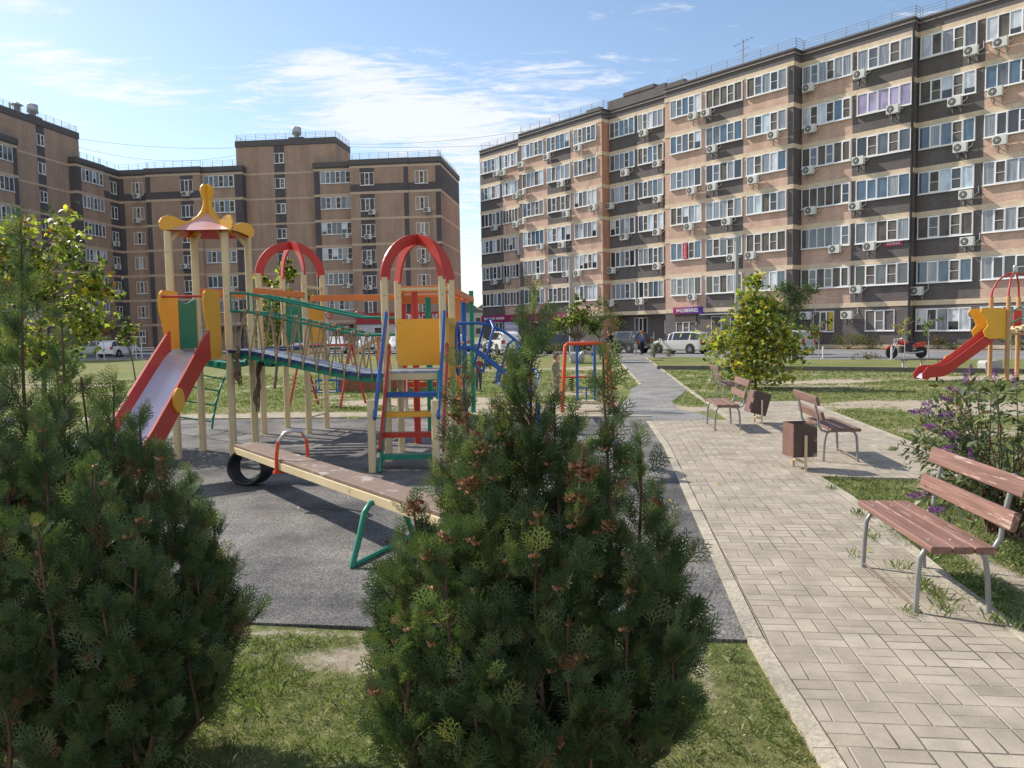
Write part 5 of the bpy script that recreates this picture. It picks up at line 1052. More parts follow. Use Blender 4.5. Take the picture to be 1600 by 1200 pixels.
def car(label, kind, mat, x, y, rz, z=.006):
    o = thing('parked_car', label, 'car', (x, y, z), rad(rz), 'cars parked along the road'); st, gs = CARK[kind]; n = len(st)
    bo = MB(); gl = MB(); rows = []
    for (sx, hw, zb, zl, zr_, rw) in st:
        half = [(hw * .90, zb), (hw, zb + .12), (hw, zb + (zl - zb) * .62), (hw * .985, zl), (rw, zr_ - .04), (rw * .86, zr_)]
        rows.append([(sx, -p, q) for p, q in half] + [(sx, p, q) for p, q in reversed(half)])
    m_ = len(rows[0])
    for k in range(n - 1):
        for j in range(m_ - 1):
            quad = [rows[k][j], rows[k][j + 1], rows[k + 1][j + 1], rows[k + 1][j]]
            glass = gs[0] <= k < gs[1] and j in (3, m_ - 5)
            front = j in (4, 5, 6) and (k == gs[1] - 1 or (k == gs[0] and kind != 'sedan') or (kind == 'sedan' and k in (gs[0], gs[0] + 1)))
            if glass or front:      # paint under, glass a little proud and inset
                bo.add(quad, [(3, 2, 1, 0)], 0, True)
                c = sum((Vector(q) for q in quad), Vector()) / 4; nn = (Vector(quad[1]) - Vector(quad[0])).cross(Vector(quad[3]) - Vector(quad[0])).normalized()
                if nn.dot(c - Vector((c.x, 0, .6))) < 0: nn = -nn
                if front and j != 5: continue
                if front: quad = [rows[k][4], rows[k][m_ - 5], rows[k + 1][m_ - 5], rows[k + 1][4]]; c = sum((Vector(q) for q in quad), Vector()) / 4; nn = Vector((0, 0, 1)) + Vector((1 if c.x > 0 else -1, 0, 0)) * .5
                gl.add([c + (Vector(q) - c) * (.90 if not front else .92) + nn.normalized() * .012 for q in quad], [(0, 1, 2, 3)])
            else: bo.add(quad, [(3, 2, 1, 0)], 0, True)
    for k, e in ((0, 1), (n - 1, -1)): bo.add(rows[k], [tuple(range(m_))[::e]], 0)
    bo.box(st[1][0], st[-2][0], -.7, .7, .20 if kind != 'suv' else .28, .5, 1)
    bo.build('body', [mat, M_TRIM], o); gl.build('window', M_CGL, o)
    hw = max(s[1] for s in st); wb = .62 * st[-1][0]; R_ = .30 if kind != 'suv' else .36
    for sx in (-wb, wb):
        for s in (-1, 1):
            b = MB(); b.lathe((sx, s * (hw - .20), R_), [(R_ * .6, 0), (R_, .02), (R_, .19), (R_ * .92, .212)], 20, 0, axis=(0, s, 0)); tw = b.build('wheel', M_TYR, o)
            b = MB(); b.lathe((sx, s * (hw + .014), R_), [(R_ * .66, 0), (R_ * .6, .008)], 16, 0, axis=(0, s, 0)); 
            for q in range(5): a = 2 * PI * q / 5; b.bar((sx, s * (hw + .024), R_), (sx + R_ * .6 * math.cos(a), s * (hw + .024), R_ + R_ * .6 * math.sin(a)), .05, .008, 1, up=(0, 1, 0))
            b.build('rim', [M_TRIM, M_RIM], tw)
            b = MB(); b.lathe((sx, s * (hw - .055), R_ + .03), [(R_ * 1.22, 0), (R_ * 1.22, .062)], 20, 0, axis=(0, s, 0)); b.build('wheel_arch', M_TRIM, o)
    xb, hb, zb = st[0][0], st[0][1], st[0][3]; xf, hf, zf = st[-1][0], st[-1][1], st[-1][3]
    for s in (-1, 1):
        b = MB(); b.box(xb - .02, xb + .12, s * (hb - .04) - .13, s * (hb - .04) + .10, zb - .02, zb + .24); b.build('tail_light', M_RLT, o)
        b = MB(); b.box(xf - .16, xf + .02, s * (hf - .08) - .16, s * (hf - .08) + .12, zf - .10, zf + .04); b.build('headlight', M_HLT, o)
        b = MB(); b.box(.95, 1.10, s * (hw + .09) - .08, s * (hw + .09) + .08, st[-3][3] + .02, st[-3][3] + .16); b.build('mirror', mat, o)
    for xx, e in ((xb - .025, 1), (xf + .005, 1)): b = MB(); b.box(xx, xx + .02, -.26, .26, .42, .53); b.build('number_plate', M_PLT, o)
    b = MB(); b.box(xf - .03, xf + .03, -.42, .42, zf - .22, zf - .04); b.build('grille', M_TRIM, o); return o
W1 = paint('white car paint', (.70, .70, .70)); S1 = paint('silver car paint', (.42, .43, .45)); D1 = paint('dark graphite car paint', (.028, .032, .04)); K1 = paint('black car paint', (.015, .015, .017)); V1 = paint('pale beige car paint', (.58, .56, .52)); B1 = paint('grey blue car paint', (.22, .25, .30))
def gcar(label, kind, mat, px_, py_, rz): p = G(px_, py_); return car(label, kind, mat, p.x, p.y, rz)
gcar('pale beige station wagon parked under the violet shop sign', 'wagon', V1, 1064, 552.3, 133); gcar('dark graphite off-roader parked before the glazed porch', 'suv', D1, 975, 551.5, 131).scale = (.86, .9, .92)
gcar('black saloon glinting beside the tall grey lamp pole', 'sedan', K1, 876, 553, 150); gcar('white minivan-like car parked under the magenta shop sign', 'suv', W1, 785, 553.5, 110)
gcar('small white hatchback seen from behind, left of the carpet rack', 'hatch', W1, 187, 557.5, 80); gcar('silver saloon at the far left, next to a small white hatchback', 'sedan', S1, 146, 557, 200)
gcar('white hatchback facing us, framed by the rope bridge', 'hatch', W1, 526, 552.5, -80); gcar('silver saloon facing us, right of a white hatchback behind the rope bridge', 'sedan', S1, 574, 552.5, -75); gcar('white saloon before the white shopfront, behind the yellow panel', 'sedan', W1, 622, 552, -78)
gcar('dark saloon left of the white hatchback behind the bridge', 'sedan', B1, 478, 552, -95); gcar('white hatchback just right of the red shop, behind the blue post', 'hatch', W1, 716, 549, 100); gcar('light grey car mostly hidden behind the yellowing maple', 'hatch', S1, 1218, 553.5, 130)
# ------------------------------------------------------------------ motorcycle
p = G(1416, 560); MC = thing('motorcycle', 'red and black motorcycle parked on the road, facing left', 'motorcycle', (p.x, p.y, .006), rad(184)); 
for x in (.77, -.77):
    b = MB(); b.lathe((x, -.06, .31), [(.20, 0), (.29, 0), (.31, .03), (.31, .09), (.29, .12), (.20, .12)], 24, axis=(0, 1, 0)); wh = b.build('wheel', M_TYR, MC); b = MB()
    for q in range(5): a = 2 * PI * q / 5; b.bar((x, 0, .31), (x + .22 * math.cos(a), 0, .31 + .22 * math.sin(a)), .03, .05, up=(0, 1, 0))
    b.tube([(x + .2 * math.cos(a), 0, .31 + .2 * math.sin(a)) for a in [2 * PI * k / 16 for k in range(16)]], .022, 6, 0, True); b.build('rim', M_RIM, wh)
M_MRED = paint('red motorcycle paint', (.55, .03, .02)); b = MB(); b.ball((.16, 0, .80), .30, .13, .14); b.prism((.78, 0, .31), (1, 0, 0), (0, 0, 1), [(-.30, .28), (-.1, .36), (.15, .33), (.33, .18), (.3, .14), (.13, .28), (-.1, .31)], .13); b.prism((-.5, 0, .6), (1, 0, 0), (0, 0, 1), [(.1, .1), (-.2, .18), (-.48, .22), (-.5, .14), (-.35, -.02), (.05, -.05)], .16); b.build('bodywork', M_MRED, MC)
b = MB(); b.ball((-.25, 0, .78), .28, .13, .06); b.build('seat', M_TRIM, MC); b = MB(); b.box(-.22, .32, -.16, .16, .28, .62); b.tube([(-.77, 0, .31), (-.2, 0, .4), (.0, 0, .66), (.5, 0, .86)], .05, 8); b.build('engine', M_TRIM, MC)
b = MB()
for s in (-.09, .09): b.tube([(.77, s, .31), (.50, s, .95)], .028, 8)
b.tube([(.42, -.34, 1.02), (.50, -.15, .98), (.50, .15, .98), (.42, .34, 1.02)], .018, 6); b.lathe((.60, 0, .90), [(.03, -.08), (.10, 0), (.10, .05)], 14, axis=(1, 0, 0)); b.build('fork', M_RIM, MC); b = MB(); b.tube([(.2, .18, .32), (-.2, .20, .26), (-.75, .20, .34)], .045, 10); b.build('exhaust', M_RIM, MC)
for s in (-.3, .3): b = MB(); b.tube([(.45, s * .8, 1.02), (.48, s, 1.16)], .01, 5); b.ball((.48, s, 1.19), .02, .07, .045); b.build('mirror', M_TRIM, MC)
# ------------------------------------------------------------------ poles, racks, small street furniture
M_POLE = pm('grey concrete pole', (.36, .36, .35), .8, var=.08)
def pole(label, px_, Y, ptop, r=.11, arm=None):
    b = at(px_, 550, Y); q = at(px_, ptop, Y); o = thing('lamp_post', label, 'lamp post', (b.x, Y, 0)); m_ = MB(); m_.tube([(b.x, Y, 0), (b.x, Y, q.z)], r, 8, rs=[r, r * .7]); part(o, m_, 'pole', M_POLE)
    m_ = MB(); m_.box(b.x - .6, b.x + .12, Y - .04, Y + .04, q.z - .1, q.z - .03); m_.box(b.x - .95, b.x - .5, Y - .1, Y + .1, q.z - .12, q.z - .02); part(o, m_, 'lamp_head', M_GALV); return o
pole('grey lamp pole right of the thuja leader, a concrete tub at its foot', 893, 42.9, 399, .13); pole('tall grey pole rising behind the yellowing maple', 1151, 44.5, 371, .14); pole('slim pale pole in front of the left block, behind the bridge', 514, 64, 448, .10)
p = at(897, 560, 41.5); b = MB(); b.lathe((p.x + .15, 41.5, 0), [(.34, 0), (.40, .1), (.42, .5), (.36, .56), (.34, .5)], 18); tag(b.build('concrete_tub', M_POLE), 'pale concrete tub at the foot of the grey lamp pole', 'planter')
p = G(1546, 582); PL = thing('concrete_planter', 'rough pale concrete block between the red slide and its tan posts', 'planter', (p.x, p.y, 0)); b = MB(); b.prism(p + Vector((0, 0, 0)), (1, 0, 0), (0, 0, 1), [(-.26, 0), (-.30, .35), (-.22, .42), (.24, .44), (.31, .36), (.27, 0)], .5); part(PL, b, 'block', M_POLE, bevel=.03)
p = G(1442, 580); TB = thing('slab_bench', 'long low dark slab on thin white legs, out on the lawn near the motorcycle', 'bench', (p.x, p.y, 0)); b = MB(); b.box(p.x - .95, p.x + .95, p.y - .2, p.y + .2, .42, .46); part(TB, b, 'seat', pm('dark slab', (.10, .09, .09), .7))
for x in (-.68, 0, .62): b = MB(); b.bar((p.x + x, p.y - .12, 0), (p.x + x, p.y - .12, .42), .05, .04); b.bar((p.x + x, p.y + .12, 0), (p.x + x, p.y + .12, .42), .05, .04); b.bar((p.x + x, p.y - .14, .03), (p.x + x, p.y + .14, .03), .04, .04); part(TB, b, 'leg', M_PLT)
M_WHT = pm('white painted tube', (.60, .60, .60), .5)
for x0, x1, lab in ((148, 167, 'white carpet rack in front of the silver saloon at far left'), (209, 226, 'white carpet rack right of the small white hatchback')):
    a = at(x0, 560, 61.5); c = at(x1, 560, 61.5); o = thing('carpet_rack', lab, 'carpet rack', ((a.x + c.x) / 2, 61.5, 0))
    for q in (a, c): b = MB(); b.bar((q.x + (.2 if q is a else -.2), 61.5, 0), (q.x + (.2 if q is a else -.2), 61.5, 1.75), .06, .06); part(o, b, 'post', M_WHT)
    b = MB(); b.bar((a.x - .2, 61.5, 1.75), (c.x + .2, 61.5, 1.75), .06, .06); part(o, b, 'top_bar', M_WHT)
a = at(222, 555, 62.5); o = thing('park_bench', 'pale slatted bench with a back, beside the white carpet rack', 'bench', (a.x, 62.5, 0))
for z_, y in ((.42, -.1), (.44, .1), (.68, .25), (.86, .28)): b = MB(); b.bar((a.x - .9, 62.5 + y, z_), (a.x + .9, 62.5 + y, z_), .09, .05); part(o, b, 'slat', M_PLT)
b = MB(); b.box(a.x - .8, a.x - .74, 62.35, 62.8, 0, .42); b2 = MB(); b2.box(a.x + .74, a.x + .8, 62.35, 62.8, 0, .42); part(o, b, 'leg', M_WHT); part(o, b2, 'leg', M_WHT)
for px_, py_ in ((1286, 561), (1393, 562), (1238, 563)):
    p = G(px_, py_); b = MB(); b.lathe((0, 0, 0), [(.05, 0), (.05, .60), (.03, .66)], 10); b.box(-.12, .12, -.05, .05, 0, .04); o = b.build('bollard', M_WHT); o.location = p; tag(o, {1286: 'slim white bollard between the sapling and the fan unit wall', 1393: 'slim white bollard just left of the motorcycle front wheel', 1238: 'slim white bollard right of the maple crown'}[px_], 'bollard', 'road edge bollards')
# ------------------------------------------------------------------ people
def skin_mesh(joints, bones, sub=2):
    import bmesh
    bm = bmesh.new(); lay = bm.verts.layers.skin.verify(); vs_ = {}
    for k, (co, r) in joints.items():
        v = bm.verts.new(co); v[lay].radius = (r, r) if not isinstance(r, tuple) else r; vs_[k] = v
    for a, c in bones: bm.edges.new((vs_[a], vs_[c]))
    vs_['hip'][lay].use_root = True
    me = bpy.data.meshes.new('skel'); bm.to_mesh(me); bm.free(); o = bpy.data.objects.new('skel', me); COL.objects.link(o)
    m_ = o.modifiers.new('s', 'SKIN'); m_.use_smooth_shade = True; s_ = o.modifiers.new('u', 'SUBSURF'); s_.levels = sub; s_.render_levels = sub
    bpy.context.view_layer.update(); r = bpy.data.meshes.new_from_object(o.evaluated_get(bpy.context.evaluated_depsgraph_get())); bpy.data.objects.remove(o); return r
BONES = [('hip', 'waist'), ('waist', 'chest'), ('chest', 'neck'), ('neck', 'chin'), ('chin', 'head'), ('head', 'crown'), ('chest', 'sl'), ('sl', 'el'), ('el', 'wl'), ('wl', 'hl'), ('chest', 'sr'), ('sr', 'er'), ('er', 'wr'), ('wr', 'hr'), ('hip', 'tl'), ('tl', 'kl'), ('kl', 'al'), ('al', 'fl'), ('hip', 'tr'), ('tr', 'kr'), ('kr', 'ar'), ('ar', 'fr')]
def person(label, x, y, rz, h, pose, cols, hair, hairlen=.0, z=0.0, extra=None, gp=None):
    """local front is -y; heights are fractions of the standing height h"""
    J = dict(hip=((0, 0, .52), .078), waist=((0, 0, .60), .070), chest=((0, 0, .73), .085), neck=((0, 0, .83), .034), chin=((0, -.008, .865), .042), head=((0, -.004, .925), .062), crown=((0, .0, .975), .045),
             sl=((.105, 0, .795), .036), el=((.135, .01, .64), .027), wl=((.14, -.03, .50), .019), hl=((.14, -.04, .455), .020), sr=((-.105, 0, .795), .036), er=((-.135, .01, .64), .027), wr=((-.14, -.03, .50), .019), hr=((-.14, -.04, .455), .020),
             tl=((.05, 0, .47), .062), kl=((.052, -.005, .27), .040), al=((.052, .01, .05), .025), fl=((.055, -.075, .018), .020), tr=((-.05, 0, .47), .062), kr=((-.052, -.005, .27), .040), ar=((-.052, .01, .05), .025), fr=((-.055, -.075, .018), .020))
    for k, v in pose.items(): J[k] = (v, J[k][1])
    J = {k: (tuple(c * h for c in co), r * h) for k, (co, r) in J.items()}
    me = skin_mesh(J, BONES); o = thing('person', label, 'person', (x, y, z), rad(rz)); 
    skin = pm('skin', (.50, .28, .20), .5); mats = [skin] + [pm('cloth ' + n_, c, .85, var=.12, scale=20, **(dict(wear=(.36, .32, .24), wear_amt=.5, wscale=14) if n_ in ('camouflage', 'khaki') else {})) for n_, c in cols]
    seg_m = cols_map = {'head': 0, 'crown': 0, 'chin': 0, 'neck': 0, 'hl': 0, 'hr': 0}
    for m_ in mats: me.materials.append(m_)
    pts = {k: Vector(c) for k, (c, r) in J.items()}
    top = ('hip', 'waist', 'chest', 'sl', 'sr', 'el', 'er', 'wl', 'wr'); shoe = ('fl', 'fr'); mi = []
    for pl in me.polygons:
        c = pl.center; best = min(BONES, key=lambda b_: ((c - pts[b_[0]]) - (pts[b_[1]] - pts[b_[0]]) * max(0, min(1, (c - pts[b_[0]]).dot(pts[b_[1]] - pts[b_[0]]) / ((pts[b_[1]] - pts[b_[0]]).length_squared)))).length)
        e = best[1]
        if e in ('neck',) and (c - pts['neck']).length < .05 * h: mi.append(0)
        elif e in ('chin', 'head', 'crown', 'hl', 'hr'): mi.append(0)
        elif e in ('tl', 'tr', 'kl', 'kr', 'al', 'ar'): mi.append(2)
        elif e in ('fl', 'fr'): mi.append(3)
        else: mi.append(1)
    me.polygons.foreach_set('material_index', mi); me.polygons.foreach_set('use_smooth', [True] * len(mi)); me.name = 'body'; link('body', me, o)
    hm = pm('hair', hair, .7, var=.2, scale=40); b = MB(); hc = pts['head'] + Vector((0, .012 * h, .014 * h)); b.ball(hc, .066 * h, .070 * h, .066 * h, 14, 10)
    keep = []
    for q, (f_, sm_) in enumerate(zip(b.f, b.sm)):
        c = sum((Vector(b.v[j]) for j in f_), Vector()) / len(f_) - hc
        if not (c.y < -.02 * h and c.z < .035 * h) and c.z > -.05 * h: keep.append(q)
    b.f = [b.f[q] for q in keep]; b.m = [0] * len(keep); b.sm = [True] * len(keep)
    if hairlen > 0: b.tube([hc + Vector((0, .035 * h, .0)), hc + Vector((0, .062 * h, -.07 * h)), hc + Vector((0, .055 * h, -hairlen * h))], .04 * h, 8, rs=[.05 * h, .045 * h, .02 * h])
    b.build('hair', hm, o)
    b = MB(); hd = pts['head']
    for s in (-1, 1): b.ball(hd + Vector((s * .024 * h, -.062 * h, -.002 * h)), .007 * h, .005 * h, .005 * h, 6, 4, 0); b.ball(hd + Vector((s * .062 * h, .006 * h, -.008 * h)), .007 * h, .012 * h, .018 * h, 6, 4, 1)
    b.ball(hd + Vector((0, -.067 * h, -.020 * h)), .008 * h, .012 * h, .013 * h, 6, 4, 1); b.ball(hd + Vector((0, -.058 * h, -.043 * h)), .016 * h, .006 * h, .004 * h, 6, 4, 2); b.build('face', [M_TRIM, skin, pm('lips', (.35, .1, .09), .5)], o)
    if extra: extra(o, h)
    return o
def backpack(o, h): b = MB(); b.ball((0, .095 * h, .70 * h), .085 * h, .05 * h, .11 * h); b.build('backpack', pm('grey backpack', (.14, .15, .18), .8), o)
p = G(1003.5, 554.6); person('woman with ponytail, blue top and long black trousers, seen from behind on the road', p.x, p.y, 190, 1.62, {'kl': (.04, 0, .27), 'kr': (-.04, 0, .27), 'al': (.035, .01, .05), 'ar': (-.035, .01, .05), 'wl': (.12, -.12, .56), 'hl': (.10, -.16, .58)}, [('blue', (.06, .10, .25)), ('black', (.012, .012, .014)), ('shoe', (.02, .02, .02))], (.22, .09, .04), .16, extra=backpack)
p = G(993.5, 554.8); person('toddler in a pale greenish suit walking on the road', p.x, p.y, 160, .86, {'head': ((0, -.004, .90)), 'crown': (0, 0, .96), 'wl': (.20, -.03, .56), 'hl': (.23, -.04, .52), 'kl': (.07, -.02, .26), 'al': (.09, 0, .05)}, [('sage', (.36, .37, .27)), ('sage two', (.33, .34, .25)), ('shoe', (.25, .22, .2))], (.30, .24, .15))
p = G(955, 556.5); person('man in black shorts and shirt striding past the dark off-roader', p.x, p.y, -62, 1.66, {'kl': (.05, -.16, .30), 'al': (.05, -.15, .06), 'fl': (.05, -.22, .03), 'kr': (-.05, .06, .27), 'ar': (-.05, .20, .09), 'fr': (-.05, .16, .03), 'waist': (0, -.02, .60), 'chest': (0, -.06, .72), 'neck': (0, -.10, .82), 'chin': (0, -.12, .85), 'head': (0, -.12, .91), 'crown': (0, -.12, .96)}, [('black', (.012, .012, .014)), ('black two', (.015, .015, .016)), ('shoe', (.03, .03, .03))], (.05, .03, .02))
# seated girl: hips on a low log
p = G(785, 600); LG = MB(); LG.tube([(p.x - .1, p.y + .05, .22), (p.x + .9, p.y + .05, .22)], .2, 14); 
LG = MB(); LG.bar((p.x - .05, p.y, .40), (p.x + 1.0, p.y, .40), .32, .06); LG.box(p.x + .02, p.x + .08, p.y - .12, p.y + .12, 0, .37); LG.box(p.x + .86, p.x + .92, p.y - .12, p.y + .12, 0, .37); tag(LG.build('low_bench', P_ORG), 'low backless board seat under the girl in pink', 'bench')
person('long-haired girl in a pink top and blue jeans, seated and looking down at her hands', p.x + .22, p.y, -95, 1.55, {'hip': (0, .02, .30), 'waist': (0, .03, .38), 'chest': (0, .0, .50), 'neck': (0, -.03, .60), 'chin': (0, -.055, .63), 'head': (0, -.06, .69), 'crown': (0, -.055, .74), 'sl': (.10, -.01, .565), 'sr': (-.10, -.01, .565), 'el': (.13, -.05, .42), 'er': (-.13, -.05, .42), 'wl': (.04, -.20, .40), 'wr': (-.04, -.20, .40), 'hl': (.02, -.235, .41), 'hr': (-.02, -.235, .41),
   'tl': (.05, -.04, .29), 'tr': (-.05, -.04, .29), 'kl': (.06, -.24, .30), 'kr': (-.06, -.24, .30), 'al': (.06, -.26, .05), 'ar': (-.06, -.30, .06), 'fl': (.06, -.34, .02), 'fr': (-.06, -.38, .02)}, [('pink', (.52, .28, .26)), ('jeans', (.06, .12, .24)), ('shoe', (.05, .05, .05))], (.30, .19, .10), .20)
p = G(869, 628); person('dark-haired boy in a pale camouflage jacket, standing behind the thuja', p.x, p.y, 60, 1.22, {'head': (0, -.03, .90), 'chin': (0, -.03, .845), 'crown': (0, -.02, .96), 'wl': (.10, -.12, .58), 'hl': (.07, -.15, .60)}, [('camouflage', (.20, .17, .11)), ('khaki', (.17, .15, .10)), ('shoe', (.1, .08, .06))], (.03, .02, .015))
p = G(748, 612); person('small child with reddish hair in a yellow and dark outfit, behind the blue hoops', p.x, p.y, 20, 1.10, {'wl': (.18, -.06, .74), 'hl': (.20, -.08, .80)}, [('maroon', (.20, .05, .04)), ('dark', (.05, .06, .10)), ('shoe', (.05, .05, .05))], (.16, .06, .03))
# ================================================================== plants
RS = np.random.RandomState(11)
def rotmat(ax):          # rows: frames with z along ax (n,3)
    z = ax / np.linalg.norm(ax, axis=1, keepdims=True); h = np.where(np.abs(z[:, 2:3]) < .95, np.array([[0, 0, 1.]]), np.array([[1., 0, 0]]))
    x = np.cross(h, z); x /= np.linalg.norm(x, axis=1, keepdims=True); y = np.cross(z, x); return x, y, z
# ---------- thuja sprays: flat fans of narrow scaly twigs
def spray(rs, L_=.12, nb=9, w_=.0026):
    q = []
    def twig(p, a, l, w0, w1=.35):
        d = np.array([math.cos(a), math.sin(a)]); n = np.array([-d[1], d[0]]); e = p + d * l
        zc = rs.uniform(-.004, .004)
        q.append([(*(p - n * w0), 0), (*(p + n * w0), 0), (*(e + n * w0 * w1), zc), (*(e - n * w0 * w1), zc)])
        return lambda f: p + d * l * f
    ax = twig(np.array([0., 0.]), PI / 2, L_, w_ * .9)
    for k in range(nb):
        f = .10 + .86 * k / nb; s = 1 if k % 2 else -1; l = L_ * (.56 * (1 - f) ** .7 + .10) * rs.uniform(.8, 1.15); a = PI / 2 - s * rs.uniform(.62, .85)
        pt = ax(f); b = twig(pt, a, l, w_)
        m_ = max(2, int(l / .013))
        for j in range(m_):
            g = .2 + .75 * j / m_; s2 = 1 if j % 2 else -1; twig(b(g), a - s2 * rs.uniform(.5, .8), l * .42 * (1 - g * .55), w_)
    V = np.array(q); V[:, :, 2] += .06 * (V[:, :, 0] ** 2) / L_ * 2 - .04 * V[:, :, 1] ** 2 / L_; return V      # (n,4,3), y is the long axis
SPR = [spray(np.random.RandomState(k), .115 + .012 * (k % 3), 9 + k % 2) for k in range(6)]
M_TH = [leafm('thuja scale leaves', (.066, .108, .050), .25, .6, .35, .35), leafm('paler thuja scale leaves', (.10, .138, .060), .32, .48, .4, .5), leafm('yellowing thuja tips', (.16, .18, .070), .32, .5, .3, .5), pm('dry thuja twigs', (.17, .085, .045), .85, var=.3, scale=30)]  # sprays take these tones at random
M_BARK = pm('reddish thuja bark', (.12, .070, .048), .9, var=.3, scale=25, bump=.5)
M_CONE = pm('brown opened cones', (.34, .165, .085), .8, var=.35, scale=30)
def thuja(label, x, y, seed, leaders, base_r=.10, dens=1.0, cones=0, cone_zone=None, drymask=None, sp_mult=1.0):
    """leaders: (dx, dy, top z, spread length) upright stems; each carries side branches with fans"""
    rs = np.random.RandomState(seed); root = thing('thuja_shrub', label, 'shrub', (x, y, 0)); st = MB(); P = []; D = []; S = []; Nn = []; IN = []
    for li, (dx, dy, zt, sp) in enumerate(leaders):
        b0 = np.array([dx * .12 + rs.normal(0, .02), dy * .12 + rs.normal(0, .02), .0]); m_ = 18; pts = []
        for k in range(m_ + 1):
            f = k / m_; e = min(1, f * 2.6) ** .7; pts.append(np.array([b0[0] + (dx - b0[0]) * e + .012 * math.sin(7 * f + li), b0[1] + (dy - b0[1]) * e + .012 * math.cos(6 * f + li), zt * f]))
        st.tube([tuple(p) for p in pts], .01, 6, rs=[.010 * (1 - .85 * k / m_) + .0025 for k in range(m_ + 1)])
        n = int(zt / .030 * dens)
        for k in range(n):
            f = .03 + .97 * (k + rs.rand()) / n; i_ = min(m_ - 1, int(f * m_)); g = f * m_ - i_; p = pts[i_] * (1 - g) + pts[i_ + 1] * g
            az = rs.uniform(0, 2 * PI); ln = sp * (min(1.0, (1.02 - f) * 1.75) ** .65) * rs.uniform(.55, 1.1) * (.75 + .35 * min(1, f * 3)); el = rs.uniform(.45, 1.0) + .25 * f
            d = np.array([math.cos(az) * math.cos(el), math.sin(az) * math.cos(el), math.sin(el)])
            if dx or dy:        # lean outwards from the shrub's middle
                o = np.array([dx, dy, 0]); o /= np.linalg.norm(o) + 1e-6; d = d + o * .25 * (1 - f); d /= np.linalg.norm(d)
            q = [p + d * ln * t_ + np.array([0, 0, .10 * ln * t_ * t_]) for t_ in (0, .35, .7, 1.0)]
            if ln > .08 and rs.rand() < .6: st.tube([tuple(a) for a in q], .003, 3, rs=[.005, .004, .003, .0015])
            ns = max(3, int(ln / .0145 * sp_mult))
            for j in range(ns):
                t_ = .22 + .78 * (j + .5) / ns; pp = p + d * ln * t_ + np.array([0, 0, .10 * ln * t_ * t_]); sd = rs.normal(0, 1, 3); sd -= d * sd.dot(d); sd /= np.linalg.norm(sd) + 1e-6
                dd2 = d * .7 + sd * (.6 if j < ns - 1 else .1) + np.array([0, 0, .62]); P.append(pp); D.append(dd2); S.append(rs.uniform(.42, .95) * (.75 + .35 * (1 - t_ * .4)) * (.8 if f > .9 else 1)); Nn.append(rs.normal(0, 1, 3) + np.array([0, -.4, .1])); IN.append((t_, f))
    P = np.array(P); D = np.array(D); S = np.array(S); Nn = np.array(Nn); IN = np.array(IN); D /= np.linalg.norm(D, axis=1, keepdims=True)
    Xa = np.cross(D, Nn); Xa /= np.linalg.norm(Xa, axis=1, keepdims=True); Za = np.cross(Xa, D); kind = rs.randint(0, len(SPR), len(P))
    mat = rs.choice([0, 0, 0, 0, 1, 1, 1, 2], len(P)); mat[(rs.rand(len(P)) < .012)] = 3; rr_ = np.hypot(P[:, 0], P[:, 1]); mat[(rs.rand(len(P)) < .07) & (IN[:, 0] < .4)] = 3
    out, mi = [], []
    for k, T in enumerate(SPR):
        s = kind == k
        if not s.any(): continue
        V = T[None] * S[s][:, None, None, None]; W_ = P[s][:, None, None] + Xa[s][:, None, None] * V[..., 0:1] + D[s][:, None, None] * V[..., 1:2] + Za[s][:, None, None] * V[..., 2:3]
        out.append(W_.reshape(-1, 3)); mi.append(np.repeat(mat[s], T.shape[0]))
    link('foliage', np_mesh('foliage', np.concatenate(out), 4, M_TH, np.concatenate(mi)), root); st.build('stem', M_BARK, root)
    if cones:
        b = MB(); 
        for k in range(cones):
            zx, zy, zz_, sx, sy, sz = cone_zone[k % len(cone_zone)]; q_ = np.array((zx + rs.normal(0, sx), zy + rs.normal(0, sy), zz_ + rs.normal(0, sz))); dq = ((P - q_) ** 2).sum(1); c = Vector(P[dq.argmin()] + rs.normal(0, .012, 3))
            for j in range(5):
                a = 2 * PI * j / 5 + k; r = .014; b.add([c, c + Vector((r * math.cos(a - .5), r * math.sin(a - .5), .008)), c + Vector((r * 1.5 * math.cos(a), r * 1.5 * math.sin(a), .002 + .012 * (j % 2))), c + Vector((r * math.cos(a + .5), r * math.sin(a + .5), -.004))], [(0, 1, 2, 3)])
        b.build('seed_cones', M_CONE, root)['kind'] = 'stuff'
    print('thuja sprays', len(P), 'quads', len(np.concatenate(mi))); return root
def ld(cx, cy, pts): return [(px_ , py_, z_, s_) for px_, py_, z_, s_ in pts]
CX, CY = .03, 3.02
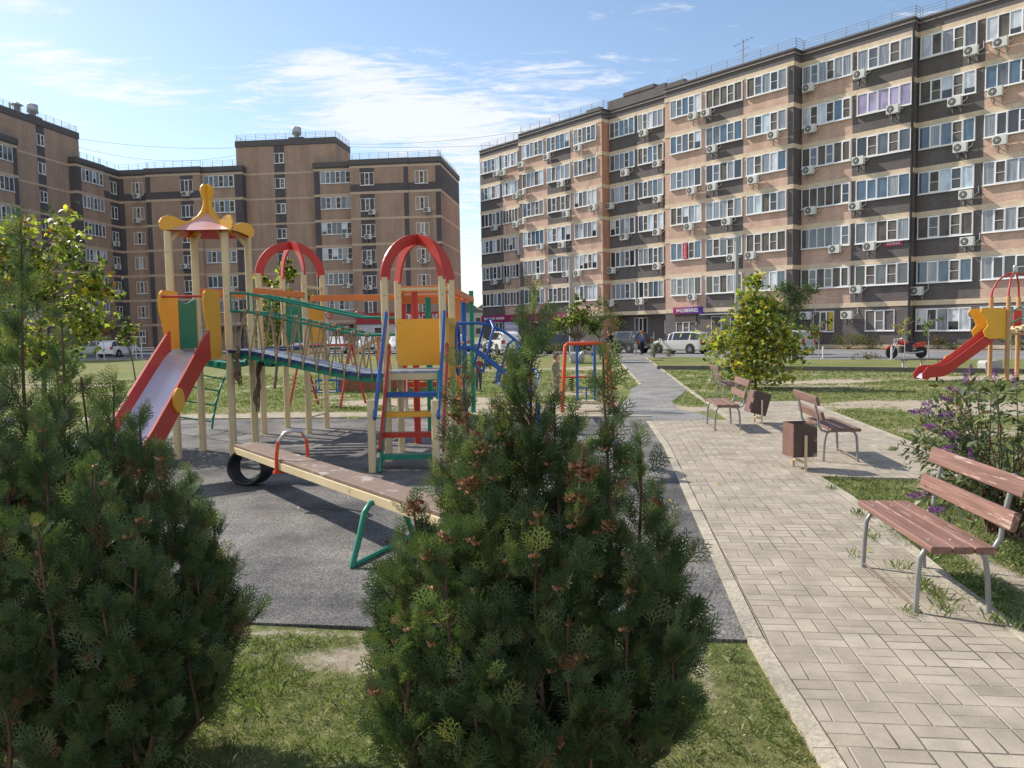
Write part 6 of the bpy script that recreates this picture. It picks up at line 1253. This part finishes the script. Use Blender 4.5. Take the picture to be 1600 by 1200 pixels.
thuja('large dark green thuja bush with brown seed cones, in the middle of the near lawn', CX, CY, 3,
      [(.05, 0, 1.93, .22), (.19, .02, 1.46, .17), (-.07, -.02, 1.50, .17), (-.21, -.02, 1.66, .15), (.33, -.02, 1.70, .15), (-.14, -.22, 1.42, .20), (.20, -.28, 1.32, .22), (-.28, .10, 1.38, .17), (.47, .10, 1.36, .17), (-.40, -.12, 1.14, .19), (.50, -.18, 1.16, .20), (-.26, -.34, 1.08, .22), (.05, -.38, 1.16, .22), (.36, -.36, 1.00, .22), (0, .25, 1.42, .2), (.28, .28, 1.30, .2), (-.22, .30, 1.22, .2), (.14, -.05, 1.52, .16), (-.08, .05, 1.50, .15), (-.50, .0, .90, .19), (.58, -.02, .94, .19), (-.42, -.34, .80, .20), (.5, -.36, .80, .20), (-.46, .15, .95, .18), (.15, -.45, .85, .2), (-.1, -.45, .8, .2), (-.46, -.1, .52, .16), (.50, -.12, .55, .16), (-.18, -.46, .6, .2), (.2, -.47, .6, .2), (0, -.5, .45, .2), (-.38, -.34, .45, .18), (.40, -.34, .5, .18)],
      cones=300, cone_zone=[(-.30, -.28, 1.28, .10, .10, .09), (.30, -.30, 1.30, .10, .08, .10), (-.05, -.35, 1.22, .18, .08, .12), (.0, -.4, .9, .3, .1, .2), (-.15, -.1, 1.42, .1, .1, .08)])
thuja('dense dark thuja bush leaning in from the lower left, with a low rounded right side', -1.62, 3.25, 4,
      [(-.04, 0, 1.60, .19), (.08, -.05, 1.46, .18), (.20, -.1, 1.32, .18), (.27, .0, 1.12, .16), (.32, -.08, .98, .16), (-.25, -.1, 1.50, .2), (.02, -.28, 1.30, .22), (.18, -.33, 1.10, .2), (.26, -.32, .88, .18), (-.35, -.35, 1.25, .24), (-.1, -.42, 1.10, .24), (-.1, .3, 1.4, .2), (.15, .28, 1.15, .2), (-.5, .0, 1.3, .24), (.34, .1, .80, .16), (.12, -.45, .82, .22), (-.5, -.4, .9, .25), (.30, .2, .98, .18), (.33, -.2, .68, .16), (.2, -.42, .6, .18), (.26, -.42, .45, .18), (.05, -.52, .5, .22), (-.2, -.55, .6, .26), (-.55, -.5, .6, .28)], cones=24, cone_zone=[(.1, -.3, 1.1, .3, .15, .25)])
thuja('tall loose thuja at the left edge with bare reddish stems', -2.32, 3.55, 6,
      [(.13, 0, 2.33, .12), (.30, -.03, 1.88, .15), (-.10, .1, 2.0, .14), (.36, .05, 1.62, .15), (.12, -.25, 1.60, .18), (-.2, -.3, 1.66, .22), (.36, -.2, 1.40, .17), (-.45, -.1, 1.7, .26), (.08, .3, 1.7, .2), (.02, -.1, 1.7, .18)], dens=.8)
# ---------- leafy trees
M_MAP = [leafm('maple leaf green', (.11, .155, .04), .45), leafm('maple leaf yellow green', (.27, .31, .085), .5), leafm('maple leaf yellow', (.48, .39, .06), .5), leafm('maple leaf dark', (.035, .07, .02), .3), leafm('maple leaf brown', (.20, .09, .03), .3)]
M_TRK = pm('grey brown bark', (.14, .105, .075), .9, var=.25, scale=12, bump=.5); M_TRKP = pm('pale whitewashed bark', (.40, .38, .35), .9, var=.2, scale=12)
def star(n_pts=5):
    o = []
    for k in range(2 * n_pts): r = (1.15, .55, .95, .62, .62, .50, .62, .62, .95, .55)[k]; a = 2 * PI * k / (2 * n_pts) + PI / 2; o.append((r * math.cos(a), r * math.sin(a)))
    return np.array(o)
STAR = star(5)
def foliage(root, lobes, n, size, mats, wts, seed, flat=0.35, kite=False, name='crown', droop=.3, clump=.35):
    """leaves through ellipsoid lobes (x, y, z, rx, ry, rz, weight), gathered in tufts so that gaps stay open"""
    rs = np.random.RandomState(seed); lb = np.array(lobes, float); wt = lb[:, 6] * 1.0; wt /= wt.sum(); nt_ = max(6, int(n / 14)); li = rs.choice(len(lb), nt_, p=wt)
    u = rs.normal(0, 1, (nt_, 3)); u /= np.linalg.norm(u, axis=1, keepdims=True); r = rs.rand(nt_, 1) ** .45; c = lb[li, :3] + u * r * lb[li, 3:6]
    ti = rs.randint(0, nt_, n); sc = lb[li, 3:6].mean(1)[ti][:, None]; p = c[ti] + rs.normal(0, 1, (n, 3)) * sc * clump * .45
    nr = rs.normal(0, 1, (n, 3)) + np.array([0, 0, .9]); nr /= np.linalg.norm(nr, axis=1, keepdims=True); x, y, z_ = rotmat(nr); a = rs.uniform(0, 2 * PI, n)[:, None]
    ex = x * np.cos(a) + y * np.sin(a); ey = -x * np.sin(a) + y * np.cos(a); s = size * rs.uniform(.6, 1.2, (n, 1)) / 2
    if kite: sh = np.array([(0, -1), (.42, -.1), (0, 1), (-.42, -.1)])
    else: sh = STAR
    k = len(sh); V = p[:, None] + ex[:, None] * (sh[None, :, 0:1] * s[:, None]) + ey[:, None] * (sh[None, :, 1:2] * s[:, None]) + nr[:, None] * (-(np.abs(sh[None, :, 0:1]) ** 1.5 + .5 * np.abs(sh[None, :, 1:2])) * droop * s[:, None])
    mi = rs.choice(len(mats), n, p=np.array(wts) / sum(wts)); tm_ = rs.choice(len(mats), nt_, p=np.array(wts) / sum(wts)); sw = rs.rand(n) < .5; mi[sw] = tm_[ti][sw]
    return link(name, np_mesh(name, V.reshape(-1, 3), k, mats, mi), root), c
def tree(name, label, cat, x, y, trunk, lobes, n, size, mats=None, wts=(4, 3, 1, 3, .5), seed=1, tr=.05, bark=None, kite=False, group=None, clump=.35, zb=0.0):
    """lobes relative to the foot of the tree"""
    root = thing(name, label, cat, (x, y, zb), group=group); o, c = foliage(root, lobes, n, size, mats or M_MAP, wts, seed, kite=kite, clump=clump); b = MB(); rs = random.Random(seed)
    pts = [Vector(p) for p in trunk]; m_ = len(pts) - 1; b.tube(pts, tr, 8, rs=[tr * (1 - .7 * k / m_) for k in range(m_ + 1)])
    for k in range(min(len(c), 46)):
        q = Vector(c[k * len(c) // min(len(c), 46)]); s = min(pts[1:] if m_ > 1 else pts, key=lambda a: (a - q).length + (1.0 if a.z > q.z else 0)); mid = s.lerp(q, .5) + Vector((rs.uniform(-.05, .05), rs.uniform(-.05, .05), .08 * (q - s).length)); b.tube([s, mid, q], tr * .2, 5, rs=[tr * .34, tr * .2, tr * .07])
    b.build('trunk', bark or M_TRK, root); return root
# maple on the square
p = G(1180, 606); tree('maple_tree', 'young bushy maple turning yellow, branching from the ground behind the benches', 'tree', p.x, p.y, [(0, 0, 0), (.03, 0, .7), (.0, 0, 1.6), (-.03, 0, 2.5), (-.02, 0, 3.2)],
    [(0, 0, .9, 1.15, .9, .6, 5), (-.6, 0, 1.4, .8, .6, .5, 3), (.6, .1, 1.3, .85, .6, .5, 3), (0, 0, 1.85, .85, .6, .5, 3.4), (-.15, 0, 2.45, .5, .4, .45, 2.2), (.3, 0, 2.3, .35, .3, .4, 1), (-.05, 0, 3.0, .22, .2, .38, 1), (-1.15, 0, 1.25, .32, .3, .2, .6), (1.2, 0, 1.0, .35, .3, .25, .7), (.2, -.3, .45, .7, .5, .3, 1.6), (1.0, 0, 1.55, .3, .3, .2, .4)], 3900, .165, wts=(3, 5, 2.2, 1.0, .6), seed=2, tr=.05, clump=.75)
# robinia in front of the right block
M_ROB = [leafm('dark feathery leaf', (.035, .075, .025), .3), leafm('mid green feathery leaf', (.06, .11, .03), .35), leafm('pale green feathery leaf', (.10, .15, .045), .35)]
p = at(1222, 550, 44); tree('robinia_tree', 'dark green feathery tree leaning right behind the yellowing maple', 'tree', p.x, 44, [(0, 0, 0), (.1, 0, 1.2), (.3, 0, 2.4), (.9, 0, 3.6)], [(.2, 0, 2.2, 1.0, 1.0, .9, 3), (.7, 0, 3.2, .9, .8, .7, 3), (1.5, 0, 3.7, .7, .6, .45, 1.6), (-.5, 0, 2.6, .8, .7, .6, 1.6), (.1, 0, 3.9, .6, .5, .4, 1.2)], 5200, .13, M_ROB, (3, 3, 2), 5, .09, kite=True)
# maple behind the left thujas
p = (-7.9, 13.2); tree('maple_tree', 'sunlit yellow-green maple glowing behind the left thuja', 'tree', p[0], p[1], [(0, 0, 0), (.05, 0, 1.2), (0, 0, 2.4), (.1, 0, 3.2)], [(.50, 0, 3.35, .28, .3, .62, 2), (-.22, 0, 3.2, .26, .3, .58, 2), (.15, 0, 2.5, .7, .4, .45, 3), (-.8, 0, 2.6, .5, .4, .4, 2), (-.62, 0, 3.3, .2, .25, .45, 1.3), (.15, 0, 2.95, .2, .2, .4, 1.2), (.9, 0, 2.8, .25, .25, .3, 1), (.6, 0, 2.1, .45, .4, .4, 2), (1.0, 0, 2.55, .4, .2, .18, .9), (.85, 0, 1.9, .35, .3, .2, .8), (-.5, 0, 1.7, .7, .5, .5, 3), (.2, 0, 1.5, .5, .5, .4, 2), (-.85, 0, 3.2, .3, .3, .25, .8)], 3900, .12, wts=(3, 5, .8, .8, .2), seed=7, tr=.05, clump=.7)
p = G(214, 607); tree('maple_sapling', 'thin leaning maple sapling in front of the carpet racks at left', 'tree', p.x, p.y, [(0, 0, 0), (-.1, 0, .9), (-.25, 0, 1.7), (-.6, 0, 2.2)], [(-.3, 0, 1.7, .35, .3, .4, 2), (-.7, 0, 2.3, .55, .4, .22, 2), (-1.2, 0, 2.45, .4, .3, .18, 1), (-.2, 0, 2.1, .5, .3, .25, 1.2)], 520, .15, wts=(3, 3, .7, 2, .8), seed=9, tr=.03)
p = G(429, 607); tree('maple_tree', 'slender maple seen through the second tower with red arches', 'tree', p.x, p.y, [(0, 0, 0), (.2, 0, 1.4), (.3, 0, 2.8), (.5, 0, 4.0)], [(.25, 0, 2.9, .5, .5, .6, 3), (.1, 0, 1.9, .7, .6, .6, 3), (.55, 0, 3.8, .3, .3, .5, 1.5), (1.15, 0, 2.8, .35, .3, .4, 1.4), (-.3, 0, 3.6, .2, .2, .35, .7), (-.4, 0, 2.4, .4, .3, .4, 1)], 2600, .14, wts=(3, 4, 1.6, 2, .3), seed=12, tr=.05)
p = at(903, 556, 41.8); tree('maple_tree', 'small maple beside the grey lamp pole', 'tree', p.x, 41.8, [(0, 0, 0), (.02, 0, 1.2), (.05, 0, 2.6)], [(0, 0, 2.5, .9, .7, .5, 3), (-.8, 0, 2.0, .8, .6, .4, 2), (.8, 0, 1.9, .6, .6, .4, 2), (.1, 0, 3.2, .4, .4, .35, 1), (-1.5, 0, 1.6, .5, .4, .3, .8)], 1700, .18, wts=(4, 3, .8, 3, .6), seed=14, tr=.06)
p = at(938, 556, 44.5); tree('ash_tree', 'airy pale-leaved tree right of the small maple by the lamp pole', 'tree', p.x, 44.5, [(0, 0, 0), (-.05, 0, 1.2), (.1, 0, 2.2), (.5, 0, 3.0)], [(.3, 0, 2.6, 1.0, .7, .6, 3), (-.5, 0, 2.1, .7, .6, .6, 2), (.9, 0, 2.0, .6, .5, .5, 1.4), (0, 0, 3.2, .5, .4, .4, 1)], 1500, .13, [M_MAP[0], M_ROB[1], M_ROB[2]], (2, 3, 3), 15, .05, kite=True)
# saplings and shrubs along the right block
for k, (px_, py_, Y, lab, zt) in enumerate(((1279, 562, 38.2, 'thin sapling with dry brownish leaves, in front of the yellow window sticker', 2.1), (1413, 563, 37.3, 'pale-trunked sapling growing right behind the motorcycle seat', 2.1), (1450, 562, 37.5, 'pale-trunked sapling right of the motorcycle', 2.2), (1579, 566, 36.2, 'pale-trunked sapling behind the far red slide tower', 1.6))):
    p = G(px_, py_); tree('sapling', lab, 'tree', p.x, p.y, [(0, 0, 0), (.02, 0, zt * .4), (-.02, 0, zt * .75), (.05, 0, zt)], [(0, 0, zt * .72, .55, .4, .35, 2), (.4, 0, zt * .9, .4, .3, .2, 1), (-.35, 0, zt * .6, .35, .3, .25, 1)], (420, 170, 190, 120)[k], .12, wts=((3, 1, .5, 3, 4), (2, 3, 2, 1, 1), (4, 2, .5, 2, .5), (2, 2, 1, 1, 1))[k], seed=20 + k, tr=.03, bark=M_TRKP, group='thin saplings along the road')
M_SHR = [leafm('shrub leaf', (.05, .085, .03), .3), leafm('light shrub leaf', (.12, .15, .05), .3), leafm('autumn shrub leaf', (.20, .12, .05), .3)]
for k, (u, c, w_, h_, lab, wts) in enumerate(((-31.0, 53.4, 1.3, 1.9, 'round dark shrub against the wall, left of the two wall fan units', (4, 1, 1)), (-32.8, 53.6, 1.2, 1.5, 'leafy shrub at the corner of the dark brick bay, behind the maple', (4, 2, 0)), (-27.6, 53.6, 1.1, 1.25, 'sprawling yellowish shrub under the three-pane ground window', (2, 3, 2)), (-26.2, 53.8, 1.0, 1.0, 'low olive shrub left of the motorcycle, at the foot of the wall', (3, 3, 1)),
      (-21.9, 54.4, .5, .9, 'thin reddish rose bush under the white ground-floor windows', (1, 1, 3)), (-20.9, 54.5, .9, .45, 'low rounded green plant at the foot of the wall, right of the rose', (4, 1, 0)), (-19.4, 54.5, .6, .8, 'small green shrub at the wall behind the red slide', (3, 2, 1)), (-17.0, 54.3, 1.0, .7, 'low green shrub at the wall behind the tan posts', (3, 2, 1)))):
    q = _e1 * u + _i1 * c; tree('shrub', lab, 'shrub', q.x, q.y, [(0, 0, 0), (0, 0, h_ * .6)], [(0, 0, h_ * .5, w_, w_ * .7, h_ * .48, 3), (w_ * .5, 0, h_ * .55, w_ * .5, w_ * .4, h_ * .4, 1), (-w_ * .5, 0, h_ * .6, w_ * .4, w_ * .4, h_ * .38, 1)], int(900 * w_ * h_) + 120, .12, M_SHR, wts, 40 + k, .025, kite=True, group='shrubs along the wall of the right block')
for k, (px_, py_, w_, h_, lab) in enumerate(((1022, 560, .42, 1.15, 'dark narrow bush at the road edge, right of the woman and toddler'), (1046, 559, .3, .6, 'small sparse bush in front of the beige station wagon'), (870, 556, .9, .9, 'yellowish round bush left of the grey lamp pole'), (925, 556, 1.2, .6, 'low hedge-like bush behind the orange-red swing frame'), (1355, 564, .8, .35, 'low twiggy weed at the road edge, left of the motorcycle'))):
    p = G(px_, py_); tree('shrub', lab, 'shrub', p.x, p.y, [(0, 0, 0), (0, 0, h_ * .7)], [(0, 0, h_ * .55, w_, w_ * .8, h_ * .45, 1)], int(700 * w_ * h_) + 90, .11, M_SHR, ((4, 1, 0), (3, 2, 1), (2, 4, 1), (4, 1, 1), (2, 1, 1))[k], 60 + k, .02, kite=True)
p = G(766, 577); SPC = thing('spruce_tree', 'little dark spruce behind the blue hoops', 'tree', (p.x, p.y, 0)); b = MB(); b.tube([(0, 0, 0), (0, 0, 1.5)], .03, 6, rs=[.04, .01]); b.build('trunk', M_TRK, SPC)
foliage(SPC, [(0, 0, .25, .55, .55, .12, 3), (0, 0, .55, .45, .45, .12, 3), (0, 0, .85, .34, .34, .12, 2), (0, 0, 1.15, .22, .22, .12, 1.4), (0, 0, 1.4, .1, .1, .14, .7)], 1800, .09, [leafm('spruce needle', (.022, .045, .03), .1), leafm('spruce needle light', (.04, .07, .045), .1)], (3, 1), 71, kite=True)
p = at(20, 560, 11.5); tree('maple_sapling', 'orange-yellow young tree half hidden at the left edge', 'tree', -8.6, 11.0, [(0, 0, 0), (0, 0, 1.5), (0, 0, 2.4)], [(.5, 0, 1.9, .6, .4, .7, 3), (0, 0, 1.2, .8, .4, .5, 3)], 900, .13, wts=(1, 3, 4, .5, .5), seed=16, tr=.04)
# ---------- flowering shrub at the right edge
BD = thing('butterfly_bush', 'arching grey-green shrub with purple flower spikes, behind the near bench', 'shrub', (4.15, 6.55, 0)); rs = np.random.RandomState(5); st = MB(); tips = []; LP = []; LD = []
fl = [(1436, 645, 6.3), (1457, 632, 6.4), (1460, 667, 6.2), (1452, 643, 6.4), (1483, 648, 6.3), (1484, 625, 6.6), (1516, 585, 6.9), (1510, 596, 6.8), (1555, 592, 6.8), (1587, 597, 6.6), (1488, 683, 6.2), (1495, 680, 6.1), (1484, 707, 6.0), (1490, 697, 6.1), (1518, 720, 6.0), (1449, 772, 5.7), (1434, 775, 5.6), (1468, 797, 5.5), (1495, 610, 6.6)]
ends = [at(x, y, Y) - Vector((4.15, 6.55, 0)) for x, y, Y in fl]
for k in range(34):
    a = rs.uniform(0, 2 * PI); ends.append(Vector((rs.uniform(.5, .95) * math.cos(a), rs.uniform(.5, .95) * math.sin(a), rs.uniform(.35, 1.30))))
for k, e in enumerate(ends):
    b0 = Vector((rs.uniform(-.12, .12), rs.uniform(-.12, .12), 0)); mid = b0.lerp(e, .45); mid.z = max(e.z * .85, mid.z + .30); n = 12; pts = [b0 * (1 - t_) ** 2 + mid * 2 * t_ * (1 - t_) + e * t_ * t_ for t_ in [j / n for j in range(n + 1)]]
    st.tube(pts, .006, 5, rs=[.010 * (1 - .75 * j / n) for j in range(n + 1)])
    for j in range(2, n):
        d = (pts[j + 1] - pts[j]).normalized()
        for rep in range(5):
            sd = Vector(rs.normal(0, 1, 3)); sd -= d * sd.dot(d); sd.normalize(); q0 = pts[j] + (pts[j + 1] - pts[j]) * rs.rand(); o2 = q0 + sd * rs.uniform(0, .14) * (1 if rep > 1 else 0); LP.append(o2); LD.append((sd + d * .7 + Vector((0, 0, -.25))).normalized())
st.build('stem', pm('brown shrub stems', (.15, .09, .06), .9, var=.2), BD)
LPn = np.array([tuple(v) for v in LP]); LDn = np.array([tuple(v) for v in LD]); n = len(LPn); nr = rs.normal(0, 1, (n, 3)) + [0, 0, 1]; X_ = np.cross(LDn, nr); X_ /= np.linalg.norm(X_, axis=1, keepdims=True); Nn_ = np.cross(X_, LDn); ln = rs.uniform(.05, .11, (n, 1)); wd = ln * .17
V = np.stack([LPn, LPn + LDn * ln * .35 + X_ * wd + Nn_ * .004, LPn + LDn * ln - Nn_ * ln * .25, LPn + LDn * ln * .35 - X_ * wd + Nn_ * .004], 1)
M_BUD = [leafm('grey green lance leaf', (.12, .15, .085), .3), leafm('dark lance leaf', (.065, .095, .05), .28), leafm('bronzed lance leaf', (.13, .09, .035), .3), leafm('pale underside leaf', (.26, .28, .20), .3)]
link('foliage', np_mesh('foliage', V.reshape(-1, 3), 4, M_BUD, rs.choice(4, n, p=[.42, .34, .10, .14])), BD)
M_FLW = [leafm('purple petals', (.22, .06, .36), .3), leafm('pale lilac petals', (.36, .17, .45), .3), leafm('spent brown florets', (.14, .08, .06), .2)]
for k, e in enumerate(ends[:19]):
    d = Vector((-.8, -.1, rs.uniform(-.1, .35))).normalized() if fl[k][0] < 1500 else Vector((rs.uniform(-.4, .4), 0, 1)).normalized(); m_ = 150; t_ = rs.rand(m_); c = np.array(e)[None] + np.array(d)[None] * (t_[:, None] * .115 - .02) + rs.normal(0, 1, (m_, 3)) * (.017 * (1.15 - t_[:, None])); nr = rs.normal(0, 1, (m_, 3)); x, y, z_ = rotmat(nr); s = .0055
    V = np.stack([c + x * s, c + y * s, c - x * s, c - y * s], 1); mi = rs.choice(3, m_, p=[.62, .30, .08]); link('flower_spike', np_mesh('flower_spike', V.reshape(-1, 3), 4, M_FLW, mi), BD)
# ---------- grass blades
M_GB = [leafm('grass blade green', (.12, .16, .06), .35, .7, .3), leafm('grass blade light', (.19, .23, .095), .35, .7, .3), leafm('dry grass blade', (.46, .42, .27), .2, .8, .2)]
def blades(n_per, x0, x1, y0, y1, hmin, hmax, w_, seed, lean=.6, thr=.62, k_tuft=6, tr_=.02):
    rs = np.random.RandomState(seed); n = int(n_per * (x1 - x0) * (y1 - y0) / k_tuft); X = rs.uniform(x0, x1, n); Y = rs.uniform(y0, y1, n)
    ok = ~(inpoly(X, Y, [(a, c) for a, c in RUB]) | inpoly(X, Y, PAVE) | inpoly(X, Y, PATH)); s = soil(X, Y); ok &= (s + rs.normal(0, .10, n)) < thr
    # kerbs
    X, Y, s = X[ok], Y[ok], s[ok]; X = np.repeat(X, k_tuft); Y = np.repeat(Y, k_tuft); s = np.repeat(s, k_tuft); m_ = len(X); X = X + rs.normal(0, tr_, m_); Y = Y + rs.normal(0, tr_, m_)
    k = ~(inpoly(X, Y, RUB) | inpoly(X, Y, PAVE)); X, Y, s = X[k], Y[k], s[k]; m_ = len(X)
    big = vnoise(X, Y, .35, 21); h = rs.uniform(hmin, hmax, m_) * (.55 + .9 * big) * np.clip(1.25 - s, .45, 1.2); a = rs.uniform(0, 2 * PI, m_); ln = rs.uniform(.15, 1, m_) * lean * h; b_ = rs.uniform(0, PI, m_)
    base = np.stack([X, Y, np.full(m_, -.006)], 1); wx = np.stack([np.cos(b_), np.sin(b_), np.zeros(m_)], 1) * w_ * rs.uniform(.6, 1.2, (m_, 1)) / 2; ld_ = np.stack([np.cos(a), np.sin(a), np.zeros(m_)], 1); up = np.array([[0, 0, 1.]])
    V = np.stack([base - wx, base + wx, base + wx * .6 + ld_ * ln[:, None] * .4 + up * h[:, None] * .65, base + ld_ * ln[:, None] + up * h[:, None] * .95], 1)
    dry = rs.rand(m_) < (.05 + .30 * np.clip(s, 0, 1)); mi = np.where(dry, 2, (rs.rand(m_) < .45).astype(int)); return V.reshape(-1, 3), mi
A = [blades(6500, -1.9, 1.25, 2.0, 4.62, .008, .026, .0042, 1, 1.6), blades(500, -1.9, 1.2, 2.2, 4.6, .03, .07, .0035, 9, 1.0, .38), blades(4200, 2.85, 4.7, 3.0, 7.0, .015, .042, .0055, 2, 1.3), blades(2200, 2.9, 6.5, 7.0, 9.2, .02, .05, .008, 3, .9), blades(700, 4.2, 12, 9.2, 17, .018, .045, .014, 4, .9), blades(420, 3.4, 16, 17, 25, .018, .045, .022, 5, .9), blades(420, -12, 3, 16.5, 25, .018, .045, .022, 6, .9), blades(160, -16, 18, 25, 34, .02, .05, .035, 7, .9)]
g = link('grass', np_mesh('grass', np.concatenate([a for a, _ in A]), 4, M_GB, np.concatenate([c for _, c in A]))); tag(g, 'short patchy green and dry grass blades on the lawns', 'grass', kind='stuff')
# dry leaves blown over the paving, the rubber and the lawn
rs = np.random.RandomState(88); n = 230; X = rs.uniform(-6, 12, n); Y = rs.uniform(5, 24, n); nr = rs.normal(0, .35, (n, 3)) + [0, 0, 1]; nr /= np.linalg.norm(nr, axis=1, keepdims=True); x, y, z_ = rotmat(nr); s = rs.uniform(.014, .034, (n, 1, 1)); a = rs.uniform(0, 6.3, (n, 1)); ex = x * np.cos(a) + y * np.sin(a); ey = y * np.cos(a) - x * np.sin(a)
V = np.stack([X, Y, np.full(n, .045)], 1)[:, None] + ex[:, None] * STAR[None, :, 0:1] * s + ey[:, None] * STAR[None, :, 1:2] * s
g = link('fallen_leaves', np_mesh('fallen_leaves', V.reshape(-1, 3), 10, [M_MAP[2], M_MAP[4], M_GB[2]], rs.choice(3, n))); tag(g, 'dry fallen leaves scattered over paving and lawn', 'leaves', kind='stuff')
# weeds in the joints round the near bench
rs = np.random.RandomState(77); spots = [(2.43, 4.70, 40), (2.66, 4.78, 46), (2.72, 4.95, 60), (2.76, 5.2, 60), (2.84, 4.55, 50), (2.88, 4.42, 50), (2.62, 4.70, 18), (2.80, 5.6, 50), (2.6, 5.9, 24), (2.74, 5.05, 60), (2.95, 4.75, 30), (2.95, 6.4, 60), (3.2, 7.2, 60), (3.42, 8.4, 60)]
Vs = []; ms = []
for x, y, n in spots:
    X = x + rs.normal(0, .035, n); Y = y + rs.normal(0, .05, n); h = rs.uniform(.02, .10, n) * rs.uniform(.5, 1, n); a = rs.uniform(0, 2 * PI, n); ln = h * rs.uniform(.2, .9, n); base = np.stack([X, Y, np.full(n, .02)], 1); b_ = rs.uniform(0, PI, n); wx = np.stack([np.cos(b_), np.sin(b_), 0 * b_], 1) * .0016; ld_ = np.stack([np.cos(a), np.sin(a), 0 * a], 1); up = np.array([[0, 0, 1.]])
    Vs.append(np.stack([base - wx, base + wx, base + wx * .7 + ld_ * ln[:, None] * .45 + up * h[:, None] * .7, base + ld_ * ln[:, None] + up * h[:, None] * .95], 1).reshape(-1, 3)); ms.append(rs.choice(3, n, p=[.5, .35, .15]))
g = link('grass', np_mesh('joint_grass', np.concatenate(Vs), 4, M_GB, np.concatenate(ms))); tag(g, 'tufts of grass sprouting from paver joints round the near bench', 'grass', kind='stuff')
